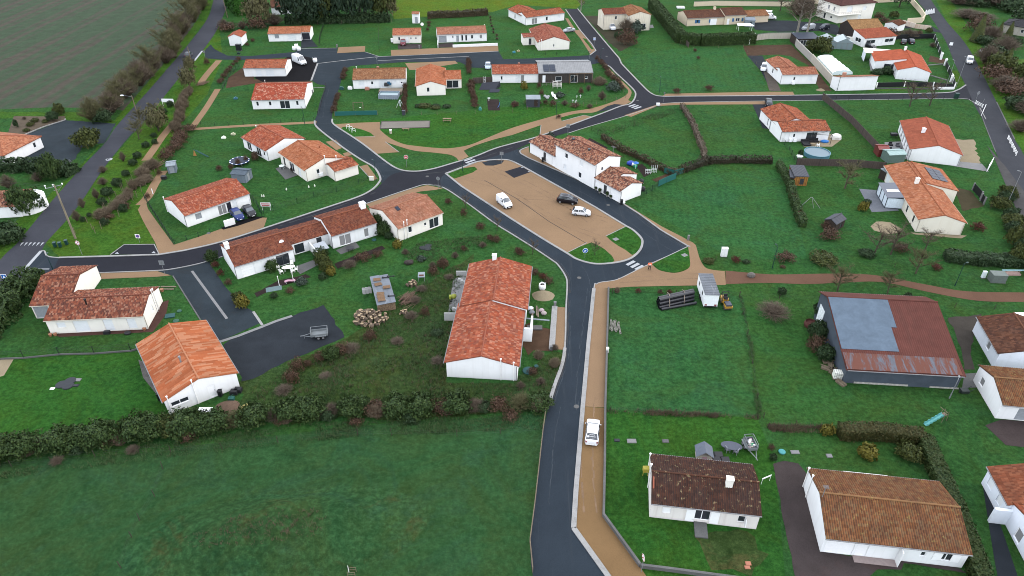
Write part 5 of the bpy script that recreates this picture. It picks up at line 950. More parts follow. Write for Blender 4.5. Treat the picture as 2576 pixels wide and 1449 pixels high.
for p,k,(w,hh) in zip(hr,hk,hs):
 cnt[k]=cnt.get(k,0)+1;shrub(k,(p[0],ybed(p[0])),2.9+.32*w,1.1+.34*hh,'%s %s bush from the left in the tall hedgerow across the meadow edge'%(ORD[cnt[k]-1],{'ever':'glossy evergreen','olive':'olive green','beech':'brown leaved','twig':'bare','mossy':'mossy bare'}[k]),HG)
row(['beech','straw','twig','deep'],[(20,1152),(281,1116),(430,1094),(562,1084),(760,1052),(1340,1030)],2.6,3.0,1.5,'{n} {k} undergrowth bush from the left at the foot of the meadow hedgerow','undergrowth of the meadow hedgerow',.9)
# field hedge of bare willows along the country road
row(['mossy','twig'],[(255,300),(300,262),(345,222),(395,180),(440,120),(480,60),(505,15),(520,-15)],5.2,7.5,6.2,'{n} {k} thicket from the near end of the roadside field hedge','thickets of the roadside field hedge',1.)
tr=[((278,288),6),((310,262),8),((345,225),7),((385,190),10),((425,150),11),((450,105),11),((475,70),12),((492,38),11),((508,5),11)]
for i,(p,h_) in enumerate(tr): tree(p,h_,'%s leafless mossy tree from the near end of the field hedge'%ORD[i],1+i%3,'bare','trees of the roadside field hedge')
shrub('deep',(262,305),6.5,4.,'dark ivy covered bush at the near end of the field hedge');shrub('olive',(226,370),5.6,4.6,'rounded greyish evergreen clump beside the gravel forecourt entrance')
# verge between country road and houses
for i,(p,h_) in enumerate([((478,222),6),((355,318),5.2),((400,330),6.5),((350,350),5.5),((480,180),4.5)]): tree(p,h_,'%s young mossy tree from the top on the grass verge of the country road'%ORD[i],1+i%3,'bare' if i%2 else 'mossc','trees on the country road verge')
for i,(p,w,h_) in enumerate([((430,268),3.4,2.6),((412,285),3.4,2.4),((400,320),3,2.2),((388,345),2.6,2.),((368,370),3.4,2.4),((347,397),3.4,2.6),((336,415),3.4,2.6),((318,443),3,2.4),((296,468),4,3.),((272,492),4.4,3.2),((258,515),3.4,2.6),((226,545),1.8,1.5),((210,556),1.8,1.6),((390,362),2.6,2.)]): shrub('deep',p,w*.78,h_*.78,'%s round dark evergreen shrub from the top of the planted verge'%ORD[i],'round dark shrubs of the planted verge')
row('twig',[(300,410),(262,455),(240,505),(200,535),(190,560)],5,3.,2.6,'{n} {k} shrub from the top among young trees on the planted verge','bare shrubs of the planted verge',.8)
row('straw',[(478,230),(455,285),(440,330)],2.2,3.2,2.2,'{n} clump of dry stalks from the top in the upper verge strip','dry stalks of the upper verge strip',.5)
row('straw',[(382,418),(360,450),(330,480),(300,515),(270,545)],1.9,3.4,1.9,'{n} clump of dry stalks from the top in the fenced reed strip','dry stalks of the fenced reed strip',.5)
row(['beech','deep'],[(318,520),(290,545),(258,565)],2.,2.6,1.6,'{n} {k} shrub from the top in the lower reed strip','shrubs of the lower reed strip',.5)
row('beech',[(472,335),(448,368),(425,400)],2.2,4.2,3.,'{n} big {k} shrub from the top beside the grey metal shed','big brown shrubs beside the grey metal shed',.6)
row('beech',[(600,152),(575,180),(555,210)],2.6,2.4,1.6,'{n} {k} shrub from the top along the soil yard fence','brown shrubs along the soil yard fence',.3);shrub('beech',(521,162),2.6,2.4,'bright orange brown shrub beside the give way line at the upper junction')
shrub('beech',(402,440),1.6,1.8,'orange brown bush on the footpath by the fallen black bin');shrub('beech',(372,498),1.6,1.4,'low orange brown bush at the footpath corner of the garden fence')
# left edge garden
hedge([(-40,430),(60,425),(130,430),(185,440)],3.6,2.,'dense dark hedge below the gravel forecourt at the left edge',L_DEEP,26,.2,lump=.3)
shrub('ever',(134,450),4.6,5.6,'upright yellowish green cypress in the left hedge');shrub('deep',(160,440),5.,3.6,'dark shrub right of the cypress in the left hedge');row(['twig'],[(30,470),(95,455)],4.,5.,3.4,'{n} {k} pruned bush from the left behind the left edge house','bare bushes behind the left edge house',.5)
shrub('ever',(68,535),5.4,5.6,'big dark laurel between the left edge house and the road');shrub('deep',(98,525),4.5,4.4,'darker laurel right of the big laurel at the left road');shrub('deep',(12,610),9.,5.,'large dark bush in front of the round-ended left house');shrub('deep',(38,600),5,3.2,'low dark bush behind the small grey road sign at the left')
for i,(p,k,w,h_) in enumerate([((135,303),'deep',4,3.),((150,288),'olive',3,3.),((88,306),'olive',2,.9),((115,308),'olive',1.6,.8),((78,316),'olive',1.8,.9),((68,330),'olive',1.7,.7),((42,320),'deep',1.5,2.6),((62,300),'twig',1.8,1.)]): shrub(k,p,w,h_,'%s ornamental plant from the road end in the bark bed at the left'%ORD[i],'ornamental plants in the bark bed')
shrub('deep',(0,770),6,4.,'dark bush cut off by the left edge below the road');hedge([(92,706),(48,740),(10,790),(-40,860)],4.4,2.5,'thick dark hedge left of the mottled roofed house',L_EVER,34,.16,lump=.3)
# gardens in the left centre
row(['beech'],[(548,428),(575,425),(600,418),(625,405),(640,396)],2.4,2.2,1.8,'{n} {k} shrub from the left between the two back gardens','brown shrubs between the two back gardens',.3)
row(['beech'],[(672,378),(660,395),(646,402)],2.2,2.,1.7,'{n} {k} shrub from the top below the red roofed gable','brown shrubs below the red roofed gable',.3)
row(['beech'],[(1126,512),(1142,528),(1151,535),(1178,555),(1214,575),(1236,590),(1248,602),(1262,615),(1290,625),(1305,640)],5.,2.2,1.7,'{n} {k} shrub from the top along the car park lane','brown shrubs along the car park lane',.3)
row(['beech','twig'],[(1240,608),(1205,622),(1165,638),(1130,655),(1100,668),(1085,680)],2.6,2.4,1.8,'{n} {k} shrub from the right along the fence above the staggered red roofs','shrubs along the fence above the staggered red roofs',.5)
for p,k,w,h_,l in [((954,572),'ever',3,3.,'rounded evergreen between the terrace and the pinkish roof'),((968,590),'ever',3.,2.6,'glossy evergreen at the corner of the pinkish roofed house'),((978,600),'deep',2.2,2.,'dark evergreen under the pinkish roofed house corner'),((1000,622),'gold',2.,1.6,'yellow bush below the pinkish roofed house'),((808,650),'ever',2.4,2.2,'tall evergreen left of the back garden plot'),((812,665),'olive',2.6,2.8,'yellow green hedge bush at the end of the garden partition'),((822,680),'olive',2.4,2.4,'lower yellow green hedge bush of the garden partition'),((833,690),'gold',1.8,1.6,'yellow bush at the foot of the garden partition hedge'),((684,678),'ever',2.4,2.,'round dark green bush by the white garden chairs'),((915,655),'beech',4,2.2,'pale brown bush in the terrace garden plot'),((880,672),'twig',4,1.8,'bare bush at the end of the terrace garden plot'),((950,645),'beech',2.6,1.6,'small brown bush right of the terrace garden plot'),((534,655),'ever',2.2,2.,'bright green bush at the corner of the grey gravel yard'),((543,672),'red',1.8,1.7,'dark red bush at the top of the gravel yard edge'),((556,692),'red',1.8,1.6,'dark red bush halfway down the gravel yard edge'),((612,772),'gold',2.4,2.2,'golden bush at the bottom of the gravel yard edge'),((602,758),'olive',2.,1.8,'olive bush above the golden bush of the gravel yard'),((1020,640),'twig',2.2,1.6,'bare shrub on the lawn below the yellow bush'),((575,715),'beech',1.8,1.3,'brown shrub on the low wall of the gravel yard'),((690,748),'deep',1.8,1.2,'small dark bush in the lower terrace bed'),((760,715),'grey',1.8,1.3,'grey green bush in the lower terrace bed'),((812,702),'deep',2,1.6,'dark bush at the right end of the lower terrace bed'),((730,735),'beech',2.,1.2,'brown plant clump in the lower terrace bed'),((1060,655),'grey',1.5,.8,'planted stump tub on the lawn')]: shrub(k,p,w,h_,l)
# scrub round the log pile and gravel yard
for i,(p,k,w,h_) in enumerate([((735,960),'beech',3.6,3.2),((750,930),'beech',3.4,3.),((775,920),'beech',2.,1.6),((803,905),'beech',2.8,2.2),((836,900),'ever',2.8,2.2),((860,885),'beech',3.6,2.2),((885,880),'twig',3.4,2.),((932,852),'beech',3.,2.4),((715,985),'twig',3,2.),((1000,862),'twig',2.6,1.8),((1045,760),'twig',2.6,2.2),((1070,790),'beech',2.2,2.),((1035,800),'twig',3,2.6),((1060,730),'twig',2.6,1.8),((1090,690),'beech',3.2,2.4),((1115,672),'beech',3.4,2.6),((1100,910),'twig',2.8,1.4),((820,950),'twig',2.4,1.2),((1100,840),'deep',3,1.),((1130,700),'twig',2.2,1.6)]): shrub(k,p,w*(1.35 if k in('straw','twig') else .9),h_*(.62 if k in('straw','twig') else .85),'%s scrub bush from the gravel yard in the central rough ground'%ORD[i],'scrub bushes of the rough ground')
for i,(p,k) in enumerate([((1345,690),'beech'),((1366,700),'red'),((1380,712),'beech'),((1310,640),'beech'),((1395,880),'twig'),((1355,900),'straw'),((1340,940),'beech'),((1395,920),'straw'),((1310,975),'twig'),((1360,965),'twig')]): shrub(k,p,2.2,1.4,'%s brown scrub bush from the top right of the staggered red roofs'%ORD[i],'scrub right of the staggered red roofs')
# mound plants
# park strip houses
row('beech',[(868,178),(862,200)],2.,2.4,1.8,'{n} {k} hedge plant from the top left of the tan roofed house','hedge plants left of the tan roofed house',.2);row('beech',[(852,240),(846,258),(840,282)],1.7,2.2,1.7,'{n} {k} hedge plant from the top along the curved lane','hedge plants along the curved lane',.2)
row('beech',[(1020,222),(1018,250),(1018,284)],1.5,1.9,1.9,'{n} {k} hedge plant from the top between steel pool and coral roofed house','hedge plants between steel pool and coral roofed house',.15);row('beech',[(1178,158),(1180,186)],1.7,2.2,2.,'{n} {k} hedge plant from the top right of the coral roof','hedge plants right of the coral roof',.15);row('beech',[(1184,210),(1188,240),(1196,270)],1.6,2.4,2.1,'{n} {k} hedge plant from the top along the garden with the black tarpaulin','hedge plants along the tarpaulin garden',.2)
row(['deep','olive'],[(1050,268),(1100,275),(1150,272)],2.6,3.2,.9,'{n} {k} low weed clump from the left below the coral roofed gable','low weeds below the coral roofed gable',1.2)
row(['beech'],[(1503,152),(1518,170),(1530,182),(1536,196),(1550,205),(1562,225)],2.6,2.4,1.8,'{n} {k} shrub from the top along the sandy path by the timber house','brown shrubs along the sandy path',.3)
row(['twig','beech'],[(1300,268),(1345,262),(1385,268),(1400,262),(1440,268),(1480,270)],3.4,3.,1.9,'{n} {k} shrub from the left along the park side of the vegetable garden','shrubs along the park side of the vegetable garden',.6)
for p,k,w,h_,l in [((1508,212),'straw',5.4,2.2,'tawny dry grass clump in the vegetable garden'),((1543,228),'grey',4.,2.4,'pale blue green shrub at the corner of the vegetable garden'),((1480,228),'twig',2.6,2.4,'bare bush in the middle of the vegetable garden'),((1514,250),'twig',4.2,3.2,'large bare bush by the lamp of the vegetable garden'),((1461,236),'beech',2,2.2,'small brown tree like bush in the vegetable garden'),((1407,244),'grey',3.,1.2,'low blue green plants beside the deck chairs'),((1318,225),'gold',2.,2.4,'small yellow green tree on the lawn of the timber house'),((1356,222),'beech',1.8,2.4,'brown hedge plant at the top of the garden divider'),((1362,240),'beech',1.8,2.2,'brown hedge plant in the middle of the garden divider'),((1372,262),'beech',2.,1.8,'brown hedge plant at the bottom of the garden divider'),((1295,268),'red',3.,1.8,'reddish bush at the left end of the vegetable garden fence'),((1545,195),'grey',1.6,.8,'low grey plant in the bed by the kerb'),((1406,297),'beech',1.6,1.3,'dead brown bush on the park path under the lamp'),((1384,352),'grey',2.4,1.8,'bushy grey plant at the back corner of the paired houses'),((1575,82),'twig',7,5.,'big bare bush in front of the stained cream house'),((1600,84),'grey',5,4.,'grey green bush in front of the stained cream house'),((1578,112),'beech',6.5,4.5,'large russet bush below the white van'),((1555,95),'deep',4,2.6,'low dark bush under the white van'),((1612,72),'beech',3,2.6,'brown bush left of the terrace of the stained cream house'),((1748,130),'beech',1.6,1.5,'brown bush at the top of the two fields divider'),((1756,150),'beech',1.6,1.6,'brown bush at the bottom of the two fields divider'),((1360*1.0,118),'beech',1,.6,'small brown plant on the lawn of the cream gabled house')]: shrub(k,p,w,h_,l)
row(['beech'],[(1697,232),(1705,230),(1754,231),(1785,230)],6.,2.6,1.8,'{n} {k} bush from the left on the roadside mown field fence','brown bushes on the roadside field fence',.4)
# hedges of the central field
hedge([(1714,268),(1740,310),(1770,385),(1772,412)],1.1,1.1,'thin brown hedge between the two grass plots',L_TWIG,34,.10,lump=.4);hedge([(1515,348),(1560,378),(1620,405),(1690,440),(1720,432)],1.2,1.2,'brown hedge behind the gardens of the paired houses',leafm('dull_hedge_leaf',[(.05,.05,.02),(.09,.055,.03),(.03,.045,.015)]),34,.11,lump=.35);hedge([(1720,432),(1780,410),(1850,408),(1940,410)],1.6,1.4,'dark mixed hedge above the large square field',leafm('dark_mixed_leaf',[(.03,.035,.014),(.055,.042,.025),(.02,.03,.012)]),34,.12,lump=.4)
hedge([(1958,420),(1985,468),(1998,520),(2018,572)],1.3,1.5,'mixed green hedge right of the large square field',L_EVER,36,.12,lump=.3);shrub('red',(1998,502),2.2,1.9,'upper dark red bush in the mixed green hedge');shrub('red',(2012,545),2.2,1.9,'lower dark red bush in the mixed green hedge')
hedge([(1640,20),(1712,108)],3.4,3.4,'tall clipped dark green hedge running up from the corner',L_EVER,34,.18,lump=.1);hedge([(1712,108),(1760,113),(1895,108)],3.4,3.2,'tall clipped dark green hedge in front of the beige house',L_EVER,34,.18,lump=.1)
hedge([(2108,1098),(2200,1097),(2318,1112)],1.9,1.8,'clipped olive hedge behind the lower right house, upper side',leafm('olive_hedge',[(.035,.045,.012),(.055,.058,.014),(.075,.062,.018)]),60,.10,lump=.06);hedge([(2318,1112),(2352,1190),(2400,1300),(2455,1440),(2480,1520)],1.9,1.6,'clipped green hedge right of the lower right house',leafm('green_hedge',[(.02,.045,.010),(.035,.06,.012),(.05,.065,.015)]),60,.10,lump=.06)
for p,k,w,h_,l in [((2079,1090),'gold',1.9,1.5,'ball of variegated yellow leaves at the end of the olive hedge'),((2180,1146),'gold',2.6,1.6,'yellow green dome shrub on the back lawn'),((2282,1150),'olive',3.,2.,'olive dome shrub right of the yellow one on the back lawn'),((1940,1130),'beech',1.2,1.,'small brown plant on the garden boundary'),((1944,1155),'deep',1.4,1.2,'small dark plant at the drive end of the boundary'),((1850,660),'red',2.2,1.8,'dark red bush behind the white utility cabinet'),((2085,600),'beech',5,2.6,'russet bush in front of the dark chalet'),((2075,575),'beech',2.5,2,'brown bush against the dark chalet wall'),((2170,530),'gold',2.2,2.,'small yellow bush beside the patio'),((2180,512),'deep',2.4,1.2,'dark low plant on the patio edge'),((2458,578),'red',3.6,2.2,'low russet bush right of the salmon roofed house'),((2255,395),'beech',1.2,1.2,'small orange plant by the green shed')]: shrub(k,p,w,h_,l)
row(['olive','deep'],[(2520,495),(2530,555),(2545,580),(2552,605),(2565,640),(2575,680)],3.2,4.2,3.2,'{n} {k} shrub from the top along the right road fence','shrubs along the right road fence',.6)
row(['beech','olive','deep'],[(1975,655),(2000,660),(2075,665)],4.,4.,1.6,'{n} {k} hedge shrub from the left above the brown path','hedge shrubs above the brown path',.6);row(['deep','beech'],[(2165,640),(2215,645),(2270,640)],4,3.6,1.7,'{n} {k} shrub from the left below the oval of straw','shrubs below the oval of straw',.6);hedge([(2375,650),(2450,660),(2570,665),(2640,668)],2.6,1.5,'dark straight hedge at the right above the brown path',L_DEEP,40,.13,lump=.25)
for i,(p,h_,k,s) in enumerate([((2106,733),5.6,'bare',1),((2232,738),4.6,'bare',2),((2303,688),5.6,'bare',3)]): tree(p,h_,'%s young bare tree from the left beside the brown path'%ORD[i],s,k,'young trees beside the brown path')
for i,(p,h_) in enumerate([((2198,640),6.),((2240,640),6.5),((2325,632),5.)]): tree(p,h_,'%s thin leafless tree from the left below the straw oval'%ORD[i],2+i%2,'brown','thin trees below the straw oval')
tree((2125,474),6.5,'spreading moss green bare tree on the lawn left of the conservatory',4,'bare',w=1.25);tree((2288,268),7,'left of two dark fruit trees on the lawn below the right road',5,'brown');tree((2338,266),7,'right of two dark fruit trees on the lawn below the right road',6,'brown')
shrub('deep',(2283,750),1.8,1.4,'small dark bush behind the rusty barn roof');shrub('deep',(1966,740),2.,1.8,'small dark clipped bush left of the rusty barn');shrub('red',(2355,677),2.6,1.4,'low dark reddish bush on the grass above the brown path')
for i,(p,k,w,h_) in enumerate([((2065,800),'deep',4,4.5),((2055,850),'deep',4.4,4.2),((2050,880),'beech',4,3.),((2075,900),'deep',4.,3.)]): shrub(k,p,w,h_,'%s dark ivy clump from the top against the barn gable'%ORD[i],'ivy clumps against the barn gable')
shrub('twig',(1945,792),6.4,2.0,'round heap of cut brown branches on the lawn left of the barn')
for i,p in enumerate([(1552,735),(1605,735),(1660,738),(1683,738)]): shrub(['straw','red','beech','red'][i],p,1.4,1.,'%s small plant from the left behind the black pipes'%ORD[i],'small plants behind the black pipes')
# far left top and conifers
hedge([(583,12),(612,40)],5,7,'tall bright green clipped cypress hedge beside the road at the top',leafm('bright_cypress',[(.03,.11,.01),(.04,.14,.012),(.02,.08,.012)]),16,.25,lump=.1);shrub('twig',(565,70),6,3,'bare bush at the corner of the road above the kiosk');row(['beech','twig'],[(570,78),(600,74),(630,70),(660,68),(690,62)],5.,7,3.4,'{n} {k} shrub from the left in the hedge behind the white kiosk','hedge shrubs behind the white kiosk',.8)
for i,(p,h_,k,s,w) in enumerate([((655,62),11,'mossc',7,1.1),((752,60),14,'ever',8,1.3),((790,58),10,'ever',9,1.4),((815,54),12,'olivet',10,1.),((850,50),13,'ever',8,1.2),((885,48),15,'ever',9,1.3),((920,46),14,'ever',8,1.3),((960,46),12,'olivet',10,1.1),((975,44),10,'mossc',7,1.),((905,30),14,'ever',9,1.2)]): tree(p,h_,'%s tree from the left in the dark grove behind the upper street'%ORD[i],s,k,'trees of the dark grove','evergreen_tree',w)
hedge([(720,60),(800,58),(980,54)],3.5,2.4,'dark undergrowth line in front of the grove',L_DEEP,16,.25,lump=.5)
for i,(p,w,h_) in enumerate([((636,105),2.,1.6),((622,115),2.2,1.4)]): shrub('beech',p,w,h_,'%s small brown bush right of the white kiosk'%ORD[i])
hedge([(1077,45),(1150,42),(1226,37)],2.6,2.,'straight brown hedge behind the long pinkish roofed bungalow',leafm('brownish_hedge',[(.06,.055,.025),(.085,.06,.032),(.04,.045,.018)]),26,.16,lump=.2);row(['beech'],[(1080,50),(1078,78)],4,2,1.4,'{n} {k} bush from the top left of the pinkish roofed bungalow','bushes left of the pinkish roofed bungalow',.2);row(['twig'],[(1232,45),(1238,70),(1250,100)],4,1.6,1.2,'{n} {k} plant from the top right of the pinkish roofed bungalow','plants right of the pinkish roofed bungalow',.2)
tree((1461,28),7,'bare poplar like tree at the dead end of the new road',11,'birch')
# top right
for i,(p,h_) in enumerate([((2005,82),15),((2030,84),14)]): tree(p,h_,'%s tall pale bare birch from the left in front of the parked van'%ORD[i],11+i,'birch','tall birches')
tree((1962,28),9,'dark bare tree behind the white van drive',5,'brown');shrub('twig',(2010,38),14,7,'wide brown bare bush left of the cream villa');tree((2262,18),9,'dark evergreen tree at the top beside the villa lawn',9,'ever',name='evergreen_tree')
for i,(p,k,w,h_) in enumerate([((2210,48),'beech',5,3.),((2225,58),'beech',5,2.6),((2248,46),'olive',3.6,2.6),((2240,96),'beech',6,3.4),((2285,95),'twig',7,3.),((2310,90),'beech',4,2.4),((2345,118),'twig',4,2.),((2205,190),'deep',4.4,2.6),((2228,186),'deep',4.8,3.),((2065,135),'olive',6,5.5),((2045,128),'olive',4.6,3.6),((2175,66),'deep',2.4,1.6),((2335,82),'olive',2.2,1.8)]): shrub(k,p,w,h_,'%s garden shrub from the villa in the upper right gardens'%ORD[i],'garden shrubs of the upper right')
for i,(p,k,w,h_) in enumerate([((2410,10),'twig',16,5),((2450,12),'deep',14,5),((2500,14),'twig',16,6),((2550,30),'deep',16,7),((2600,60),'deep',18,7),((2430,45),'twig',14,3.5),((2470,52),'twig',12,3.),((2460,80),'beech',10,5),((2490,95),'twig',10,4),((2475,110),'deep',9,4),((2480,160),'twig',10,6),((2495,145),'deep',10,5),((2510,180),'olive',9,6),((2525,130),'twig',11,5),((2545,115),'deep',8,4),((2500,205),'beech',9,5),((2520,225),'twig',9,4),((2545,240),'beech',9,4),((2570,230),'twig',9,4),((2560,275),'deep',10,5),((2590,290),'twig',10,5),((2590,200),'olive',9,5),((2565,330),'twig',8,3.)]): shrub(k,p,w,h_,'%s bramble thicket from the top right of the right road'%ORD[i],'thickets right of the right road')
for i,(p,h_) in enumerate([((2455,105),9),((2510,92),5),((2535,95),5.5),((2525,180),7)]): tree(p,h_,'%s ivy green cone shaped tree from the left right of the road'%ORD[i],15,'cone','cone shaped trees right of the road','conical_tree')
sheet('lawn',[(2530,180),(2560,150),(2640,140),(2660,190),(2560,205)],.009,grass('pale_lawn',(.06,.13,.03),(.08,.16,.04),(.1,.1,.04),.2))
row(['olive','deep','beech'],[(1800-20,655),(1870,660),(1960,668)],6,1.6,.8,'{n} {k} low plant from the left along the fence above the brown path','low plants along the fence above the path',.5)
# young street trees along the lane
for i,p in enumerate([(1172,525),(1250,580),(1340,640),(1483+13,642),(2206,1000)]):
 if i<4: tree(p,3.4,'%s thin staked sapling from the top beside the car park lane'%ORD[i],3,'brown','staked saplings beside the lane','sapling',.7)
def tufts(name,px,n,h,mats,label,seed=1,w=.03):
 """countless blades over the area given in the photograph"""
 P=gs(px);r=random.Random(seed);x0=min(p.x for p in P);x1=max(p.x for p in P);y0=min(p.y for p in P);y1=max(p.y for p in P);m=MB();k=0
 def inside(x,y):
  c=False
  for a,b in zip(P,P[1:]+P[:1]):
   if (a.y>y)!=(b.y>y) and x<(b.x-a.x)*(y-a.y)/(b.y-a.y)+a.x: c=not c
  return c
 while k<n:
  x=x0+(x1-x0)*r.random();y=y0+(y1-y0)*r.random()
  if not inside(x,y) or noise.noise(Vector((x*.22,y*.22,seed)))<r.gauss(-.05,.2):
   if r.random()<.9: continue
   if not inside(x,y): continue
  k+=1;hh=h*(.4+.9*r.random())*(1+.8*noise.noise(Vector((x*.15,y*.15,9))))
  for _ in range(5):
   a=r.random()*6.28;L=hh*(.4+.5*r.random());p=Vector((x+r.gauss(0,.12),y+r.gauss(0,.12),hgt(x,y)));t=p+Vector((math.cos(a)*L*.8,math.sin(a)*L*.8,hh));q=Vector((-math.sin(a),math.cos(a),0))*w;m.face((p-q,p+q,t))
 o=m.build(name,mats);o['kind']='stuff';return tag(o,label,'grass')
G_TUFT=leafm('rough_blade',[(.05,.11,.032),(.045,.10,.03),(.085,.10,.038),(.05,.13,.042)]);G_DRY=leafm('dry_blade',[(.12,.085,.05),(.085,.06,.036),(.15,.11,.07)])
RG=[(870,880),(960,800),(1080,700),(1170,660),(1150,760),(1118,900),(1120,960),(1290,968),(1395,890),(1418,905),(1378,1010),(1000,1030),(640,1010),(640,985),(720,930)]
tufts('rough_grass',RG,4200,.36,G_TUFT,'tangled rough green grass between the hedgerow and the gravel yard',2);tufts('dry_grass',RG,900,.42,G_DRY,'brown dry grass and bramble stems tangled in the rough ground',3)
tufts('rough_grass',[(0,1190),(281,1135),(430,1112),(760,1068),(1365,1042),(1368,1080),(900,1098),(430,1150),(0,1205)],2600,.3,G_TUFT,'longer grass between the hedgerow and the meadow fence',4)
tufts('dry_grass',[(590,1340),(700,1305),(830,1320),(840,1365),(700,1400),(500,1400),(470,1365)],300,.3,G_DRY,'brown weeds over the low meadow mound',5)
tufts('rough_grass',[(1055,610),(1235,590),(1250,605),(1100,662),(1010,650)],900,.35,G_TUFT,'rough grass bank below the pinkish roofed house',6)
for i,(a,n) in enumerate([([(1858,745),(1868,745),(1890,850),(1916,1050),(1903,1050),(1880,860)],330),([(1530,1026),(1700,1036),(1910,1046),(1910,1056),(1700,1048),(1530,1040)],380),([(1932,1068),(2080,1072),(2110,1086),(2080,1092),(1935,1084)],420),([(1500,322),(1600,300),(1690,272),(1700,285),(1520,345)],500)]): tufts('dry_grass' if i<3 else 'rough_grass',a,n,.45,G_DRY if i in(1,2) else G_TUFT,['overgrown grass strip between the two lower right fields','brown weeds under the thin fence below the striped field','brown leaf litter strip behind the lower right back lawn','longer grass at the top of the left grass plot'][i],20+i)
# ---------------- vehicles ----------------
TYRE=plain((.015,.015,.016),.8);RIM=metal('wheel_rim',(.45,.45,.46),.35,met=.7);LAMPW=plain((.75,.76,.78),.15,var=.02,spec=.6);LAMPR=plain((.30,.015,.012),.2);TRIM=plain((.022,.022,.025),.6);PLATE=plain((.80,.80,.78),.5,var=.02);CARGL=NT('car_glass').out((.02,.025,.03),.05,.7);WIND=NT('windscreen_glass').out((.055,.065,.075),.07,.7)
def paint(c,name='car_paint'):
 c=tuple(x*(.85 if min(c)>.7 else .6) for x in c)
 s=NT(name);f=s.noise(s.co(),1.5,3);s.b.inputs['Coat Weight'].default_value=.22;s.b.inputs['Coat Roughness'].default_value=.08
 return s.out(s.ramp(f,[(.3,tuple(x*.95 for x in c)),(.7,c)]),.4,.2)
P_WHITE=paint((.71,.72,.73));P_BLACK=paint((.010,.009,.014));P_BLUE=paint((.012,.03,.16));P_DARK=paint((.018,.019,.024));P_RED=paint((.16,.012,.025));P_SILV=paint((.42,.44,.47));P_GREY=paint((.10,.11,.13));P_LBL=paint((.55,.66,.74));P_NAVY=paint((.012,.016,.03))
# L, W, H, belt, hood height, rear glass base/top x, windscreen top/base x, hood front x drop, van side glass start
CARS={'hatch':dict(L=3.8,W=1.64,H=1.42,belt=.92,hood=.88,rb=.10,rt=.55,ft=2.15,fb=2.85,rear=.82),'suv':dict(L=4.25,W=1.80,H=1.62,belt=1.05,hood=1.05,rb=.12,rt=.60,ft=2.55,fb=3.30,rear=.95),
'mid':dict(L=4.15,W=1.76,H=1.48,belt=.95,hood=.92,rb=.15,rt=.75,ft=2.35,fb=3.10,rear=.88),'wagon':dict(L=4.35,W=1.78,H=1.48,belt=.95,hood=.92,rb=.22,rt=.95,ft=2.60,fb=3.30,rear=.90),'sedan':dict(L=4.4,W=1.76,H=1.43,belt=.93,hood=.90,rb=.85,rt=1.55,ft=2.55,fb=3.35,rear=.92),
'van':dict(L=4.2,W=1.78,H=1.82,belt=1.08,hood=1.05,rb=.03,rt=.14,ft=2.55,fb=3.25,rear=1.0,sg=1.85),'mvan':dict(L=4.95,W=1.94,H=1.95,belt=1.15,hood=1.12,rb=.03,rt=.12,ft=3.35,fb=4.05,rear=1.1,sg=2.75),'bigvan':dict(L=5.9,W=2.05,H=2.5,belt=1.25,hood=1.2,rb=.03,rt=.12,ft=4.15,fb=4.95,rear=1.2,sg=3.75)}
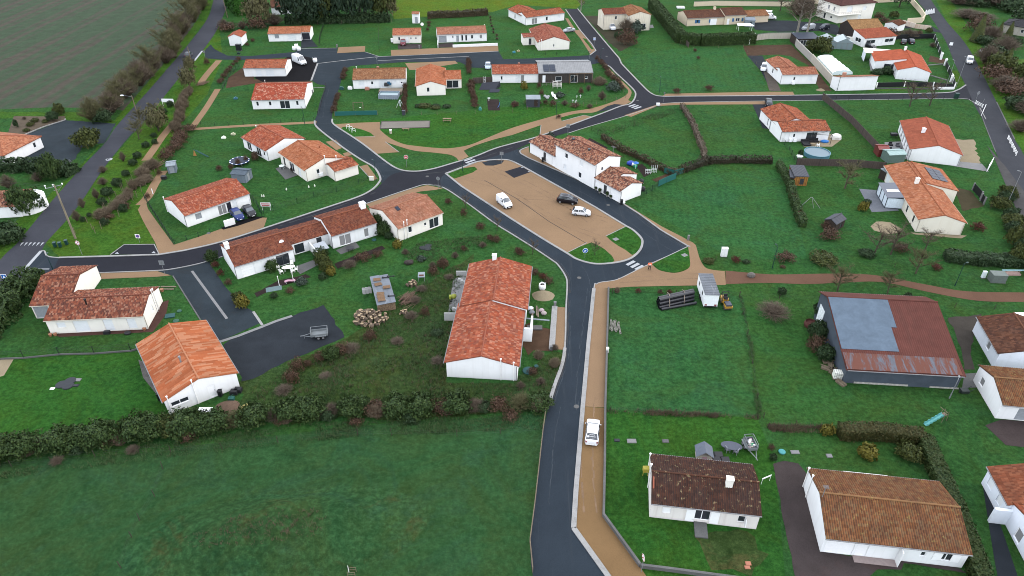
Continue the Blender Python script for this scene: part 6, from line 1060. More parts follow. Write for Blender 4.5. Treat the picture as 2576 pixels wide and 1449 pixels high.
def car(kind,rear,front,mat,label,roofm=None,bump=False,group=None,name='parked_car',cat='car',door=True):
 d=CARS[kind];a=g(*rear);b=g(*front);t=(b-a);ang=math.atan2(t.y,t.x);c=(a+b)/2;L,W,H=d['L'],d['W'],d['H']
 root=empty(name,(c.x,c.y,.042),ang,label,cat,group);w=W/2;x0=-L/2
 zb=.24;hb=d['belt'];hh=d['hood'];rr=d['rear']
 # section: x, half width belt, z belt, half width top, z top
 S=[(0.0,w*.86,rr*.62,w*.84,rr*.64),(.06,w*.93,rr,w*.88,rr+.01)]
 if d['rb']>.08: S.append((d['rb'],w*.97,hb,w*.93,hb+.015))
 S+=[(d['rt'],w,hb,w*.80 if 'sg' not in d else w*.90,H-.03),((d['rt']+d['ft'])/2,w,hb,w*.82 if 'sg' not in d else w*.91,H),(d['ft'],w,hb-.01,w*.78,H-.03),(d['fb'],w*.985,hh+.02,w*.90,hh+.045),(L-.42,w*.95,hh-.10,w*.85,hh-.07),(L-.12,w*.86,hh-.26,w*.76,hh-.22),(L,w*.70,.42,w*.66,.50)]
 m=MB();rings=[]
 for (x,wb,z1,wt,z2) in S:
  zz=zb if .1<x<L-.1 else zb+.08
  half=[(wb*.90,zz),(wb,zz+.16),(wb*1.0,max(zz+.18,(zz+z1)/2)),(wb*.985,z1),(wt,z2),(wt*.55,z2+.035),(0,z2+.045)]
  rings.append([Vector((x0+x,y,z)) for y,z in half]+[Vector((x0+x,-y,z)) for y,z in half[-2::-1]])
 for A,B in zip(rings,rings[1:]):
  for i in range(len(A)-1): m.face((A[i],B[i],B[i+1],A[i+1]))
  m.face((A[-1],B[-1],B[0],A[0]))
 m.face(rings[0][::-1]);m.face(rings[-1])
 body=m.build('body',mat,root,smooth=True);bv=body.modifiers.new('bevel','BEVEL');bv.width=.03;bv.segments=2;bv.limit_method='ANGLE';bv.angle_limit=R(35)
 def glass(nm,q,mt,par=root,ins=.08,up=.014):
  c_=sum(q,Vector())/len(q);n=(q[1]-q[0]).cross(q[2]-q[0]).normalized()
  if (n.y*c_.y<0) if nm=='side_window' else n.z<0: n=-n
  k=MB();P=[p.lerp(c_,ins)+n*up for p in q];k.face(P);return k.build(nm,mt,par)
 iR=[i for i,s in enumerate(S) if s[0]==d['rt']][0];iF=[i for i,s in enumerate(S) if s[0]==d['ft']][0]
 def pts(i,j): return rings[i][j]
 N=len(rings[0])
 def curved(nm,i,j,mt):
  A=[rings[i][k] for k in range(4,N-4)];B=[rings[j][k] for k in range(4,N-4)];c_=sum(A+B,Vector())/(2*len(A));n=(A[-1]-A[0]).cross(B[0]-A[0]).normalized();n=n if n.z>0 else -n
  f=lambda p:p.lerp(c_,.09)+n*.02
  k=MB()
  for q in range(len(A)-1): k.face((f(A[q]),f(A[q+1]),f(B[q+1]),f(B[q])))
  return k.build(nm,mt,root)
 curved('windscreen',iF,iF+1,WIND)
 if 'sg' not in d: rw=curved('rear_window',iR,iR-1,CARGL)
 else: rw=None
 for sgn in(0,1):
  J=(lambda j:j) if sgn==0 else (lambda j:N-1-j)
  A=pts(iF+1,J(3));Bt=pts(iF,J(4))
  if 'sg' in d: xs=x0+d['sg'];f=(xs-pts(iF-1,0).x)/(pts(iF,0).x-pts(iF-1,0).x);f=max(0,min(1,f));lo=pts(iF-1,J(3)).lerp(pts(iF,J(3)),f);hi=pts(iF-1,J(4)).lerp(pts(iF,J(4)),f);glass('side_window',[lo,A,Bt,hi],CARGL,ins=.10)
  else:
   md=pts(iR+1,J(3));mt=pts(iR+1,J(4));glass('side_window',[md,A.lerp(md,.02),Bt,mt],CARGL,ins=.09);glass('side_window',[pts(iR-1,J(3)).lerp(pts(iR,J(3)),.35),md,mt,pts(iR,J(4))],CARGL,ins=.10)
  y=(1 if sgn==0 else -1);mi=MB();mi.ball((x0+d['fb']-.25,y*(w+.10),hb+.05),.10,8,5,(.6,1,.8));mi.build('wing_mirror',mat,root,True)
  h_=MB();h_.ball((x0+L-.24,y*w*.66,hh-.25),.15,8,5,(1,1.,.55));h_.build('headlight',LAMPW,root,True)
  t_=MB();t_.box(x0-.015,y*w*.80-.09,rr*.72,x0+.09,y*w*.80+.09,rr*1.02);t_.build('tail_light',LAMPR,root)
 if roofm: glass('roof_panel',[pts(iR,4),pts(iF,4),pts(iF,N-5),pts(iR,N-5)],roofm,up=.05,ins=.04)
 bm_=MB();bm_.box(x0+L-.10,-w*.66,.26,x0+L+.03,w*.66,.46 if not bump else .62);bm_.box(x0-.03,-w*.82,.28,x0+.08,w*.82,.42 if not bump else .58);bm_.build('bumper',TRIM if bump or mat in(P_BLACK,P_DARK,P_NAVY) else mat,root)
 for xx,nm in((x0+L+.035,1),(x0-.035,-1)): k=MB();k.face([(xx,-.26,.36),(xx,.26,.36),(xx,.26,.47),(xx,-.26,.47)]);k.build('number_plate',PLATE,root)
 rw_=.30 if 'sg' not in d else .32
 for xx in(x0+.78,x0+L-.80):
  for y in(1,-1):
   T=Matrix.Translation((xx,y*(w-.10),rw_))@Matrix.Rotation(R(90),4,'X');k=MB();k.lathe([(rw_*.7,-.11),(rw_*.97,-.11),(rw_,-.06),(rw_,.06),(rw_*.97,.11),(rw_*.7,.11)],18,T=T);wh=k.build('wheel',TYRE,root,True)
   k=MB();k.lathe([(rw_*.66,-.118),(rw_*.66,.118)],14,T=T)
   k.build('rim',RIM,wh)
 # door lines
 k=MB()
 for y in(1,-1):
  xs=[d['fb']-.15,(d['rt']+d['ft'])/2+.1] if 'sg' not in d else [d['sg'],d['fb']-.1]
  for x in xs: k.face([(x0+x-.008,y*(w+.004),.4),(x0+x+.008,y*(w+.004),.4),(x0+x+.008,y*(w*.99+.006),hb-.04),(x0+x-.008,y*(w*.99+.006),hb-.04)])
 k.build('door_seam',TRIM,root)
 return root,d,x0,rw
def text(s,size,M4,mat,parent,name='lettering'):
 c=bpy.data.curves.new(name,'FONT');c.body=s;c.size=size;c.align_x='CENTER';c.align_y='CENTER';c.extrude=.002
 t=bpy.data.objects.new('t',c);COL.objects.link(t);me=bpy.data.meshes.new_from_object(t);bpy.data.objects.remove(t);o=bpy.data.objects.new(name,me);COL.objects.link(o);me.materials.append(mat);o.parent=parent;o.matrix_local=M4;return o
def px(cu,cv,du,dv): return (cu-du,cv-dv),(cu+du,cv+dv)
LETW=plain((.80,.80,.80),.5,var=.02);LETG=plain((.30,.30,.30),.5)
r,d,x0,rw=car('wagon',(1487,1124),(1492.5,1063),P_WHITE,'white estate car with lettering on its rear window on the wet sand pavement',name='estate_car')
# rear window lettering lies on the sloping glass
aa=Vector((x0+d['rb'],0,d['belt']));bb=Vector((x0+d['rt'],0,d['H']-.03));up_=(bb-aa).normalized();rt_=Vector((0,-1,0));nn=rt_.cross(up_).normalized()
def onwin(f):
 p=aa.lerp(bb,f)+nn*.085;Mx=Matrix.Identity(4)
 for i in range(3): Mx[i][0]=rt_[i];Mx[i][1]=up_[i];Mx[i][2]=nn[i];Mx[i][3]=p[i]
 return Mx
text('Vie à Zone',.20,onwin(.5),LETW,rw);text('collectivités',.15,onwin(.76),LETW,rw);text('——————',.10,onwin(.25),LETW,rw)
k=MB();k.lathe([(.12,0),(.12,.006)],12,T=onwin(.45)@Matrix.Translation((-.52,0,0)));k.build('emblem',LETW,rw)
for y in(.52,-.52): k=MB();k.tube((x0+1.05,y,d['H']+.05),(x0+2.5,y,d['H']+.05),.018);k.build('roof_rail',LETG,r)
car('van',(1252,502),(1286,530),P_WHITE,'small white panel van with black bumper parked on the sand car park',bump=True,name='panel_van',cat='van')
car('suv',(1403,506),(1451,513),P_BLACK,'black crossover car with silver wheels on the sand car park',paint((.10,.105,.12)))
car('hatch',(1441,538),(1484,542),P_WHITE,'small old white hatchback with black bumpers beside the black car',bump=True)
car('mid',(588,536),(608,557),P_BLUE,'deep blue car parked in front of the red roofed bungalow garage');car('mid',(619,528),(638,548),P_DARK,'black car parked beside the deep blue one at the garage')
car('bigvan',(738,152),(771,167),P_WHITE,'large white delivery van parked on black gravel',bump=True,name='delivery_van',cat='van');car('mid',(1015,103),(1013.5,121),P_RED,'dark red car parked nose out by the speckled orange roof');car('mid',(1228,164),(1227,178),P_LBL,'pale silver blue car beside the timber house garage')
car('sedan',(1444,78),(1418,82),P_SILV,'silver saloon car on the drive beside the new road',name='saloon_car');car('mvan',(1526,65),(1549,81),P_WHITE,'white van parked below the stained cream house',name='white_van',cat='van');car('mvan',(1920,47),(1950,49),P_WHITE,'white van with dark rear windows beside the covered boat',name='white_van',cat='van');car('van',(1925,168),(1917,184),P_WHITE,'white van parked on the dark drive beside the L-shaped house',name='white_van',cat='van')
car('mvan',(2052,72),(2012,78),P_SILV,'silver grey van under the tall birches',name='grey_van',cat='van')
car('van',(2087,71),(2058,77),P_NAVY,'dark navy van right of the silver grey van',name='navy_van',cat='van')
car('van',(2436,146),(2439,171),P_WHITE,'white van driving down the country road at the right',bump=True,name='driving_van',cat='van')
car('mid',(470,150),(481,134),P_GREY,'grey car driving up the country road at the left',name='driving_car')
car('mid',(2271,115),(2273,104),P_DARK,'dark car parked beside the brown garden bushes');car('mid',(2295,114),(2285,103),P_NAVY,'dark blue car parked at the top of the curved drive');car('mid',(1930,254),(1936,275),P_DARK,'black car parked beside the L-shaped orange roof') ;car('hatch',(1930,290),(1936,307),P_LBL,'pale blue car parked against the white gable');car('mid',(2178,117),(2198,124),P_DARK,'dark pickup car in front of the low white annexe')
def trailer(uv0,uv1,L,W,label,load=None):
 a=g(*uv0);b=g(*uv1);t=b-a;ang=math.atan2(t.y,t.x);root=empty('trailer',(a.x,a.y,.04),ang,label,'trailer');fl=metal('galvanised_trailer',(.38,.41,.42),.45,met=.5)
 m=MB();m.box(-L/2,-W/2,.55,L/2,W/2,.60);m.build('floor',fl,root)
 m=MB();
 for q in((-L/2,-W/2,L/2,-W/2+.04),(-L/2,W/2-.04,L/2,W/2),(-L/2,-W/2+.042,-L/2+.04,W/2-.042),(L/2-.04,-W/2+.042,L/2,W/2-.042)): m.box(q[0],q[1],.602,q[2],q[3],.98)
 m.build('side_board',fl,root)
 m=MB()
 for x in(-L/2+.05,L/2-.05):
  for y in(-W/2+.03,W/2-.03): m.tube((x,y,.98),(x,y,1.5),.03)
 for y in(-W/2+.03,W/2-.03): m.tube((-L/2+.05,y,1.5),(L/2-.05,y,1.5),.035)
 for x in(-L/2+.05,L/2-.05): m.tube((x,-W/2+.03,1.5),(x,W/2-.03,1.5),.035)
 m.build('rail_frame',fl,root)
 m=MB();m.tube((L/2,-W/3,.5),(L/2+1.2,0,.5),.05);m.tube((L/2,W/3,.5),(L/2+1.2,0,.5),.05);m.tube((L/2+1.1,0,.5),(L/2+1.6,0,.5),.06);m.tube((L/2+1.0,.1,.05),(L/2+1.0,.1,.7),.04);m.build('drawbar',fl,root)
 for x in(-.35,.35):
  for y in(1,-1):
   T=Matrix.Translation((x-.2,y*(W/2+.10),.30))@Matrix.Rotation(R(90),4,'X');k=MB();k.lathe([(.2,-.09),(.29,-.09),(.30,0),(.29,.09),(.2,.09)],16,T=T);wh=k.build('wheel',TYRE,root,True);k=MB();k.lathe([(.19,-.095),(.19,.095)],12,T=T);k.build('rim',RIM,wh)
 for y in(1,-1): m=MB();m.box(-1.0,y*(W/2+.10)-.12,.62,.65,y*(W/2+.10)+.12,.66);m.build('mudguard',fl,root)
 return root
trailer((805,847),(770,851),2.6,1.4,'galvanised twin-axle trailer with rail frame on the dark gravel yard')
t=trailer((1885,1127),(1894,1146),2.,1.25,'small grey trailer filled with colourful rubbish on the lawn');tp=t.location.copy()
rr_=random.Random(3)
for i in range(16):
 m=MB();m.ball((0,0,0),.22,8,5,(1,.8,.6));o=m.build('rubbish',plain([(.6,.6,.6),(.05,.3,.15),(.5,.35,.4),(.12,.12,.13),(.55,.5,.42)][i%5],.6),loc=tp+Matrix.Rotation(t.rotation_euler.z,3,'Z')@Vector((rr_.uniform(-.75,.75),rr_.uniform(-.42,.42),.75+.12*rr_.random())));tag(o,'crumpled bag or scrap lying among rubbish in the small grey trailer','rubbish','rubbish in the small trailer')
# site cabin on wheels, roller, pipes
a=g(1768,776);b=g(1803,777);t=b-a;ang=math.atan2(t.y,t.x);W_=t.length;p=g(1758,752);
root=empty('site_trailer',a,ang,'white site cabin trailer with grey ribbed roof beside the yellow roller','trailer cabin');cw=plain((.74,.76,.76),.5,var=.06);Ly=6.2
m=MB();m.box(0,0,.45,W_,Ly,2.75);m.build('body',cw,root)
m=MB()
for i in range(26): m.box(-.08,-.1+i*Ly/25.2,2.752,W_+.08,-.1+i*Ly/25.2+.17,2.80+.03*(i%2))
m.build('roof',metal('ribbed_roof',(.26,.28,.31),.5,rust=((.6,.62,.63),.62,.6)),root)
m=MB();m.box(.25,.2,.30,W_-.25,Ly-.2,.45);m.box(.1,-.04,.35,W_-.1,-.005,.55);m.build('chassis',TRIM,root)
for x,z in((.35,.75),(W_-.35,.75)): m=MB();m.box(x-.18,-.03,z-.12,x+.18,-.004,z+.12);m.build('tail_light',LAMPR,root)
for y in(1.6,4.4): m=MB();m.box(-.03,y,1.5,-.004,y+.45,2.2);m.build('window',TRIM,root)
for y in(2.4,3.1): T=Matrix.Translation((-.02,y,.33))@Matrix.Rotation(R(90),4,'Y');m=MB();m.lathe([(.2,-.1),(.33,-.08),(.33,.08),(.2,.1)],16,T=T);m.build('wheel',TYRE,root,True)
m=MB();m.tube((W_*.5,Ly,.5),(W_*.5,Ly+1.4,.5),.06);m.build('drawbar',TRIM,root);m=MB();m.tube((W_+.1,.3,.05),(W_+.05,1.2,.6),.03);m.build('prop',ZINC,root)
YEL=paint((.52,.30,.05),'machine_yellow');a=g(1820,782);b=g(1842,781);t=b-a;ang=math.atan2(t.y,t.x);root=empty('road_roller',(a+b)/2,ang,'yellow tandem road roller with black canopy frame beside the site trailer','roller')
for y in(.1,2.0):
 T=Matrix.Translation((0,y+.3,.42))@Matrix.Rotation(R(90),4,'Y');m=MB();m.lathe([(.42,-.6),(.42,.6)],24,T=T);m.build('drum',metal('steel_drum',(.20,.19,.18),.4),root,True)
m=MB();m.box(-.62,-.25,.62,.62,.55,.95);m.box(-.55,1.55,.45,.55,2.9,1.15);m.box(-.6,-.1,.5,.6,.3,.8);m.box(-.45,.5,.5,.45,1.6,.85);m.build('body',YEL,root)
m=MB();m.box(-.48,-.18,.955,.48,1.0,1.22);m.build('bonnet',plain((.055,.06,.085),.4),root);m=MB();m.box(-.3,1.55,1.155,.3,2.1,1.55);m.box(-.3,2.0,1.3,.3,2.15,1.9);m.build('seat',TRIM,root);m=MB()
for x in(-.55,.55): m.tube((x,1.5,.9),(x,2.2,2.3),.045);m.tube((x,2.8,.9),(x,2.2,2.3),.04)
m.tube((-.55,2.2,2.3),(.55,2.2,2.3),.045);m.build('roll_bar',TRIM,root);m=MB();m.tube((0,1.1,.9),(0,1.35,1.35),.03);m.lathe([(.2,1.34),(.2,1.38)],12,(0,1.36,0));m.build('steering_wheel',TRIM,root)
BLKP=plain((.012,.012,.017),.4,spec=.5)
def pipe(a,b,r,label,group,z=0):
 A=g(*a);B=g(*b);A.z=B.z=z;d=(B-A);L=d.length;m=MB();n=12;ang=math.atan2(d.y,d.x)
 for r0,sg in((r,1),(r*.86,-1)):
  for i in range(n):
   p=[(0,r0*math.cos(2*PI*(i+k)/n),r0*math.sin(2*PI*(i+k)/n)) for k in(0,1)];q=[(L,y,zz) for _,y,zz in p];m.face((p[0],p[1],q[1],q[0]))
 for x in(0,L):
  for i in range(n):
   c=[(x,R_*math.cos(2*PI*(i+k)/n),R_*math.sin(2*PI*(i+k)/n)) for R_ in(r,r*.86) for k in(0,1)];m.face((c[0],c[1],c[3],c[2]))
 o=m.build('drain_pipe',BLKP,smooth=False,loc=A);o.rotation_euler=(0,0,ang);return tag(o,label,'pipe',group)
k=0
for rowi,(n,z) in enumerate(((4,.31),(3,.86),(2,1.40))):
 for i in range(n):
  du=-1.5*(i+rowi*.5);dv=-4.6*(i+rowi*.5);pipe((1657+du,777+dv),(1744+du,757+dv),.30,'black plastic drain pipe, %s from the front in the %s layer of the strapped stack'%(ORD[i],['bottom','middle','top'][rowi]),'black pipes of the strapped stack',z)
pipe((1663,781),(1751,765),.24,'loose black drain pipe lying in front of the strapped stack',None,.25)
for a,b in(((1683,777),(1677,748)),((1720,768),(1714,741))):
 A=g(*a);B=g(*b);m=MB();m.tube((A.x,A.y,.02),(A.x,A.y,1.0),.05,n=5);m.tube((A.x,A.y,1.0),((A.x+B.x)/2,(A.y+B.y)/2,1.85),.05,n=5);m.tube(((A.x+B.x)/2,(A.y+B.y)/2,1.85),(B.x,B.y,1.),.05,n=5);m.tube((B.x,B.y,1.),(B.x,B.y,.02),.05,n=5);o=m.build('wooden_strap',wood('pale_wood',(.45,.36,.28)));tag(o,'pale wooden strap round the %s end of the black pipe stack'%('left' if a[0]<1700 else 'right'),'strap')
# the drone pilot
def person(uv,ang):
 p=g(*uv);root=empty('person',(p.x,p.y,.045),ang,'person in orange hi-vis jacket and dark trousers holding a controller beside the zebra crossing','person')
 SK=plain((.42,.25,.18),.5);JK=NT('hi_vis');JK=JK.out((.85,.16,.06),.6,.2);TR=plain((.025,.018,.022),.8);HR=plain((.012,.009,.008),.7)
 def skin(name,V,E,Rd,mat,par):
  me=bpy.data.meshes.new(name);me.from_pydata(V,E,[]);me.materials.append(mat);o=bpy.data.objects.new(name,me);COL.objects.link(o);o.parent=par
  b=bmesh.new();b.from_mesh(me);l=b.verts.layers.skin.verify()
  for v,r in zip(b.verts,Rd): v[l].radius=(r,r*(.75 if r>.12 else 1));v[l].use_root=(v.index==0)
  b.to_mesh(me);b.free();o.modifiers.new('skin','SKIN');s=o.modifiers.new('sub','SUBSURF');s.levels=1;s.render_levels=2
  for f in me.polygons: f.use_smooth=True
  return o
 # facing -Y (towards the camera), head bent over the controller
 V=[(0,0,.96),(0,.0,1.12),(0,.01,1.30),(0,.01,1.44),(0,-.03,1.54),(0,-.06,1.64),(0,-.07,1.74)];Rd=[.15,.14,.16,.12,.055,.095,.08];E=[(i,i+1) for i in range(6)]
 def chain(start,pts,rs):
  k=start
  for q,r in zip(pts,rs): V.append(q);Rd.append(r);E.append((k,len(V)-1));k=len(V)-1
  return k
 for s in(-1,1):
  chain(0,[(s*.10,0,.90),(s*.14,-.02,.50),(s*.17,.0,.10),(s*.19,-.05,.04),(s*.21,-.16,.035)],[.105,.068,.048,.045,.035])
  h=chain(3,[(s*.20,.01,1.40),(s*.29,.0,1.14),(s*.15,-.24,1.08),(s*.09,-.31,1.09)],[.07,.05,.038,.036])
  for i in range(4): chain(h,[(s*(.075-.005*i),-.35-.004*i,1.115-.018*i),(s*(.05-.004*i),-.385-.004*i,1.115-.02*i),(s*(.03),-.39,1.105-.02*i)],[.010,.0095,.008])
  chain(h,[(s*.07,-.33,1.135),(s*.045,-.35,1.15)],[.011,.009])
 body=skin('body',V,E,Rd,SK,root)
 JV=[(0,0,.92),(0,0,1.12),(0,.01,1.30),(0,.01,1.43),(0,-.01,1.49)];JR=[.185,.165,.18,.14,.085];JE=[(0,1),(1,2),(2,3),(3,4)]
 for s in(-1,1):
  k=3
  for q,r in(((s*.21,.01,1.40),.088),((s*.30,.0,1.14),.066),((s*.16,-.23,1.085),.05)): JV.append(q);JR.append(r);JE.append((k,len(JV)-1));k=len(JV)-1
 skin('jacket',JV,JE,JR,JK,root)
 TV=[(0,0,.93)];TRd=[.155];TE=[]
 for s in(-1,1):
  k=0
  for q,r in(((s*.10,0,.86),.115),((s*.14,-.02,.50),.082),((s*.17,.0,.12),.066)): TV.append(q);TRd.append(r);TE.append((k,len(TV)-1));k=len(TV)-1
 skin('trousers',TV,TE,TRd,TR,root)
 for s in(-1,1): m=MB();m.ball((s*.195,-.07,.045),.07,10,6,(.75,1.9,.65));m.build('boot',TR,root,True)
 m=MB();m.ball((0,-.045,1.715),.108,12,8,(.95,1.12,1.));m.build('hair',HR,root,True)
 for s in(-1,1): m=MB();m.ball((s*.035,-.165,1.66),.012,6,4);m.build('eye',HR,body)
 m=MB();m.ball((0,-.165,1.63),.018,6,4,(1,1.4,1.4));m.build('nose',SK,body);m=MB();m.box(-.03,-.158,1.592,.03,-.145,1.602);m.build('mouth',LAMPR,body)
 band=MB();band.lathe([(.192,.97),(.192,1.03)],16);band.lathe([(.176,1.16),(.176,1.21)],16);band.build('reflective_band',plain((.75,.75,.72),.4),root)
 m=MB();m.box(-.11,-.36,1.055,.11,-.30,1.095);c=m.build('remote_controller',TRIM,loc=None);c.matrix_world=Matrix.Translation((p.x,p.y,.045))@Matrix.Rotation(ang,4,'Z');tag(c,'small dark remote controller held in both hands by the person in orange','controller')
person((1633,679),R(12))
# ---------------- fences, walls, lamps, signs ----------------
GREENM=plain((.010,.035,.025),.5);BLACKM=plain((.014,.015,.018),.5);WOODP=wood('grey_post',(.24,.19,.13));WIRE=metal('wire',(.10,.11,.10),.5);WNET=NT('windbreak_net').out((.012,.085,.075),.7);WPAN=wood('brown_composite',(.13,.10,.085),plank=(2.2,'Z'))
def fence(pts,h,label,mat=None,sp=2.5,post='wood',panel='wire',name='wire_fence',pw=.05,lean=0,cap=False):
 P=gs(pts);o0=P[0].copy();root=empty(name,o0,0,label,'fence');P=[p-o0 for p in P];pm={'wood':WOODP,'green':GREENM,'black':BLACKM,'white':PVCW,'iron':metal('rusty_post',(.10,.075,.06),.7),'conc':CONC}[post]
 m=MB();proto=None;r=random.Random(len(P)*7)
 for a,b in zip(P,P[1:]):
  L=(b-a).length;n=max(1,round(L/sp))
  for i in range(n+(1 if b is P[-1] else 0)):
   q=a.lerp(b,i/n)
   if proto is None: k=MB();k.tube((0,0,0),(0,0,h+.08),pw,pw*.9,6);proto=k.build('post',pm,root);o=proto
   else: o=proto.copy();COL.objects.link(o)
   o.location=q
   if post in('wood','iron'): o.rotation_euler=(r.gauss(0,.05),r.gauss(0,.05),0);o.scale=(1,1,.85+.3*r.random())
  if panel=='wire':
   for z in(.3,.6,.9): m.tube(a+Vector((0,0,h*z)),b+Vector((0,0,h*z)),.005,n=3,caps=False)
  elif panel=='mesh':
   for j in range(6): m.tube(a+Vector((0,0,h*(.05+.19*j))),b+Vector((0,0,h*(.05+.19*j))),.010,n=3,caps=False)
   nv=int(L/.22)
   for j in range(nv): q=a.lerp(b,j/nv);m.tube(q,q+Vector((0,0,h)),.006,n=3,caps=False)
  elif panel=='rail':
   for z in(.35,.65,.95): m.tube(a+Vector((0,0,h*z)),b+Vector((0,0,h*z)),.05,n=5)
  else:
   d=(b-a).normalized();nn=Vector((-d.y,d.x,0))*.025;q=[a-nn,b-nn,b+nn,a+nn];m.face([x+Vector((0,0,h)) for x in q])
   for i in range(4): j=(i+1)%4;m.face((q[i]+Vector((0,0,.05)),q[j]+Vector((0,0,.05)),q[j]+Vector((0,0,h)),q[i]+Vector((0,0,h))))
 m.build({'wire':'wire','mesh':'mesh_panel','rail':'rail'}.get(panel,'panel'),{'wire':WIRE,'mesh':pm,'rail':pm,'net':WNET,'board':WPAN,'dark':BLACKM}.get(panel,pm),root);return root
def wall(pts,h,w,mat,label,name='boundary_wall',cap=None):
 P=gs(pts);o0=P[0].copy();A=[p-o0 for p in P];a=offs(A,-w/2);b=offs(A,w/2);m=MB();Z=lambda p,z:Vector((p.x,p.y,z))
 for i in range(len(A)-1):
  m.face((Z(a[i],h),Z(a[i+1],h),Z(b[i+1],h),Z(b[i],h)));m.face((Z(a[i],0),Z(a[i+1],0),Z(a[i+1],h),Z(a[i],h)));m.face((Z(b[i+1],0),Z(b[i],0),Z(b[i],h),Z(b[i+1],h)))
 m.face((Z(a[0],0),Z(a[0],h),Z(b[0],h),Z(b[0],0)));m.face((Z(a[-1],0),Z(b[-1],0),Z(b[-1],h),Z(a[-1],h)))
 if cap is None: o=m.build(name,mat,loc=o0);return tag(o,label,'wall')
 root=empty(name,o0,0,label,'wall');m.build('wall',mat,root);k=MB();a=offs(A,-w/2-.05);b=offs(A,w/2+.05)
 for i in range(len(A)-1): q=[Z(a[i],h+.003),Z(a[i+1],h+.003),Z(b[i+1],h+.003),Z(b[i],h+.003)];hi=[x+Vector((0,0,.08)) for x in q];k.face(hi);[k.face((q[j],q[(j+1)%4],hi[(j+1)%4],hi[j])) for j in range(4)]
 k.build('coping',cap,root);return root
# walls
wall([(1530.5,728),(1524,966),(1522,1026),(1521,1166),(1518,1299),(1610,1426)],.55,.28,CONCD,'long low grey concrete wall between the sand pavement and the gardens');wall([(1610,1427),(1690,1437),(1800,1452),(1900,1465)],.55,.28,CONCD,'low grey garden wall turning right at the bottom of the photo')
wall([(1139,119.5),(1252,115)],.9,.2,WHITE,'white low wall in front of the pinkish roofed bungalow');wall([(1102,120.5),(1101.5,107.5)],.9,.2,WHITE,'short white wall at the left of the pinkish roofed bungalow')
wall([(566,571),(592,563)],1.3,.35,WHITE,'short white entrance wall beside the blue car');wall([(1118,806),(1147,806)],1.5,.2,GREYB,'rough grey block wall in front of the unfinished patio');wall([(1148,694),(1174,694)],1.0,.2,GREYB,'low grey block wall behind the unfinished patio')
wall([(1890,103),(1930,98),(1993,97)],2.,.3,OLDW,'old grey brown wall behind the bare brown garden',cap=CONCD);wall([(1993,97),(2003,118),(2040,155)],2.2,.3,stucco('grey_boundary',(.33,.31,.28),amt=.4),'upper grey stretch of the boundary wall beside the pool shelter');wall([(2040,155),(2090,212)],2.4,.3,OLDW,'lower stone stretch of the boundary wall beside the pool shelter');wall([(1884,112),(1898,97)],1.9,.3,WHITE,'white end wall at the corner of the tall hedge')
wall([(1745*1.0,16),(1800,14),(1990,16)],1.8,.25,BEIGE,'long beige wall behind the white vans at the top',cap=CONCD);wall([(2000,14),(2075,9)],1.8,.25,BEIGE,'beige wall continuing left of the villa at the top');wall([(2190,8),(2290,2)],1.8,.25,BEIGE,'beige wall right of the villa at the top')
wall([(2288,4),(2315,35),(2324,50),(2318,58),(2280,60)],2.,.25,BEIGE,'curved beige wall along the upper right road');wall([(2268,62),(2300,71)],1.7,.25,stucco('stained_wall',(.58,.50,.42),amt=.8,stain=(.35,.16,.10)),'rust stained cream wall below the curved wall');wall([(2300,71),(2340,76)],1.5,.25,stucco('stained_wall_b',(.55,.45,.36),amt=.8,stain=(.32,.15,.1)),'rust stained wall with climbing plants by the drive entrance')
wall([(2102,100),(2147,108)],1.8,.25,CREAM,'cream garden wall right of the glass greenhouse');wall([(2258,99),(2350,96)],.9,.2,CREAM,'low cream wall under the black panels at the back')
# panel fence round the red roofed bungalow
fence([(2253,99.5),(2350,96.5)],1.7,'black panel fence on a cream wall at the back of the vivid red roof',post='black',panel='dark',sp=6,name='panel_fence');fence([(2349,98),(2365,143)],1.6,'black panel fence along the right road above the entrance',post='white',panel='dark',sp=5,name='panel_fence',pw=.12);fence([(2376,162),(2392,198),(2400,222)],1.6,'black panel fence along the right road below the entrance',post='white',panel='dark',sp=6,name='panel_fence',pw=.14);fence([(2204,220),(2274,218),(2346,219),(2399,224)],1.4,'black panel fence with white pillars along the side road',post='white',panel='dark',sp=13,name='panel_fence',pw=.2)
wall([(2346,225.5),(2399,224.8)],.7,.2,WHITE,'white base wall at the corner of the panel fence');wall([(2202,224),(2344,225)],.4,.15,CONCD,'grey base wall under the long panel fence');wall([(2338,190),(2383,203)],.25,.3,CONC,'pale low edging wall inside the panel fence');wall([(2335,165),(2372,162)],.25,.3,CONC,'pale curved edging at the entrance of the vivid red roof')
for a,i in(((2366,150),0),((2376,165),1),((2391,207),2)):
 m=MB();m.box(-.25,-.25,0,.25,.25,1.9);m.box(-.32,-.32,1.902,.32,.32,2.05);m.ball((0,0,2.2),.2);o=m.build('gate_pillar',WHITE,loc=g(*a));tag(o,'%s white pillar from the top along the right road fence'%ORD[i],'pillar','white pillars of the right road fence')
# brown screens of the pool garden
fence([(2067,250),(2140,310),(2228,404)],1.9,'long brown screen fence right of the pool garden',post='black',panel='board',sp=2.6,name='screen_fence');fence([(2002,416),(2060,418),(2155,420)],1.8,'brown screen fence below the round pool',post='black',panel='board',sp=4.3,name='screen_fence');fence([(2156,421),(2225,427)],1.8,'darker brown screen fence beside the green shed',post='black',panel='board',sp=8,name='screen_fence')
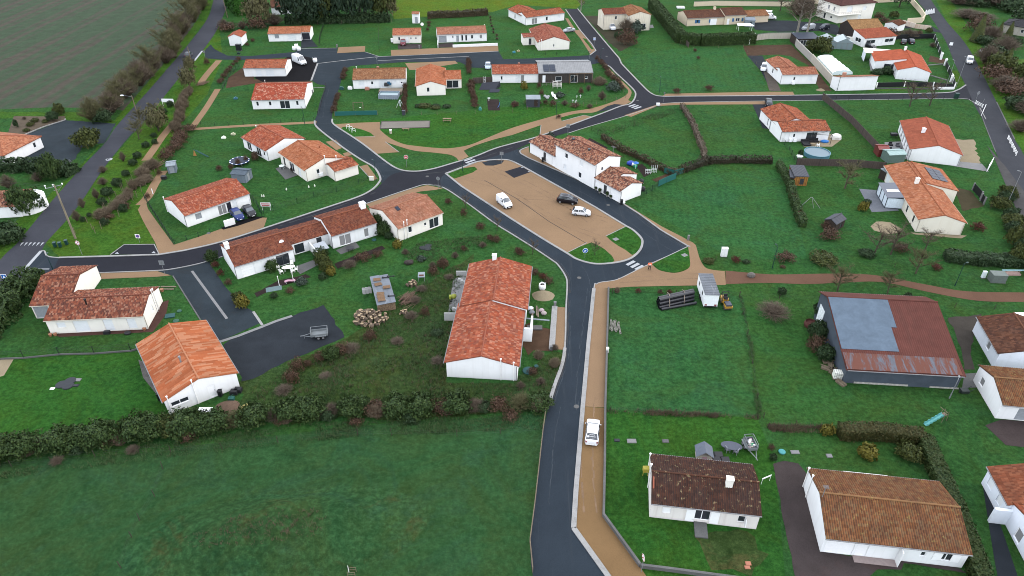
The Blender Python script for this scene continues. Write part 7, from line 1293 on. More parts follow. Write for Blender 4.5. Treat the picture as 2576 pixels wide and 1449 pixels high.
# wire and mesh fences
fence([(365,502),(385,534),(437,615)],1.5,'green mesh fence along the footpath of the red roofed bungalow',post='green',panel='mesh',name='mesh_fence');fence([(440,614),(470,604),(500,596),(558,575)],1.,'low dark wire fence along the sand pavement of the red roofed bungalow',post='green',name='wire_fence',sp=3);fence([(630,500),(648,520),(660,545)],1.5,'green mesh fence beside the black parked car',post='green',panel='mesh',name='mesh_fence')
fence([(664,537),(688,530),(748,512),(790,496),(847,482),(903,464),(925,450)],1.3,'dark mesh fence with green posts along the curved grass verge',post='green',panel='mesh',sp=3.8,name='mesh_fence');fence([(0,905),(61,902),(150,893),(238,891),(330,884),(350,878)],1.5,'dark mesh fence on a low concrete base in the left garden',post='black',panel='mesh',sp=4.,name='mesh_fence');wall([(-20,905),(61,902),(150,893),(238,891),(330,884),(350,878)],.25,.15,CONCD,'low concrete base under the left garden mesh fence')
fence([(842,292),(895,290),(950,289)],1.2,'green windbreak net fence behind the curved lane',post='wood',panel='net',sp=4,name='windbreak_fence');fence([(1655,470),(1676,460),(1700,450)],1.5,'teal windbreak net at the garden corner of the paired houses',post='green',panel='net',sp=3,name='windbreak_fence');fence([(1612,497),(1640,480),(1655,470)],1.3,'green mesh fence behind the garage of the paired houses',post='green',panel='mesh',name='mesh_fence');fence([(1670,435),(1695,442),(1718,436)],1.3,'teal windbreak net below the brown hedge',post='green',panel='net',sp=3,name='windbreak_fence')
fence([(1488,328),(1520,352),(1562,372),(1600,398),(1640,412),(1690,436)],1.3,'dark mesh fence behind the gardens of the paired houses',post='black',panel='mesh',sp=4,name='mesh_fence')
for a,b,l in [(((-20,1185),(30,1175),(130,1163),(240,1150),(350,1140),(430,1138),(560,1130),(700,1115),(900,1095)),'iron','rusty post and wire fence across the left meadow'),(((900,1095),(985,1095),(1150,1098),(1260,1092),(1366,1085)),'iron','rusty post and wire fence across the right end of the meadow'),(((410,1180),(390,1250),(352,1310),(332,1352),(305,1430)),'iron','sagging wire fence running down the left meadow')]: fence(a,1.1,l,post=b,sp=7.,pw=.045)
fence([(1375,1022),(1366,1086),(1346,1266),(1333,1366),(1340,1440)],.9,'wooden post and rail fence along the left edge of the lane',post='wood',panel='rail',sp=2.2,name='post_and_rail_fence',pw=.04)
fence([(1860,745),(1880,840),(1905,1000),(1920,1052)],.9,'overgrown wire fence between the two lower right fields',post='iron',sp=6);fence([(1540,738),(1700,742),(1860,746),(1960,752),(2060,756)],.9,'thin wire fence along the top of the lower right fields',post='iron',sp=8);fence([(1535,1032),(1700,1040),(1905,1052)],.7,'thin wire fence below the large striped field',post='iron',sp=8);fence([(1932,1075),(2000,1072),(2110,1080)],.9,'thin wire fence behind the lower right back lawn',post='iron',sp=4);fence([(2400,775),(2500,780),(2600,785)],1.,'wire fence behind the rusty barn along the path',post='iron',sp=6)
fence([(1800,655),(1960,662),(2100,668),(2250,672)],.8,'thin wire fence along the gardens above the brown path',post='iron',sp=8)
fence([(640,152),(600,168),(575,196),(560,225)],1.1,'dark wire fence round the soil yard',post='black',panel='mesh',sp=3,name='mesh_fence');fence([(506,316),(575,316),(650,312),(790,304)],1.,'dark wire fence along the horizontal sand path',post='black',sp=3);fence([(820,218),(812,250),(800,290)],1.1,'dark mesh fence along the lane by the speckled roof',post='black',panel='mesh',sp=3,name='mesh_fence');fence([(814,68),(806,92),(803,115)],1.2,'black mesh fence beside the upper salmon roofed bungalow',post='black',panel='mesh',name='mesh_fence')
fence([(800,62),(860,60),(985,56)],1.3,'weathered post fence in front of the dark grove',post='wood',sp=5,pw=.07);fence([(954,60),(952,100),(955,130)],.9,'overgrown wire fence between the two upper lawns',post='iron',sp=5);fence([(1290,140),(1400,138),(1480,137)],1.,'thin mesh fence along the lower edge of the cream gabled house lawn',post='black',panel='wire',sp=4);fence([(1710,112),(1745,122),(1870,118)],.9,'wire fence at the top of the mown field',post='wood',sp=8)
fence([(1530,180),(1548,203),(1562,222),(1575,243)],.9,'wooden stake fence along the sandy path',post='wood',sp=3);fence([(1290,275),(1400,275),(1500,264),(1574,247)],.9,'wire fence between vegetable garden and park',post='wood',sp=4);fence([(1020,288),(1100,289),(1290,283)],.9,'wire fence between the coral house garden and the park',post='wood',sp=5)
fence([(1634,24),(1680,68),(1732,120)],1.6,'grey board fence on the near side of the tall clipped hedge',post='wood',panel='board',sp=3,name='board_fence');fence([(1870,118),(1915,175),(1945,229)],.6,'low wire fence right of the mown field',post='wood',sp=6);fence([(2004,412),(1985,378),(1962,352),(1953,345)],1.1,'black mesh fence left of the round pool',post='black',panel='mesh',sp=3,name='mesh_fence');fence([(2070,252),(2200,252),(2340,250),(2440,252)],1.,'dark wire fence along the side road above the orchard lawn',post='black',sp=4)
for i,(a,b) in enumerate([((240,587),(272,565)),((300,545),(335,505)),((345,497),(392,440))]): fence([a,((a[0]+b[0])/2,(a[1]+b[1])/2),b],1.4,'%s stretch of grey stake fence from the bottom along the reed strip'%ORD[i],post='wood',sp=2.6,pw=.06)
for i,(a,b) in enumerate([((190,588),(233,577)),((262,530),(220,560)),((306,480),(265,525)),((345,440),(310,478))]): fence([a,b],1.3,'%s stretch of grey stakes from the bottom on the road side of the planted verge'%ORD[i],post='wood',sp=2.8,pw=.06)
wall([(2494,412),(2482,432)],1.6,.12,WHITE,'white solid gate leaf by the right road',name='gate_leaf');
# dark gates by the big beige house
for i,(a,b) in enumerate([((2446,478),(2466,500)),((2466,505),(2474,514))]): fence([a,b],1.6,'%s dark grey solid gate from the top by the beige house entrance'%('upper' if i==0 else 'lower'),post='conc',panel='dark',sp=9,name='solid_gate',pw=.2)
fence([(2474,514),(2490,528),(2520,545)],1.2,'wire fence below the dark gates at the right road',post='iron',sp=4)
for i,(a,b) in enumerate([((2453,262),(2470,272)),((2477,272),(2468,292)),((2534,350),(2555,392))]): fence([a,b],1.,'%s white wooden chicane barrier from the top on the right road'%ORD[i],post='white',panel='rail',sp=3,name='chicane_barrier',pw=.09)
# street lamps
GRN=plain((.012,.05,.045),.45)
def lamp(uv,h,label,ang=0.,head=1,mat=None,name='street_lamp',group='slim street lamps'):
 root=empty(name,g(*uv),ang,label,'street lamp',group);m=MB();m.tube((0,0,0),(0,0,.9),.09,.08,8);m.tube((0,0,.9),(0,0,h),.06,.045,8);m.build('pole',mat or GRN,root);m=MB();m.tube((0,0,h-.05),(.45,0,h+.02),.03);m.build('arm',mat or GRN,root)
 m=MB();m.ball((.55,0,h+.04),.3,10,6,(1,.55,.28));m.build('lamp_head',mat or GRN,root,True);return root
for uv,l in [((767.5,315),'slim dark street lamp beside the speckled red roofed bungalow'),((946.5,453.5),'slim dark street lamp at the inner corner of the curved lane'),((1399,300),'slim dark street lamp beside the park path'),((1510,160),'slim dark street lamp at the top of the T junction'),((1658,235),'slim dark street lamp at the edge of the mown field'),((1942.5,675),'slim green street lamp at the left of the brown path'),((2402,719),'slim green street lamp at the right end of the brown path'),((2105,230),'slim dark street lamp in front of the blind white building'),((134,680),'small green street lamp at the left junction apron')]: lamp(uv,4.6 if uv[0]!=134 else 3.2,l,_r.random()*3)
lamp((1164,430),2.4,'short dark bollard lamp on the grass tip of the car park',1.)
STEEL=metal('galvanised_pole',(.40,.42,.43),.5,met=.4);lamp((2404,222),9,'tall thin grey street lamp at the right corner of the panel fence',2.,mat=STEEL);lamp((2530,522),8,'tall thin grey street lamp by the right road verge',2.4,mat=STEEL);lamp((2378,222),8,'thin grey lamp pole behind the panel fence corner',2.,mat=STEEL);lamp((2388,1002),3.6,'leaning grey pole below the barn corner',1.,mat=STEEL,group=None)
def utility(uv,h,label,arm=True,lampa=False,name='utility_pole',tilt=(0,0),r=.16):
 root=empty(name,g(*uv),0,label,'utility pole');m=MB();m.tube((0,0,0),(tilt[0],tilt[1],h),r,r*.62,10);m.build('pole',wood('pole_wood',(.32,.27,.19)) if h>9 else WOODP,root)
 if arm:
  m=MB();m.tube((tilt[0]-1.4,tilt[1]-.5,h-.5),(tilt[0]+1.2,tilt[1]+.5,h-.2),.07);m.tube((tilt[0]-.5,tilt[1],h-1.2),(tilt[0]+.5,tilt[1]+.2,h-.9),.05);m.tube((tilt[0],tilt[1],h-1.6),(tilt[0]+1.,tilt[1]+.4,h-.4),.035);m.build('crossarm',STEEL,root)
  for f in(-1.4,-.2,1.2): m=MB();m.tube((tilt[0]+f,tilt[1]+f*.36,h-.45+.12*(f+1)),(tilt[0]+f,tilt[1]+f*.36,h-.05),.06);m.ball((tilt[0]+f,tilt[1]+f*.36,h+.05),.14);m.build('insulator',plain((.75,.77,.78),.2),root)
 if lampa: m=MB();m.tube((tilt[0],tilt[1],h-.3),(tilt[0]-2.,tilt[1]-.2,h+.1),.04);m.build('arm',STEEL,root);m=MB();m.ball((tilt[0]-2.3,tilt[1]-.2,h+.1),.4,10,6,(1.2,.6,.35));m.build('lamp_head',plain((.80,.82,.85),.3),root,True)
 return root
utility((190,600),11.2,'tall wooden utility pole with crossarm and white insulators at the left road',r=.21);utility((355,318),8,'wooden pole with a white street lamp arm beside the left road',False,True);utility((487,180),7.4,'thin wooden telephone pole near the grey driving car',False);utility((573,45),9,'dark leaning telephone pole at the top of the left road',False,tilt=(-.4,0));utility((2540,25),8,'thin wooden pole among thickets at the top right',False)
# signs
SIGNS=metal('sign_back',(.42,.44,.46),.5,met=.3);S_RED=plain((.62,.02,.025),.4,var=.03);S_BLUE=plain((.02,.16,.55),.4,var=.03);S_WHITE=plain((.80,.80,.80),.4,var=.03)
def sign(uv,h,label,shape,ang=0.,size=.45,face=None,pole=None,extra=None):
 root=empty('road_sign',g(*uv),ang,label,'road sign');m=MB();m.tube((0,0,0),(0,0,h),.035,n=8);m.build('pole',pole or STEEL,root);T=Matrix.Translation((0,-.05,h-size))@Matrix.Rotation(R(90),4,'X');m=MB()
 if shape=='disc': m.lathe([(size,-.01),(size,.015)],24,T=T)
 elif shape=='rect': m.box(-size,-.06,h-size*1.9,size,-.035,h)
 elif shape=='sq': m.box(-size,-.06,h-size*2,size,-.035,h)
 elif shape=='tri': m.face([T@Vector((size*math.cos(a),size*math.sin(a),.015)) for a in(R(-90),R(30),R(150))]);m.face([T@Vector((size*math.cos(a),size*math.sin(a),-.015)) for a in(R(-90),R(30),R(150))][::-1])
 elif shape=='diamond': m.face([T@Vector((size*math.cos(a),size*math.sin(a),.015)) for a in(0,R(90),R(180),R(270))]);m.face([T@Vector((size*math.cos(a),size*math.sin(a),-.015)) for a in(0,R(90),R(180),R(270))][::-1])
 pl=m.build('sign_plate',face or SIGNS,root)
 if extra: extra(pl,T,h,size)
 return root
def noentry(pl,T,h,s): m=MB();m.lathe([(s*.90,.017),(s*.90,.022)],24,T=T);m.build('red_disc',S_RED,pl);m=MB();m.box(-s*.62,-.085,h-s*1.18,s*.62,-.074,h-s*.82);m.build('white_bar',S_WHITE,pl)
def keepleft(pl,T,h,s):
 m=MB();m.lathe([(s*.88,.017),(s*.88,.022)],24,T=T);m.build('blue_disc',S_BLUE,pl);Q=T@Matrix.Rotation(R(225),4,'Z')@Matrix.Translation((0,0,.027));m=MB();m.face([Q@Vector(p) for p in((-s*.5,-s*.13,0),(s*.1,-s*.13,0),(s*.1,s*.13,0),(-s*.5,s*.13,0))]);m.face([Q@Vector(p) for p in((.0,-s*.38,0),(s*.58,0,0),(0,s*.38,0))]);m.build('white_arrow',S_WHITE,pl)
def bus(pl,T,h,s): m=MB();m.box(-s*.82,-.075,h-s*1.75,s*.82,-.062,h-.1);m.build('blue_panel',S_BLUE,pl);m=MB();[m.box(-s*.5,-.085,h-s*z,s*.5,-.077,h-s*(z-.3)) for z in(.7,1.4)];m.build('white_symbol',S_WHITE,pl)
def nopark(pl,T,h,s): m=MB();m.lathe([(s*.75,.017),(s*.75,.022)],20,T=T);m.build('red_ring',S_RED,pl);m=MB();m.lathe([(s*.58,.023),(s*.58,.027)],20,T=T);m.build('blue_disc',S_BLUE,pl);Q=T@Matrix.Rotation(R(45),4,'Z')@Matrix.Translation((0,0,.03));m=MB();m.face([Q@Vector(p) for p in((-s*.58,-s*.07,0),(s*.58,-s*.07,0),(s*.58,s*.07,0),(-s*.58,s*.07,0))]);m.build('red_bar',S_RED,pl)
def access(pl,T,h,s): m=MB();m.box(-s*.85,-.075,h-s*1.9,s*.85,-.062,h-.08);m.build('blue_panel',S_BLUE,pl);m=MB();m.face([(-s*.5,-.08,h-s*1.6),(s*.5,-.08,h-s*1.6),(0,-.08,h-s*.5)]);m.build('white_symbol',S_WHITE,pl)
def ban(pl,T,h,s): m=MB();m.lathe([(s*.95,.017),(s*.95,.022)],24,T=T);m.build('red_ring',S_RED,pl);m=MB();m.lathe([(s*.75,.023),(s*.75,.027)],24,T=T);m.build('white_disc',S_WHITE,pl);Q=T@Matrix.Rotation(R(45),4,'Z')@Matrix.Translation((0,0,.03));m=MB();m.face([Q@Vector(p) for p in((-s*.75,-s*.12,0),(s*.75,-s*.12,0),(s*.75,s*.12,0),(-s*.75,s*.12,0))]);m.build('red_bar',S_RED,pl)
sign((1023.5,421),3.,'round red no-entry sign on the grass tip of the little park','disc',0,.48,S_WHITE,extra=noentry);sign((1471,649),2.1,'round blue keep-left arrow sign on the car park island','disc',R(5),.5,S_WHITE,extra=keepleft);sign((207,641),3.,'red and white no-turn sign with small blue street name plates','disc',R(-10),.45,S_WHITE,extra=ban);sign((352,611),1.9,'small no-parking panel above the disabled parking bay','sq',0,.42,S_WHITE,extra=nopark);sign((1494,119),3.2,'blue bus lane panel at the top of the sand pavement','sq',0,.42,S_WHITE,extra=bus)
sign((24,724),2.8,'blue square crossing sign on the grass at the left edge','sq',0,.45,S_WHITE,extra=access);sign((87,708),2.8,'round grey-backed sign seen from behind at the left bend','disc',R(150),.42);sign((415,690),2.8,'grey square sign seen from behind at the gravel yard entrance','sq',R(180),.45);sign((1262,411),2.8,'grey rectangular sign seen from behind by the planted bed','rect',R(180),.42);sign((1103,475),2.8,'round grey sign pair at the head of the car park lane','disc',R(160),.42);sign((1428,340),2.8,'grey sign seen from behind beside the paired houses roof','sq',R(180),.45);sign((185,432),3.,'grey diamond shaped sign seen from behind on the left verge','diamond',R(170),.5);sign((25,612),2.6,'grey square sign seen from behind at the left verge','sq',R(180),.45);sign((1669,257),2.8,'thin grey sign pole beside the T junction pavement','rect',R(180),.2);sign((2453,256),3.,'round blue grey sign at the side road mouth','disc',R(20),.5);sign((2467,272),2.6,'round grey sign on the chicane','disc',R(60),.42);sign((2388,125),2.4,'pale rectangular sign on the right road verge','rect',R(-20),.5,S_WHITE);sign((2464,142),2.2,'white place sign among the roadside thickets','sq',R(-20),.6,S_WHITE);sign((1613,1439),3.0,'round red rimmed sign at the bottom end of the low wall','disc',R(-80),.42,S_WHITE,extra=ban);sign((517,149),2.8,'grey octagonal stop sign seen from behind at the upper junction','disc',R(160),.45);sign((1483,148),2.6,'thin grey sign pole at the top of the T junction','rect',R(180),.2);sign((949,163),2.6,'grey sign frame beside the tan roofed house','tri',R(180),.45)
# more cabinets etc.
def cabinet(uv,w,d,h,mat,label,ang=0.,name='utility_cabinet',cat='cabinet'):
 root=empty(name,g(*uv),ang,label,cat);m=MB();m.box(-w/2,-d/2,.1,w/2,d/2,h);m.build('body',mat,root);m=MB();m.box(-w/2+.05,-d/2-.02,.2,-.012,-d/2-.003,h-.08);m.box(.012,-d/2-.02,.2,w/2-.05,-d/2-.003,h-.08);m.build('door',mat,root);m=MB();m.box(-w/2-.04,-d/2-.04,0,w/2+.04,d/2+.04,.098);m.build('plinth',CONCD,root);m=MB();m.box(-w/2-.03,-d/2-.03,h+.002,w/2+.03,d/2+.03,h+.06);m.build('lid',mat,root);return root
cabinet((1820,645),1.1,.55,1.8,plain((.72,.72,.70),.5),'white utility cabinet on the grass by the brown path');cabinet((1731,604),.35,.3,1.,CONC,'small pale meter post beside the east pavement');cabinet((935,454),.9,.4,.9,plain((.68,.65,.56),.5),'cream meter box at the drive of the salmon roofed house');cabinet((2404,248),1.1,.7,1.5,plain((.012,.055,.04),.5),'dark green cabinet beside the side road mouth');cabinet((602,127),1.6,1.,2.,plain((.012,.016,.018),.5),'black cabinet in front of the white kiosk',R(-10));cabinet((601,137),.9,.5,.7,plain((.01,.05,.03),.5),'small green box below the black cabinet');cabinet((1655,266),.9,.4,.7,plain((.75,.75,.72),.5),'low white meter box at the T junction');cabinet((1527.5,887),.35,.3,.9,plain((.75,.74,.70),.5),'white meter post on the concrete wall');cabinet((1396,770),.4,.3,.8,CONC,'pale meter post at the top of the gravel bay');cabinet((1386,880),.4,.3,.7,CONC,'pale meter post at the bottom of the gravel bay');cabinet((848,119),.4,.3,.9,CONC,'cream meter post at the upper parking bay');cabinet((1055,122),.4,.3,.9,CONC,'pale meter post by the red car drive')
cabinet((2505,706),2.4,1.6,1.5,plain((.16,.19,.17),.7),'grey green concrete shed box right of the path',R(-4));cabinet((2472,699),.6,.4,1.3,plain((.6,.66,.66),.5),'pale cabinet left of the grey green box')
# ---------------- sheds, garden things, clutter ----------------
def shed(A,B,d,eave,pitch,wall_,roof,label,ridge='x',ops=(),name='shed',kind='gable',amp=.02,ov=.15,col=.3):
 h=House(label,A,B,wall_,roof,name=name,cat='shed');b=h.block([A,B],eave,pitch,ridge,y=(0,d),ops=ops,kind=kind,gut=False,amp=amp,ov=ov,gov=ov,col=col);return h,b
MSH=metal('blue_grey_sheet',(.30,.36,.42),.5);MSHR=metal('pale_sheet',(.42,.48,.52),.5);RIBR=metal('blue_grey_roof',(.13,.17,.21),.5);DSL=plain((.055,.06,.075),.6);WD=wood('dark_shed_wood',(.07,.05,.04),plank=(1.5,'Z'));WO=wood('orange_shed_wood',(.50,.23,.06),plank=(.6,'X'));REDW=plain((.16,.028,.022),.6);REDR=plain((.24,.045,.035),.5);GSH=plain((.15,.22,.19),.5);GSR=plain((.36,.50,.47),.45)
shed((424,437),(445,434.5),2.6,1.75,.22,MSH,MSHR,'pale grey metal garden shed at the end of the reed strip',ops=[('F',.5,.05,1.,1.6,'g')])
shed((585,458),(620,461),3.,1.9,.22,MSH,RIBR,'blue grey metal garden shed behind the red roofed bungalow','x',ops=[('R',.5,.05,1.,1.7,'g')])
shed((1994,467),(2028,468),4.6,2.2,.1,WO,DSL,'orange wooden hut with dark sheet roof at the corner of the field','x',kind='shed',ops=[('F',.6,.3,.9,1.4,'D')],amp=.03);shed((1984,466),(1994,467),3.2,1.9,.1,WD,DSL,'narrow dark lean-to left of the orange wooden hut','x',kind='shed')
shed((2070,572),(2098,584),3.4,1.7,.5,WD,DSL,'small dark wooden chalet with a steep grey roof on the lawn','y',ops=[('R',.6,.3,.8,1.,'D')])
shed((2207,395),(2232,396),3.,1.8,.25,REDW,REDR,'dark red wooden shed at the end of the brown screen','x');shed((2232,411),(2273,409),3.,2.,.25,GSH,GSR,'pale green metal shed behind the big beige house','x');shed((2223,455),(2236,452),1.6,2.,.1,WD,MSHR,'dark slatted bin store against the beige house wall','x',kind='shed')
shed((1324,270),(1358,270),2.4,2.2,.12,DSL,MSHR,'dark blue grey garden shed with pale roof in the vegetable garden','x',kind='shed',ops=[('F',.7,.2,1.,1.8,'N')])
shed((1873,67),(1897,68),3.2,2.2,.12,MSHR,MSH,'small grey white garden shed beside the beige house','x',kind='shed',ops=[('F',.6,1.2,.6,.6,'G')])
shed((2004,116),(2058,115),6.,2.3,.08,WD,PANEL,'timber garden room with solar panel roof beside the greenhouse','x',kind='shed',ops=[('F',.15,.05,1.8,1.9,'B'),('F',.4,.05,1.8,1.9,'B')],amp=0)
# greenhouse
GLZ=NT('greenhouse_glass').out((.16,.20,.21),.15,.6)
h=House('glass greenhouse with twin gables beside the timber garden room',(2062,121),(2116,124),GLZ,GLZ,name='greenhouse',cat='greenhouse')
for x in((0,5.),(5.05,10.2)): h.block([],2.1,.5,'y',x=x,y=(0,6.),gut=False,amp=0,ov=.03,gov=.02)
h.part('frame',ZINC,lambda m:[m.tube((x,-.05,0),(x,-.05,2.1),.05) for x in(0,1.7,3.4,5.02,6.8,8.5,10.2)]+[m.tube((0,-.05,2.1),(10.2,-.05,2.1),.05),m.tube((2.5,-.06,3.35),(2.5,6.05,3.35),.05),m.tube((7.6,-.06,3.37),(7.6,6.05,3.37),.05)])
# pool shelter
h=House('long low white translucent telescopic pool shelter along the boundary wall',(2092,189),(2147,187),PVCW,PVCW,name='pool_shelter',cat='pool shelter')
far=h.loc(2050.75,148)[1];Lx=h.loc(2144,187)[0];PC=plain((.62,.70,.70),.25,var=.05,spec=.5);n=5
ax=h.loc(2050.75,148)[0]
for i in range(n):
 t0=i/n;t1=(i+1)/n;sc=1-.04*i;m=MB();k=10
 arc=lambda t,j:Vector((ax*t*.98+Lx/2+Lx/2*sc*math.cos(PI*(1-j/k)),far*t,1.35*sc*math.sin(PI*j/k)**.6))
 for j in range(k): m.face((arc(t0,j),arc(t0,j+1),arc(t1,j+1),arc(t1,j)))
 m.face([arc(t0,j) for j in range(k+1)]);m.face([arc(t1,j) for j in range(k+1)][::-1]);o=m.build('shelter_section',PC,h.root);f=MB()
 for t in(t0,t1): [f.tube(arc(t,j)+Vector((0,0,.02)),arc(t,j+1)+Vector((0,0,.02)),.06,n=4,caps=False) for j in range(k)]
 f.build('rib',FRW,o)
# round pool and others
def ring_pool(uv,r,h_,wallm,water,label,legs=False,name='round_pool',cat='pool'):
 root=empty(name,g(*uv),0,label,cat);m=MB();m.lathe([(r,0),(r,h_),(r+.08,h_+.02),(r+.08,h_+.06),(r-.08,h_+.06),(r-.08,h_-.25)],28);m.build('rim_wall',wallm,root);m=MB();m.face([(math.cos(2*PI*i/28)*(r-.07),math.sin(2*PI*i/28)*(r-.07),h_-.12) for i in range(28)]);m.build('water_cover',water,root);return root
ring_pool((2054,391),2.9,.9,plain((.10,.26,.33),.5),NT('pool_water').out((.13,.17,.19),.5,.1),'round blue above-ground pool with a grey cover on the lawn')
m=MB();
for x in(-.3,.3): m.tube((x,-.6,0),(x,0,1.2),.04);m.tube((x,.6,0),(x,0,1.2),.04)
for z in(.3,.6,.9): m.box(-.3,-.6+z*.5-.08,z,.3,-.6+z*.5+.08,z+.04)
o=m.build('pool_ladder',FRW,loc=g(2056,372));tag(o,'white pool ladder behind the round blue pool','ladder')
a=g(952,249);b=g(1001,250);root=empty('rectangular_pool',a,math.atan2(b.y-a.y,b.x-a.x),'rectangular steel framed pool with blue grey walls behind the tan roofed house','pool');Wp=(b-a).length
m=MB();m.box(0,0,0,Wp,.06,1.2);m.box(0,3.3,0,Wp,3.36,1.2);m.box(0,.062,0,.06,3.298,1.2);m.box(Wp-.06,.062,0,Wp,3.298,1.2);m.build('pool_wall',plain((.34,.40,.47),.5),root);m=MB();m.face(((.06,.06,.9),(Wp-.06,.06,.9),(Wp-.06,3.3,.9),(.06,3.3,.9)));m.build('water',NT('dark_pool').out((.09,.14,.15),.1,.5),root)
for i in range(9): m=MB();x=.2+i*(Wp-.4)/8;m.tube((x,-.45,0),(x,-.03,1.15),.035,n=5);m.build('leg',plain((.42,.46,.5),.5),root)
m=MB();m.box(-.6,3.5,0,Wp+.4,6.2,1.0);o=m.build('wooden_deck',wood('deck_wood',(.30,.24,.18),plank=(1.5,'Y')),loc=a);o.rotation_euler=root.rotation_euler;tag(o,'raised wooden deck between the steel pool and the tan roofed house','deck')
def tramp(uv,r,label):
 root=empty('trampoline',g(*uv),0,label,'trampoline');m=MB();m.lathe([(r,.62),(r+.12,.66),(r+.12,.72),(r-.18,.72),(r-.18,.68)],28);m.build('edge_pad',plain((.03,.07,.20),.6),root);m=MB();m.face([(math.cos(2*PI*i/28)*(r-.18),math.sin(2*PI*i/28)*(r-.18),.69) for i in range(28)]);m.build('jumping_mat',plain((.02,.028,.05),.7),root)
 for i in range(12): a=2*PI*i/12;m=MB();m.box(-.2,-.1,.722,.2,.1,.74,Matrix.Translation((math.cos(a)*r,math.sin(a)*r,0))@Matrix.Rotation(a+PI/2,4,'Z'));m.build('light_patch',FRW,root)
 for i in range(6): a=2*PI*i/6;m=MB();m.tube((math.cos(a)*r,math.sin(a)*r,0),(math.cos(a)*r,math.sin(a)*r,.62),.035,n=5);m.build('leg',ZINC,root)
tramp((604,411),2.1,'round navy trampoline with pale edge patches between the back gardens')
# bins
def bin_(uv,label,mat=None,ang=0.,h_=1.05):
 root=empty('wheelie_bin',g(*uv),ang,label,'bin');m=MB();c=[(-.24,-.28),(.24,-.28),(.24,.28),(-.24,.28)];lo=[Vector((x*.85,y*.85,.12)) for x,y in c];hi=[Vector((x,y,h_)) for x,y in c];m.face(hi);m.face(lo[::-1]);[m.face((lo[i],lo[(i+1)%4],hi[(i+1)%4],hi[i])) for i in range(4)];m.build('body',mat or BLACKM,root);m=MB();m.box(-.27,-.33,h_+.003,.27,.32,h_+.07);m.tube((-.22,.36,h_),(.22,.36,h_),.025);m.build('lid',mat or BLACKM,root)
 for x in(-.2,.2): T=Matrix.Translation((x,.27,.12))@Matrix.Rotation(R(90),4,'Y');m=MB();m.lathe([(.12,-.03),(.12,.03)],12,T=T);m.build('wheel',TYRE,root)
bin_((1365,408),'black wheelie bin beside the left door of the paired houses');bin_((1563,515),'black wheelie bin at the garage end of the paired houses');bin_((556,997),'black wheelie bin behind the orange patterned house');bin_((405,1008),'dark water butt bin at the corner of the orange patterned house',h_=1.3);bin_((785,236),'black wheelie bin beside the speckled red house gable')
GB=plain((.012,.06,.055),.5)
for i,(uv) in enumerate([(140,622),(153,622),(169,616)]): bin_(uv,'%s green wheelie bin from the left on the grass at the left junction'%ORD[i],GB,.3,1.)
m=MB();m.ball((0,0,.3),.4,10,6,(1,1,.8));tag(m.build('rubbish_sack',FRW,loc=g(1568,512)),'white rubbish sack beside the bin at the garage end','sack')
# bulk bags
def bag(uv,label,s=1.,fill=None):
 root=empty('bulk_bag',g(*uv),_r.random(),label,'bulk bag','white builders bags');m=MB();m.lathe([(.42*s,0),(.52*s,.15),(.55*s,.6*s),(.48*s,.9*s),(.38*s,.92*s),(.36*s,.75*s)],10);m.build('bag',plain((.72,.73,.72),.8,var=.08),root,True);
 if fill: m=MB();m.ball((0,0,.74*s),.38*s,10,5,(1,1,.4));m.build('fill',fill,root,True)
 for i in range(4): a=PI/2*i+.7;m=MB();m.tube((math.cos(a)*.42*s,math.sin(a)*.42*s,.9*s),(math.cos(a)*.50*s,math.sin(a)*.50*s,1.12*s),.035,n=4);m.build('loop',FRW,root)
for uv,l in [((741,126),'left white builders bag of the group behind the large delivery van'),((746,120),'rear white builders bag of the group behind the large delivery van'),((752,127),'right white builders bag of the group behind the large delivery van'),((793,156),'single white builders bag on the black gravel corner')]: bag(uv,l,1.25)
bag((1364,727),'white builders bag of dark soil beside the sand heap',1.15,SOILD)
def heap(uv,rx,ry,h_,mat,label,name='heap',lump=.25):
 m=MB();n=18;k=7;P=[[Vector((rx*(j/k)*math.cos(2*PI*i/n),ry*(j/k)*math.sin(2*PI*i/n),0)) for i in range(n)] for j in range(k+1)]
 c=g(*uv)
 for j in range(k+1):
  for i in range(n):
   q=P[j][i];q.z=h_*max(0,(1-(j/k)**1.5))*(1+lump*noise.noise(q*2+c));q*= 1;q.x*=1+.15*noise.noise(q+c);
 for j in range(k):
  for i in range(n): m.face((P[j][i],P[j+1][i],P[j+1][(i+1)%n],P[j][(i+1)%n]))
 return tag(m.build(name,mat,smooth=True,loc=c),label,'heap')
heap((1367,744),1.9,1.6,.8,SANDP,'pale sand heap left of the lane beside the builders bag');heap((2064,227),1.3,.9,.5,SANDP,'small pale sand heap below the L-shaped house');heap((575,1023),1.7,1.3,.5,ground('tan_earth',(.26,.17,.12),.2,1,6),'low tan earth heap beside the orange patterned house')
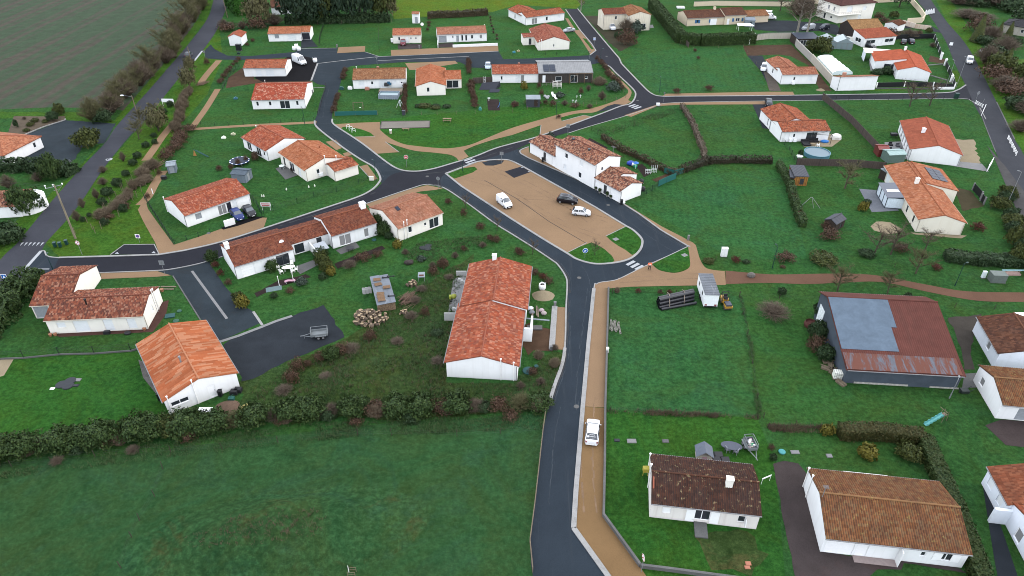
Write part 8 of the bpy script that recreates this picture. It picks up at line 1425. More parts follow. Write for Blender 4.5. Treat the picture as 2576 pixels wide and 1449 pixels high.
# logs
LOGW=wood('log_bark',(.17,.125,.09));LOGE=plain((.46,.34,.21),.8,var=.25)
def logs(c,n,rx,ry,h_,rr,ll,label,group,seed):
 r=random.Random(seed);c=g(*c);protos=[]
 for k in range(5):
  m=MB();R_=rr*(.75+.5*r.random());L=ll*(.8+.4*r.random());m.tube((-L/2,0,0),(L/2,0,0),R_,R_*.95,8,False);me=mesh_of(m,LOGW);e=MB()
  for s in(-1,1): e.face([(s*L/2,R_*.97*math.cos(2*PI*i/8),R_*.97*math.sin(2*PI*i/8)) for i in range(8)])
  protos.append((me,mesh_of(e,LOGE)))
 for i in range(n):
  a=r.random()*6.28;q=r.random()**.5;x=rx*q*math.cos(a);y=ry*q*math.sin(a);z=h_*(1-q*q)*r.random()+rr;me,me2=r.choice(protos)
  o=bpy.data.objects.new('log',me);COL.objects.link(o);o.location=c+Vector((x,y,z));o.rotation_euler=(r.gauss(0,.3),r.choice((r.gauss(0,.3),1.57+r.gauss(0,.35))),r.random()*6.28);tag(o,label,'log',group);e=bpy.data.objects.new('cut_end',me2);COL.objects.link(e);e.parent=o
logs((932,803),110,2.7,2.1,1.0,.23,.55,'short cut log lying in the big heap below the covered wood stack','logs of the big heap',4);logs((905,797),16,.8,1.4,.6,.22,.5,'short cut log at the left edge of the big log heap','logs at the edge of the big heap',5);logs((1040,716),14,1.2,.8,.4,.2,.6,'short pale log in the small heap behind the tin sheets','logs of the small heap',6);logs((1020,790),10,.9,.7,.3,.2,.5,'dark mossy log in the scattered heap right of the wood stack','dark scattered logs',7)
def sticks(uv,n,L,w,label,seed):
 r=random.Random(seed);m=MB();
 for i in range(n): a=r.gauss(.9,.25);x,y=r.gauss(0,w),r.gauss(0,w*.8);z=.1+r.random()*.6;d=Vector((math.cos(a),math.sin(a),r.gauss(.1,.1)))*L*(.3+.3*r.random());p=Vector((x,y,z));m.tube(p-d,p+d,.04,.025,5)
 return tag(m.build('branch_pile',wood('cut_branch',(.22,.14,.10)),loc=g(*uv)),label,'branch pile')
sticks((1026,752),60,2.4,.5,'pile of long reddish cut branches right of the tin covered wood stack',1);sticks((1025,765),22,1.6,.6,'lower pile of thin cut sticks under the long branches',2)
# covered wood stack
root=empty('wood_stack',g(957,785),R(83),'long wood stack covered by grey tin sheets left of the rough ground','wood stack');a=g(951,786);b=g(998,778);
root.location=(a.x,a.y,0);ang=math.atan2(b.y-a.y,b.x-a.x);root.rotation_euler=(0,0,ang);Wd=(b-a).length;D_=8.6
m=MB();rr2=random.Random(8)
for k in range(9):
 for i in range(26):
  x=.1+i*(Wd-.2)/26;z=.12+k*.155;rr3=.075*(.8+.4*rr2.random());m.tube((x+.05*rr2.random(),-.02-.05*rr2.random(),z),(x,.35,z),rr3,n=6)
m.build('split_logs',leafm('split_wood',[(.20,.13,.08),(.34,.24,.15),(.12,.085,.06)]),root)
m=MB();m.box(.1,.2,.02,Wd-.1,D_,1.45);m.build('stacked_wood',wood('stack_side',(.14,.10,.07),plank=(3.,'Z')),root)
m=MB();TN=metal('old_tin',(.27,.30,.34),.55,rust=((.55,.57,.60),.60,.5))
for i in range(4):
 for j in range(4): x0=-.05+i*Wd/4;y0=-.15+j*D_/4;z=1.5+.025*((i+2*j)%4);m.box(x0,y0,z,x0+Wd/4+.05,y0+D_/4+.05,z+.015)
m.build('tin_sheet',TN,root)
def pallet(p,ang,label,mat=None,up=.0,L=1.2,Wp=.8,flat=True,world=True):
 root=empty('pallet',p,ang,label,'pallet','wooden pallets');m=MB();
 for i in range(6): m.box(-L/2,-Wp/2+i*Wp/5.6,.10,L/2,-Wp/2+i*Wp/5.6+.10,.13)
 m.build('top_slat',mat or wood('pallet_wood',(.30,.18,.10)),root);m=MB()
 for x in(-L/2,-.05,L/2-.1): m.box(x,-Wp/2,0,x+.1,Wp/2,.098)
 m.build('bearer',mat or WOODP,root)
T=Matrix.Translation(root.location)@Matrix.Rotation(ang,4,'Z')
for x,y,l in [(.4,1.,'pallet lying at the near left of the tin sheets'),(.4,1.9,'second pallet from the near end on the tin sheets'),(.45,2.8,'pallet in the left middle of the tin sheets'),(1.7,4.4,'reddish pallet in the middle of the tin sheets'),(.5,5.6,'pale pallet left of centre on the tin sheets'),(.5,7.1,'dark pallet at the far left of the tin sheets')]: pallet(T@Vector((x+.5,y,1.60)),ang+_r.gauss(0,.08),l)
for x,y,l in [(2.6,1.6,'black coil near the near end of the tin sheets'),(2.5,7.3,'dark rusty part at the far end of the tin sheets'),(3.4,7.4,'thin dark tool at the far right of the tin sheets')]: m=MB();m.tube((-.5,0,.06),(.5,.1,.06),.09);m.ball((-.5,0,.08),.17);m.ball((.5,.1,.08),.15);tag(m.build('scrap_part',TRIM,loc=T@Vector((x,y,1.6))),l,'scrap')
for i in range(3):
 for j in range(2):
  m=MB();
  for q in((-.25,-.1,.25,-.05),(-.25,.05,.25,.1),(-.25,-.05,-.2,.05),(.2,-.05,.25,.05),(-.02,-.05,.02,.05)): m.box(q[0],q[1],0,q[2],q[3],.9)
  tag(m.build('hollow_block',GREYB,loc=T@Vector((-.8-.02+.52*(i-2)+.4,5.9+.45*j,0))),'upright hollow concrete block beside the tin covered wood stack','block','hollow blocks by the wood stack')
# left yard things
r=empty('oil_tank',g(1061,702),R(5),'pale grey crate table with rusty grill at the far end of the wood stack','crate');m=MB();m.box(-.6,-.8,.85,.6,.8,.95);m.build('top',MSHR,r)
for x in(-.5,.5):
 for y in(-.7,.7): m=MB();m.tube((x,y,0),(x,y,.85),.05);m.build('leg',ZINC,r)
m=MB();m.box(-.4,-.5,.953,.4,-.1,1.02);m.build('rusty_grill',plain((.12,.04,.025),.8),r);r.name='crate_table'
# concrete mixer
r=empty('concrete_mixer',g(1142,757),0,'yellow green concrete mixer on the unfinished patio','mixer');m=MB();T2=Matrix.Translation((0,0,.95))@Matrix.Rotation(R(50),4,'Y');m.lathe([(.2,-.4),(.42,-.2),(.42,.1),(.25,.42)],14,T=T2);m.build('drum',plain((.30,.32,.04),.6),r,True);m=MB();m.box(-.75,-.25,.5,-.4,.25,1.1);m.build('motor_box',plain((.34,.38,.05),.6),r);m=MB();[m.tube((x,y,0),(0,0,.9),.035) for x,y in((-.5,-.35),(-.5,.35),(.5,0))];m.build('stand',TRIM,r);
for y in(-.35,.35): m=MB();m.lathe([(.16,-.04),(.16,.04)],12,T=Matrix.Translation((-.5,y,.16))@Matrix.Rotation(R(90),4,'X'));m.build('wheel',TYRE,r)
for i,(uv) in enumerate([(1158,708),(1164,712),(1144,781),(1150,783)]): m=MB();m.box(-.4,-.3,0,.4,.3,.4);m.box(-.35,-.25,.402,.1,.2,.6);tag(m.build('block_pile',GREYB,loc=g(*uv)),'%s small pile of grey blocks from the top on the unfinished patio'%ORD[i],'block pile')
# things right of the staggered roofs
for i,(uv,L,a) in enumerate([((1340,789),2.4,1.5),((1350,786),2.6,1.55),((1353,790),2.6,1.6)]): m=MB();m.box(-L/2,-.12,.3,L/2,.12,.42);o=m.build('plank',wood('weathered_plank',(.30,.23,.17)),loc=g(*uv));o.rotation_euler=(0,0,a);tag(o,'%s weathered plank from the left in the heap by the red roof'%ORD[i],'plank')
for i,uv in enumerate([(1335,780),(1338,790),(1362,785),(1368,792)]): m=MB();m.ball((0,0,.35),.5,8,5,(1,.8,.7));tag(m.build('covered_bundle',plain([(.6,.62,.65),(.25,.26,.28),(.55,.42,.45),(.5,.42,.4)][i],.8),loc=g(*uv)),'%s wrapped bundle from the left in the heap by the red roof'%ORD[i],'bundle')
m=MB();m.box(0,-.12,.5,4.4,.12,.62);o=m.build('metal_beam',MSHR,loc=g(1313,807));o.rotation_euler=(0,0,R(-8));tag(o,'long pale metal beam lying by the staggered red roofs','beam')
m=MB();m.box(-1.2,-.5,0,1.2,.5,.25);tag(m.build('concrete_slab',CONCD,loc=g(1345,826)),'flat grey concrete slab on the bare soil','slab')
def cover(uv,r,mat,label):
 m=MB();m.lathe([(r,0),(r,.10),(r*.85,.16),(.05,.18)],18);return tag(m.build('septic_hatch',mat,loc=g(*uv)),label,'tank cover')
TEAL=plain((.012,.085,.085),.6);DKC=plain((.018,.022,.028),.6)
cover((1329,933),.85,TEAL,'round teal septic tank cover beside the long white house');cover((1349,922),.35,TEAL,'tiny teal drain cover beside the long white house')
m=MB();m.box(-.75,-.55,0,.75,.55,.14);o=m.build('septic_hatch',TEAL,loc=g(428,795));o.rotation_euler=(0,0,R(15));tag(o,'rectangular teal tank cover on the worn grass','tank cover');cover((443,808),.5,plain((.02,.10,.06),.6),'green round tank cover below the rectangular teal one');cover((451,783),.4,plain((.02,.10,.06),.6),'small green round tank cover on the worn grass')
for i,uv in enumerate([(155,968),(177,959),(171,971)]): cover(uv,.8,DKC,'%s black round tank cover from the left on the left lawn'%ORD[i])
for i,uv in enumerate([(1064,624),(1077,619),(1076,626)]): cover(uv,.7,DKC,'%s black round tank cover from the left on the lawn below the pinkish roof'%ORD[i])
for uv,l in [((1967,1137),'small round turquoise cover on the back lawn'),((941,604),'small dark green cover behind the terrace')]: cover(uv,.45,plain((.06,.32,.33),.5) if uv[0]>1000 else TEAL,l)
for i,(uv,s) in enumerate([((194,956),(.9,.5)),((132,978),(.5,.35)),((187,970),(1.1,.4)),((1589,1110),(1.0,.6)),((1552,1108),(.6,.4)),((1674,1110),(.7,.5)),((2000,1138),(.9,.5)),((2086,1147),(.6,.5)),((1882,1418),(.5,.4)),((1880,1428),(.5,.35))]): m=MB();m.box(-s[0]*.6,-s[1]*.6,0,s[0]*.6,s[1]*.6,.08);m.box(-s[0]*.5,-s[1]*.5,.082,s[0]*.5,s[1]*.5,.11);tag(m.build('garden_slab',[CONC,FRW,DKC,CONC,DKC,CONCD,CONC,CONC,plain((.5,.2,.12),.7),plain((.5,.2,.12),.7)][i],loc=g(*uv)),'%s low square lid or block lying on grass, counted from the left lawn onwards'%ORD[i],'lid')
# garden furniture
PW=plain((.78,.76,.70),.5)
def chair(uv,ang,mat,label,group=None):
 root=empty('garden_chair',g(*uv),ang,label,'chair',group);m=MB();m.box(-.27,-.27,.42,.27,.27,.47);m.build('seat',mat,root);m=MB();m.box(-.27,.22,.472,.27,.28,.95);m.build('backrest',mat,root)
 for x in(-.24,.24):
  for y in(-.24,.24): m=MB();m.tube((x,y,0),(x*.95,y*.95,.42),.035,n=5);m.build('leg',mat,root)
  m=MB();m.box(x-.04,-.25,.64,x+.04,.22,.68);m.build('armrest',mat,root)
def table(uv,rx,ry,h_,mat,label,ang=0.,rect=False):
 root=empty('garden_table',g(*uv),ang,label,'table');m=MB()
 if rect: m.box(-rx,-ry,h_-.05,rx,ry,h_)
 else: m.lathe([(1,h_-.05),(1,h_)],24,T=Matrix.Diagonal((rx,ry,1,1)))
 m.build('tabletop',mat,root)
 for x in(-.6,.6):
  for y in(-.6,.6): m=MB();m.tube((x*rx,y*ry,0),(x*rx*.9,y*ry*.9,h_-.05),.04,n=5);m.build('leg',mat,root)
table((727,680),1.15,.6,.74,PW,'white oval garden table in front of the terrace',R(18))
for uv,a,l in [((708,688),2.4,'white plastic chair in front of the oval garden table'),((700,677),3.6,'white plastic chair left of the oval garden table'),((737,686),2.6,'cream chair in front right of the oval garden table'),((735,667),.2,'white chair behind the oval garden table by the window'),((746,682),5.,'cream chair right of the oval garden table')]: chair(uv,a,PW,l,'chairs round the oval table')
table((882,631),.7,.5,.72,plain((.05,.05,.055),.5),'small dark garden table on the grey terrace',R(15),True);table((710,424),.6,.6,.72,plain((.6,.65,.62),.5),'small round pale table on the patio of the salmon roofed house');
for uv,a,l in [((736,433),1.,'left brown chair on the patio of the salmon roofed house'),((745,430),4.,'right brown chair on the patio of the salmon roofed house')]: chair(uv,a,plain((.035,.022,.018),.6),l)
table((1838,1131),1.35,.75,.74,plain((.075,.085,.115),.5),'dark oval garden table behind the lichen roofed house',R(-12));
for uv,a,l in [((1829,1136),1.8,'grey chair left of the dark oval table'),((1850,1141),4.,'pale chair right of the dark oval table')]: chair(uv,a,plain((.3,.31,.34),.6),l)
r=empty('sun_lounger',g(730,710),R(25),'pink sun lounger on the dark strip below the terrace lawn','sun lounger');m=MB();[m.face(((-.9+.3*i,-.3,.35+.12*math.sin(i*.9)),(-.6+.3*i,-.3,.35+.12*math.sin((i+1)*.9)),(-.6+.3*i,.3,.35+.12*math.sin((i+1)*.9)),(-.9+.3*i,.3,.35+.12*math.sin(i*.9)))) for i in range(6)];m.build('cushion',plain((.60,.33,.42),.7),r);m=MB();[m.tube((x,y,0),(x,y,.38),.03) for x in(-.7,.7) for y in(-.28,.28)];m.build('leg',FRW,r)
for i,uv in enumerate([(703,719),(738,706)]): m=MB();m.tube((0,0,0),(0,0,1.9),.05);m.ball((0,0,1.95),.09);tag(m.build('washing_line_post',PVCW,loc=g(*uv)),'%s thin white post beside the pink sun lounger'%('left' if i==0 else 'right'),'post')
m=MB();m.box(-1.3,-.7,0,1.3,.7,.06);o=m.build('pond_tray',plain((.10,.17,.17),.3),loc=g(689,727));o.rotation_euler=(0,0,R(20));tag(o,'flat blue grey pond tray in the dark garden strip','pond')
# playhouse
r=empty('playhouse',g(1768,1152),R(-6),'small toy playhouse with grey roof behind the lichen roofed house','playhouse');m=MB();m.box(-.9,-.8,0,.9,.8,1.2);m.build('wall',plain((.55,.50,.42),.7),r);m=MB();m.face(((-1.1,-1.,1.15),(0,-1.,2.),(0,1.,2.),(-1.1,1.,1.15)));m.face(((1.1,-1.,1.15),(1.1,1.,1.15),(0,1.,2.),(0,-1.,2.)));m.build('roof',plain((.13,.15,.19),.6),r);m=MB();m.box(-.3,-.83,.1,.3,-.802,1.05);m.build('door',plain((.5,.3,.35),.7),r)
for i,(uv,c) in enumerate([((1765,1166),(.6,.5,.12)),((1775,1166),(.55,.25,.45)),((1783,1164),(.5,.4,.3)),((1757,1164),(.6,.62,.65)),((1770,1162),(.5,.12,.08))]): m=MB();m.ball((0,0,.25),.32,8,5,(1,1,.8));m.ball((.25,.1,.4),.2,8,5);tag(m.build('toy',plain(c,.6),loc=g(*uv)),'%s bright toy lying in front of the small playhouse'%['yellow','mauve','tan','pale grey','red'][i],'toy')
for i,uv in enumerate([(1806,1150),(1823,1163),(1802,1162)]): m=MB();m.box(-.55,-.5,0,.55,.5,.5);m.box(-.45,-.4,.502,.45,.4,.56);tag(m.build('planter_box',TRIM,loc=g(*uv)),'%s black planter box beside the playhouse'%['upper','right','lower'][i],'planter')
m=MB();m.box(-.7,-.03,.9,.7,.03,1.1);m.tube((-.65,0,0),(-.65,0,1),.03);m.tube((.65,0,0),(.65,0,1),.03);o=m.build('leaning_board',FRW,loc=g(1925,1214));o.rotation_euler=(0,0,R(25));tag(o,'white panel leaning on posts right of the lichen roofed house','panel')
m=MB();m.box(-.4,-.3,.9,.4,.3,1.5);m.tube((-.3,0,0),(-.3,0,.9),.04);m.tube((.3,0,0),(.3,0,.9),.04);tag(m.build('yellow_trolley',plain((.5,.42,.06),.6),loc=g(1623,1197)),'yellow framed trolley beside the gable of the lichen roofed house','trolley')
# slide
SLD=plain((.16,.52,.50),.4);r=empty('slide',g(2366,1058),R(200),'turquoise garden slide with a wooden ladder tower','slide');r.scale=(.75,.6,.8);m=MB();[m.face(((.2+i*.7,-.35,1.5-.27*i),(.9+i*.7,-.35,1.5-.27*(i+1)),(.9+i*.7,.35,1.5-.27*(i+1)),(.2+i*.7,.35,1.5-.27*i))) for i in range(5)];[m.box(.2+i*.7,y,1.23-.27*i,.9+i*.7,y+.05,1.7-.27*i) for i in range(5) for y in(-.4,.35)];m.build('chute',SLD,r);m=MB();[m.tube((x,y,0),(x*.6,y,2.2),.06) for x in(-.9,.2) for y in(-.5,.5)];m.tube((-.1,-1.4,2.2),(-.1,.6,2.2),.06);m.box(-.6,-.45,1.4,.2,.45,1.5);m.build('tower',WOODP,r)
# barn side things
m=MB();m.box(-.6,-.5,.15,.6,.5,1.15);r=empty('water_tank',g(2105,950),R(-8),'white caged water tank beside the barn corner','tank');m.build('tank',plain((.68,.68,.60),.5),r);m=MB();[m.tube((x,-.53,.1),(x,-.53,1.2),.02) for x in(-.6,-.3,0,.3,.6)];[m.tube((-.62,-.53,z),(.62,-.53,z),.02) for z in(.3,.6,.9,1.18)];[m.tube((x,-.53,1.18),(x,.53,1.18),.02) for x in(-.6,-.3,0,.3,.6)];m.build('cage',ZINC,r);m=MB();m.box(-.65,-.55,0,.65,.55,.14);m.build('pallet_base',WOODP,r);m=MB();m.box(.605,-.5,.2,.64,.5,1.1);m.build('yellow_stain_panel',plain((.42,.28,.05),.7),r)
for i,(uv,c) in enumerate([((2070,893),(.02,.05,.30)),((2082,892),(.025,.06,.34))]): m=MB();m.ball((0,0,.25),.75,9,5,(1,.6,.5));m.ball((.4,.1,.3),.4,8,5,(1,.7,.6));tag(m.build('blue_tarpaulin',plain(c,.5),loc=g(*uv)),'%s blue crumpled tarpaulin beside the barn'%('left' if i==0 else 'right'),'tarpaulin')
for i,uv in enumerate([(2082,912),(2090,925),(2078,928),(2096,935),(2115,965)]): m=MB();m.box(-.7,-.4,0,.7,.4,.3);m.tube((-.9,.1,.4),(.9,-.1,.45),.06);o=m.build('scrap_timber',WOODP,loc=g(*uv));o.rotation_euler=(0,0,i*1.3);tag(o,'%s heap of scrap timber from the top at the barn corner'%ORD[i],'scrap timber')
m=MB();m.lathe([(.9,0),(1.,.5),(.8,.9),(.75,.6)],14);tag(m.build('rusty_tub',plain((.10,.03,.022),.8),loc=g(2037,820)),'dark rusty round tub left of the barn','tub')
m=MB();m.box(-.5,-.4,.2,.6,.4,.6);m.tube((.5,.3,.5),(1.1,.35,1.),.04);m.tube((.5,-.3,.5),(1.1,-.35,1.),.04);m.lathe([(.2,-.05),(.2,.05)],10,T=Matrix.Translation((-.5,0,.2))@Matrix.Rotation(R(90),4,'X'));tag(m.build('wheelbarrow',plain((.03,.04,.035),.6),loc=g(2423,988)),'dark wheelbarrow on the grass right of the barn','wheelbarrow')
# concrete rails, stone
CRL=plain((.25,.24,.20),.9,var=.3)
for i,(u,v) in enumerate([(1536,818),(1541,822),(1547,820),(1553,824),(1558,828)]):
 m=MB();L=2.6;m.box(-L/2,-.14,0,L/2,-.07,.18);m.box(-L/2,.07,0,L/2,.14,.18);[m.box(-L/2+k*L/7,-.068,0,-L/2+k*L/7+.12,.068,.18) for k in range(8)];o=m.build('concrete_post',CRL,loc=g(u,v)+Vector((0,0,.05*(i%2))));o.rotation_euler=(0,0,R(82+_r.gauss(0,7)));tag(o,'%s openwork concrete post from the left lying against the low wall'%ORD[i],'concrete post')
m=MB();m.ball((0,0,.3),.75,9,6,(1.,.7,.75));tag(m.build('boulder',ground('grey_boulder',(.30,.27,.24),.25,1.5,6),loc=g(1889,696)),'grey boulder blocking the brown path','boulder')
# park furniture
WDL=wood('bench_wood',(.30,.21,.13))
def bench(uv,ang,label,h_=.45,L=1.8,back=False,picnic=False):
 root=empty('picnic_table' if picnic else 'bench',g(*uv),ang,label,'picnic table' if picnic else 'bench');m=MB()
 if picnic: m.box(-L/2,-.35,.70,L/2,.35,.76);m.build('tabletop',WDL,root);m=MB();m.box(-L/2,-.8,.42,L/2,-.55,.47);m.box(-L/2,.55,.42,L/2,.8,.47);m.build('seat',WDL,root)
 else: m.box(-L/2,-.22,h_-.06,L/2,.22,h_);m.build('seat',WDL,root)
 for x in(-L/2+.25,L/2-.25): m=MB();m.box(x-.05,-.3,0,x+.05,.3,.40) if not picnic else [m.tube((x,-.7,0),(x,-.2,.7),.05),m.tube((x,.7,0),(x,.2,.7),.05)];m.build('leg',WDL,root)
bench((1125,305),0,'brown wooden picnic table on the grass of the little park',picnic=True,L=2.2);bench((1021,327.5),0,'brown wooden bench in front of the grey petanque court')
for i,uv in enumerate([(876,323),(883,328),(890,333)]):
 r=empty('bike_rack',g(*uv),R(30),'%s pale hoop bike stand from the top on the small grass isle'%ORD[i],'bike stand','hoop bike stands');m=MB();pts=[(-.45,0,0),(-.45,0,.75),(-.3,0,.95),(.3,0,.95),(.45,0,.75),(.45,0,0)];[m.tube(a,b,.055,n=6) for a,b in zip(pts,pts[1:])];m.tube((-.45,0,.45),(.45,0,.45),.04);m.build('hoop',plain((.66,.70,.66),.4),r)
r=empty('litter_bin',g(983,336),0,'small cream litter bin with wooden slats beside the petanque court','litter bin');m=MB();m.lathe([(.28,.05),(.3,.9)],12);m.build('body',plain((.62,.56,.44),.6),r);m=MB();m.lathe([(.34,.9),(.3,1.05),(.05,1.1)],12);m.build('lid',FRW,r)
# vegetable garden
m=MB();[m.tube((x,y,0),(x,y,1.1+(.9 if (x<.3 and y<.6) else 0)),.05) for x in(-1.2,0,1.2) for y in(-1.2,0,1.2)];[m.tube((-1.2,y,z),(1.2,y,z),.05) for y in(-1.2,0,1.2) for z in(.5,1.1)];[m.tube((x,-1.2,z),(x,1.2,z),.05) for x in(-1.2,0,1.2) for z in(.5,1.1)];m.tube((-1.2,-1.2,2.),(0,-1.2,2.),.05);tag(m.build('climbing_frame',plain((.62,.58,.54),.6),loc=g(1401,219)),'pale grey cube climbing frame in the vegetable garden','climbing frame')
for i,(uv,a) in enumerate([((1391,243),.3),((1397,249),.4)]): r=empty('deck_chair',g(*uv),a,'%s white folding lounger on the grass beside the garden divider'%('upper' if i==0 else 'lower'),'deck chair');m=MB();m.face(((-.3,-.8,.25),(.3,-.8,.25),(.3,.2,.4),(-.3,.2,.4)));m.face(((-.3,.2,.4),(.3,.2,.4),(.3,.8,1.1),(-.3,.8,1.1)));m.build('canvas',FRW,r);m=MB();[m.tube((x,-.7,0),(x,.5,.6),.03) for x in(-.3,.3)];[m.tube((x,.6,0),(x,-.2,.4),.03) for x in(-.3,.3)];m.build('frame',ZINC,r)
for i,uv in enumerate([(1441,258),(1449,259),(1451,247),(1460,246),(1447,262)]): m=MB();m.tube((0,0,0),(0,0,.9),.05);m.tube((-.3,0,.6),(.3,0,.6),.03);tag(m.build('white_stake',FRW,loc=g(*uv)),'%s small white stake from the left in the vegetable beds'%ORD[i],'stake')
m=MB();[m.ball((x,y,.35),.45,8,5,(1,.8,.8)) for x,y in((0,0),(.6,.4),(-.3,.8),(.3,-.8))];tag(m.build('white_sacks',plain((.5,.5,.52),.8),loc=g(1374,247)),'heap of pale sacks along the garden divider','sacks')
# tarpaulin garden
m=MB();m.face(((-3,-1.3,.1),(1.6,-1.2,.1),(2.9,1.3,1.7),(-2.2,.6,1.5)));m.face(((-3,-1.3,.1),(-2.2,.6,1.5),(-2.6,1.2,.1)));m.face(((1.6,-1.2,.1),(3.1,1.7,.1),(2.9,1.3,1.7)));tag(m.build('dark_tarpaulin',plain((.022,.025,.038),.7),loc=g(1232,223)),'dark grey tarpaulin sheet sloping beside the timber house garden','tarpaulin')
m=MB();m.face(((-1.6,-.5,.1),(1.4,-.3,.1),(1.8,.6,.8),(-1.,.5,.8)));tag(m.build('solar_mat',plain((.022,.028,.045),.5),loc=g(1243,232)),'dark solar mat lying in front of the grey tarpaulin','panel')
fence([(1189,211),(1240,208)],1.8,'dark brown board fence left of the timber house garden',post='wood',panel='board',sp=3,name='board_fence')
m=MB();m.tube((-.2,0,0),(-.2,.6,2.),.04);m.tube((.2,0,0),(.2,.6,2.),.04);[m.tube((-.2,.3*z,z),(.2,.3*z,z),.03) for z in(.4,.8,1.2,1.6)];tag(m.build('ladder',FRW,loc=g(1219,211)),'short white ladder leaning on the brown board fence','ladder')
m=MB();m.box(-.4,-.3,0,.4,.3,.5);m.ball((0,0,.6),.35,8,5);tag(m.build('garden_toy',plain((.06,.30,.25),.6),loc=g(1208,277)),'teal toy tractor on the soil bed','toy');m=MB();m.tube((0,0,.05),(.4,2.,.05),.05);m.tube((.4,2,.05),(.5,2.4,.6),.05);tag(m.build('blue_hose',plain((.03,.16,.55),.5),loc=g(1252,271)),'bright blue hose at the edge of the soil bed','hose');m=MB();m.tube((0,0,0),(0,0,.8),.06);m.box(-.35,-.2,.8,.35,.2,.85);tag(m.build('bird_table',FRW,loc=g(1230,254)),'small white bird table behind the soil bed','bird table')
r=empty('swing_frame',g(1007,270),R(60),'pale A-frame swing in the steel pool garden','swing');m=MB();[m.tube((x,y,0),(x*.2,0,2.1),.05) for x in(-.6,.6) for y in(-.8,.8)];m.build('frame',plain((.55,.58,.6),.5),r);m=MB();m.box(-.2,-.1,.5,.2,.1,.54);m.tube((-.15,0,.54),(-.05,0,2.),.015);m.tube((.15,0,.54),(.05,0,2.),.015);m.build('swing_seat',plain((.4,.42,.45),.5),r)
r=empty('swing_frame',g(902,275),0,'brown wooden swing frame in the steel pool garden','swing');m=MB();[m.tube((x,y,0),(x,0,1.9),.06) for x in(-1.3,1.3) for y in(-.7,.7)];m.tube((-1.3,0,1.9),(1.3,0,1.9),.06);m.build('frame',WOODP,r);m=MB();m.box(.3,-.1,.5,.7,.1,.54);m.build('swing_seat',FRW,r)
for i,(uv,c) in enumerate([((980,222),(.04,.16,.28)),((973,225),(.05,.05,.05)),((924,226),(.55,.25,.18)),((860,225),(.02,.10,.09)),((881,224),(.7,.7,.7))]): m=MB();m.box(-.6,-.4,0 if i>1 else 1.0,.6,.4,.6 if i>1 else 1.5);m.box(-.5,-.3,(.602 if i>1 else 1.502),.3,.3,(.8 if i>1 else 1.9));tag(m.build('garden_box',plain(c,.6),loc=g(*uv)),'%s box or furniture item beside the tan roofed house'%['blue','black','red white','dark green','white'][i],'garden box')
m=MB();m.box(-.4,-.35,0,.4,.35,1.1);m.box(-.45,-.4,1.102,.45,.4,1.2);tag(m.build('composter',DSL,loc=g(1016,289)),'dark grey composter at the end of the hedge between gardens','composter')
# gardens of paired houses
r=empty('parasol_swing',g(1598,424),0,'blue toy parasol with white base in the garden of the paired houses','toy');m=MB();m.tube((0,0,0),(0,0,1.6),.04);m.build('pole',FRW,r);m=MB();m.lathe([(.7,1.4),(.05,1.75)],10);m.build('canopy',S_BLUE,r)
m=MB();m.ball((0,0,.45),.95,10,6,(1,.8,.6));tag(m.build('blue_cover',plain((.02,.06,.45),.5),loc=g(1586,415)),'bright blue covered object on the lawn of the paired houses','cover');m=MB();m.ball((0,0,.4),.5,9,6,(1,.9,.9));tag(m.build('white_basin',FRW,loc=g(1592,417)),'white basin beside the blue cover','basin');m=MB();m.ball((0,0,.3),.45,9,6);tag(m.build('green_toy',plain((.01,.45,.22),.5),loc=g(1598,421)),'bright green toy beside the white basin','toy')
for i,uv in enumerate([(1630,438),(1645,435)]): m=MB();[m.tube((x,0,0),(x*1.3,.1,1.9 if i else 1.2),.04) for x in(-.5,-.17,.17,.5)];[m.tube((-.6,.05,z),(.6,.05,z),.035) for z in(.4,.8,1.1)];tag(m.build('drying_rack',plain((.6,.62,.6),.5),loc=g(*uv)),'%s pale rack on the dark terrace of the paired houses'%('left' if i==0 else 'right tall'),'rack')
for i,uv in enumerate([(1613,461),(1617,480)]): m=MB();m.ball((0,0,.5),.55,9,6);m.box(-.4,-.3,0,.4,.3,.6);tag(m.build('dark_barbecue',TRIM,loc=g(*uv)),'%s dark barbecue or bike heap behind the garage of the paired houses'%('upper' if i==0 else 'lower'),'barbecue')
for i,(uv,h_) in enumerate([((1508,486),.9),((1527,495),1.),((1499,478),.5),((1536,499),.5)]): r=empty('potted_plant',g(*uv),0,'%s potted plant from the left along the white wall of the paired houses'%ORD[i],'potted plant');m=MB();m.lathe([(.15,0),(.22,.35)],10);m.build('pot',plain((.35,.33,.30),.7),r);o=bpy.data.objects.new('foliage',SHR['ever'][0][0]);COL.objects.link(o);o.parent=r;o.location=(0,0,.3);o.scale=(.32,.32,h_)
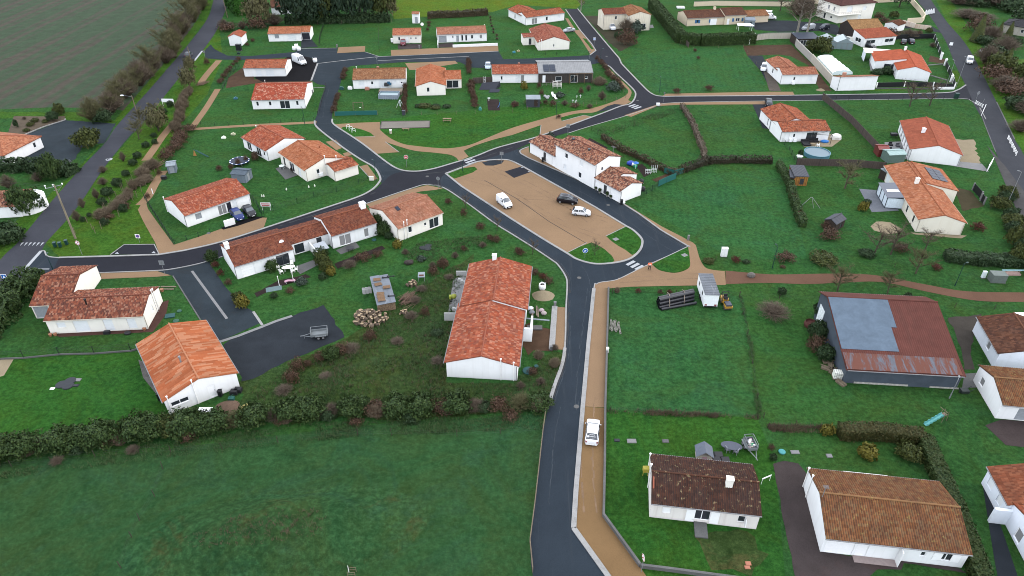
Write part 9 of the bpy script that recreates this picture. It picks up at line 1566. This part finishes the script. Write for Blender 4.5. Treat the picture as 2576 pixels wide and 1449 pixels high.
# pergola garden things
r=empty('pergola',g(2063,357),R(-8),'black metal pergola frame on the pale patio','pergola');m=MB();c=[(-2,-1.4),(2,-1.4),(2,1.4),(-2,1.4)];[m.tube((*p,0),(*p,2.4),.06) for p in c];[m.tube((*c[i],2.4),(*c[(i+1)%4],2.4),.06) for i in range(4)];m.tube((-2,-1.4,2.4),(2,1.4,2.4),.04);m.build('frame',BLACKM,r)
for i,(uv,s) in enumerate([((2027,363),(.9,1.2)),((2042,357),(1.5,.5))]): r=empty('garden_sofa',g(*uv),0,'%s black garden sofa under the pergola'%('left' if i==0 else 'rear'),'sofa');m=MB();m.box(-s[0],-s[1],.0,s[0],s[1],.42);m.build('seat',TRIM,r);m=MB();m.box(-s[0],s[1]-.25,.422,s[0],s[1],.85);m.build('backrest',TRIM,r)
m=MB();m.box(-.7,-.4,0,.7,.4,.42);tag(m.build('low_table',plain((.35,.27,.17),.6),loc=g(2042,365)),'low wooden table in front of the black garden sofas','table');m=MB();m.ball((0,0,.25),1.1,9,5,(1,.5,.35));tag(m.build('blue_paddling_pool',plain((.02,.20,.60),.5),loc=g(2074,358)),'crumpled bright blue pool cover on the pale patio','cover');m=MB();m.ball((0,0,.6),1.3,10,6,(1,.7,.55));m.box(-1.1,-.7,0,1.1,.7,.5);tag(m.build('hot_tub',plain((.62,.60,.56),.5),loc=g(2102,349)),'covered white hot tub at the patio corner','hot tub');r=empty('heat_pump',g(1993,357),0,'white heat pump boxes on the wall of the pergola house','heat pump');m=MB();m.box(-.9,-.3,.1,-.1,.1,.8);m.build('body',FRW,r);m=MB();m.box(.1,-.3,.1,.9,.1,.8);m.build('body',FRW,r)
r=empty('tree_tub',g(2011,397),0,'small bare tree in a round white tub left of the pool','potted tree');m=MB();m.lathe([(.5,0),(.75,.5),(.65,.5)],14);m.build('tub',FRW,r);o=bpy.data.objects.new('foliage',SHR['deep'][0][0]);COL.objects.link(o);o.parent=r;o.location=(0,0,.5);o.scale=(.6,.6,1.6)
for i,(uv) in enumerate([(2240,366),(2239,380),(2258,369),(2265,381)]): m=MB();m.box(-.4,-.4,0,.4,.4,.45);m.box(-.4,.3,.452,.4,.4,.85);tag(m.build('patio_seat',TRIM if i<2 else plain((.12,.12,.13),.6),loc=g(*uv)),'%s dark seat from the left on the patio of the smooth red roof'%ORD[i],'seat')
m=MB();m.box(-.8,-.5,.5,.8,.5,1.);m.tube((-.6,0,0),(-.6,0,.5),.06);m.tube((.6,0,0),(.6,0,.5),.06);tag(m.build('barbecue_trolley',TRIM,loc=g(2247,345)),'dark barbecue trolley behind the patio of the smooth red roof','barbecue')
# swing on the lawn, rope posts
m=MB();m.tube((-2.2,0,0),(0,.6,2.2),.05);m.tube((2.2,0,0),(.3,.6,2.2),.05);m.tube((0,.6,2.2),(.3,.6,2.2),.05);m.tube((.2,.5,2.2),(.6,-.6,.3),.03);tag(m.build('swing_frame',ZINC,loc=g(2036,524)),'thin grey swing frame on the lawn of the big beige house','swing')
r=empty('swing_frame',g(493,392),0,'orange and teal toy swing on the back lawn','swing');m=MB();m.face(((-.6,0,.0),(.2,0,.0),(-.2,.1,1.5)));m.build('orange_side',plain((.55,.26,.08),.6),r);m=MB();m.tube((-.2,.1,1.5),(3.2,-.9,.1),.08);m.tube((.2,.3,1.3),(3.2,-.6,.1),.08);m.build('slide_bar',TEAL,r)
for i,(uv,c) in enumerate([((563,348),(.62,.66,.55)),((587,339),(.62,.62,.4)),((593,249),(.05,.18,.25)),((1293,133),(.05,.3,.38)),((1304,130),(.45,.4,.2)),((2024,115),(.5,.5,.5))]): m=MB();m.box(-.5,-.35,0,.5,.35,.35);m.ball((.1,0,.45),.25,8,5);tag(m.build('garden_toy',plain(c,.6),loc=g(*uv)),'%s small toy lying on a back lawn, counted from the left'%ORD[i],'toy')
for i,uv in enumerate([(659,496),(664,496),(721,479),(777,473),(792,470)]): m=MB();m.ball((0,0,.22),.17,8,5,(1,1,1.4));m.ball((0,0,.5),.11,8,5);tag(m.build('lawn_ornament',plain((.60,.62,.52),.7),loc=g(*uv)),'%s pale lawn ornament from the left on the grass below the salmon roof'%ORD[i],'ornament')
m=MB();m.box(-1.,-.04,.9,1.,.04,1.7);m.tube((-.8,0,0),(-.8,0,.9),.04);m.tube((.8,0,0),(.8,0,.9),.04);r=tag(m.build('notice_board',FRW,loc=g(671,529)),'white notice board with a red band on the roadside mesh fence','notice');m=MB();m.box(-.9,-.06,1.35,.9,-.045,1.6);m.box(-.8,-.06,1.0,.8,-.045,1.2);m.build('red_lettering_band',plain((.45,.05,.04),.6),r)
# boat under cover
r=empty('boat',g(1925,38),R(20),'white covered motor boat beside the white van','boat');m=MB();
st=[(-2.6,.9,.8),(-1,1.05,.9),(1.2,.95,.95),(2.3,.5,1.05),(2.9,.05,1.15)]
for (x,w,z),(x2,w2,z2) in zip(st,st[1:]):
 for s in(1,-1): m.face(((x,s*w,z+.4),(x2,s*w2,z2+.4),(x2,s*w2*.3,.45),(x,s*w*.5,.4)))
 m.face(((x,w,z+.4),(x,-w,z+.4),(x2,-w2,z2+.4),(x2,w2,z2+.4)))
m.face(((-2.6,.9,1.2),(-2.6,.45,.4),(-2.6,-.45,.4),(-2.6,-.9,1.2)));m.build('hull',FRW,r);m=MB();m.ball((0,0,1.35),.8,10,6,(1.3,.8,.7));m.build('canopy',plain((.6,.65,.72),.5),r)
m=MB();m.face(((-3,-1.4,1.9),(3,-1.6,1.9),(2.2,1.4,2.1),(-2.6,1.2,2.1)));[m.tube((x,y,0),(x,y,1.9),.05) for x in(-2.5,2.3) for y in(-1.2,1.1)];tag(m.build('white_awning',FRW,loc=g(1872,76)),'white awning canopy beside the beige house terrace','awning')
m=MB();m.box(-1.5,-1.2,0,1.5,1.2,.5);tag(m.build('white_tank',plain((.6,.6,.58),.6),loc=g(1712,20)),'pale box behind the tall clipped hedge at the top','box');
for i in range(4): m=MB();m.face(((-.9,0,0),(.9,0,0),(0,.2,1.9)));m.face(((.9,0,0),(-.9,0,0),(0,-.2,1.9)));tag(m.build('triangular_marker',FRW,loc=g(2328+i*6,37-1.2*i)),'%s white triangular panel from the left beside the upper right road'%ORD[i],'panel','white triangular panels')
m=MB();m.box(-1.2,-.5,.3,1.2,.5,.5);[m.tube((x,y,0),(x,y,.3),.05) for x in(-1.1,1.1) for y in(-.4,.4)];[m.box(-1.2+i*.4,-.5,.502,-1.2+i*.4+.3,.5,.53) for i in range(6)];tag(m.build('white_sun_bed',FRW,loc=g(2570,797)),'white slatted lounger at the right edge','sun bed')
m=MB();m.box(-1.6,-.05,1.0,1.6,.05,1.9);m.tube((-1.5,0,0),(-1.5,0,1.),.05);m.tube((1.5,0,0),(1.5,0,1.),.05);tag(m.build('white_sign_board',FRW,loc=g(425,266)),'white board in the planted verge of the left road','board')
r=empty('playground_frame',g(2545,690),0,'pale turquoise seesaw bench at the right edge above the path','seesaw');m=MB();m.box(-2.,-.15,.8,2.,.15,.9);m.build('plank',plain((.25,.45,.48),.5),r);m=MB();m.box(-1.3,-.5,0,1.3,.5,.3);m.tube((1.2,0,0),(1.2,0,.8),.08);m.tube((-1.2,0,0),(-1.2,0,.8),.08);m.build('stand',plain((.42,.28,.24),.7),r)
sticks((512,213),26,3.2,.6,'dark pile of poles across the upper footpath',3);sticks((396,420),26,3.2,.7,'dark pile of poles at the end of the lower footpath',4);m=MB();m.box(-.5,-.4,0,.5,.4,.7);m.ball((.4,0,.5),.3);tag(m.build('black_tipped_bin',TRIM,loc=g(413,450)),'black tipped over bin beside the footpath','bin');m=MB();m.box(-.06,-.06,0,.06,.06,1.2);tag(m.build('white_post',FRW,loc=g(385,488)),'short white post at the footpath corner','post')
m=MB();m.ball((0,0,.35),.7,9,5,(1.3,.8,.6));m.ball((.5,.2,.4),.4,8,5);tag(m.build('stump_pile',ground('stump',(.12,.10,.09),.3,1,5),loc=g(1028,664)),'grey tree stumps with a bit of yellow moss on the lawn','stump')
m=MB();m.ball((0,0,.2),.55,9,5,(1,.8,.5));tag(m.build('dark_mower',TRIM,loc=g(322,840)),'dark covered mower under the cream house shutters','mower');
for i,uv in enumerate([(600,985),(590,990)]): m=MB();m.box(-.5,-.4,0,.5,.4,.55);m.box(-.45,-.35,.552,.45,.35,.62);tag(m.build('black_crate',TRIM,loc=g(*uv)),'%s black crate at the corner of the orange patterned house'%('right' if i==0 else 'left'),'crate')
m=MB();m.box(-.9,-.5,.35,.9,.5,.45);[m.tube((x,y,0),(x,y,.35),.05) for x in(-.8,.8) for y in(-.4,.4)];tag(m.build('white_bench_table',FRW,loc=g(517,1037)),'low white garden table under the orange patterned house wall','table');m=MB();m.lathe([(.8,.05),(.9,.12),(.8,.2)],16);tag(m.build('hose_ring',plain((.35,.28,.08),.6),loc=g(622,1027)),'coiled yellow hose beside the earth heap','hose');m=MB();m.box(-.4,-.3,0,.4,.3,.4);m.tube((-.3,0,.4),(.3,.2,.8),.04);tag(m.build('green_barrow',plain((.02,.12,.10),.6),loc=g(583,1005)),'small green barrow behind the orange patterned house','barrow')
m=MB();[m.tube((x,y,0),(x,y,.8),.03) for x in(-.4,.4) for y in(-.3,.3)];[m.tube((-.4,y,z),(.4,y,z),.025) for y in(-.3,.3) for z in(.4,.8)];tag(m.build('hurdle',WOODP,loc=g(886,1445)),'small wooden frame at the bottom edge of the meadow','frame');m=MB();m.tube((0,0,0),(0,0,1.2),.03);tag(m.build('white_stake',FRW,loc=g(878,1440)),'thin white stake beside the wooden frame in the meadow','stake')
m=MB();m.box(-1.3,-.15,.05,1.3,.15,.12);m.box(-1.2,-.9,.05,1.2,-.6,.12);o=m.build('garden_boards',WOODP,loc=g(424,722));tag(o,'small pallet of dark boards beside the mottled roof gable','boards');m=MB();m.lathe([(.25,0),(.33,.5),(.28,.5)],10);tag(m.build('terracotta_pot',plain((.42,.19,.10),.7),loc=g(408,733)),'terracotta pot beside the mottled roof gable','pot')
for i,uv in enumerate([(128,843),(140,842),(364,828)]): m=MB();m.lathe([(.2,0),(.28,.4),(.24,.4)],10);tag(m.build('terracotta_pot',plain((.42,.19,.10),.7),loc=g(uv[0],uv[1]+2)),'%s terracotta pot from the left along the cream house front'%ORD[i],'pot')
def wire(a,ha,b,hb,sag,label):
 A=g(a[0],a[1]);B=g(b[0],b[1]);A.z=ha;B.z=hb;m=MB();P=[A.lerp(B,i/16)-Vector((0,0,sag*4*(i/16)*(1-i/16))) for i in range(17)];[m.tube(p-A,q-A,.018,n=3,caps=False) for p,q in zip(P,P[1:])];tag(m.build('overhead_wire',WIRE,loc=A),label,'wire')
wire((190,600),10.6,(-330,520),10.6,.6,'upper overhead wire running left from the wooden pole');wire((187,600),10.9,(-330,510),10.9,.7,'lower overhead wire running left from the wooden pole')
bpy.data.collections.remove(BIN)
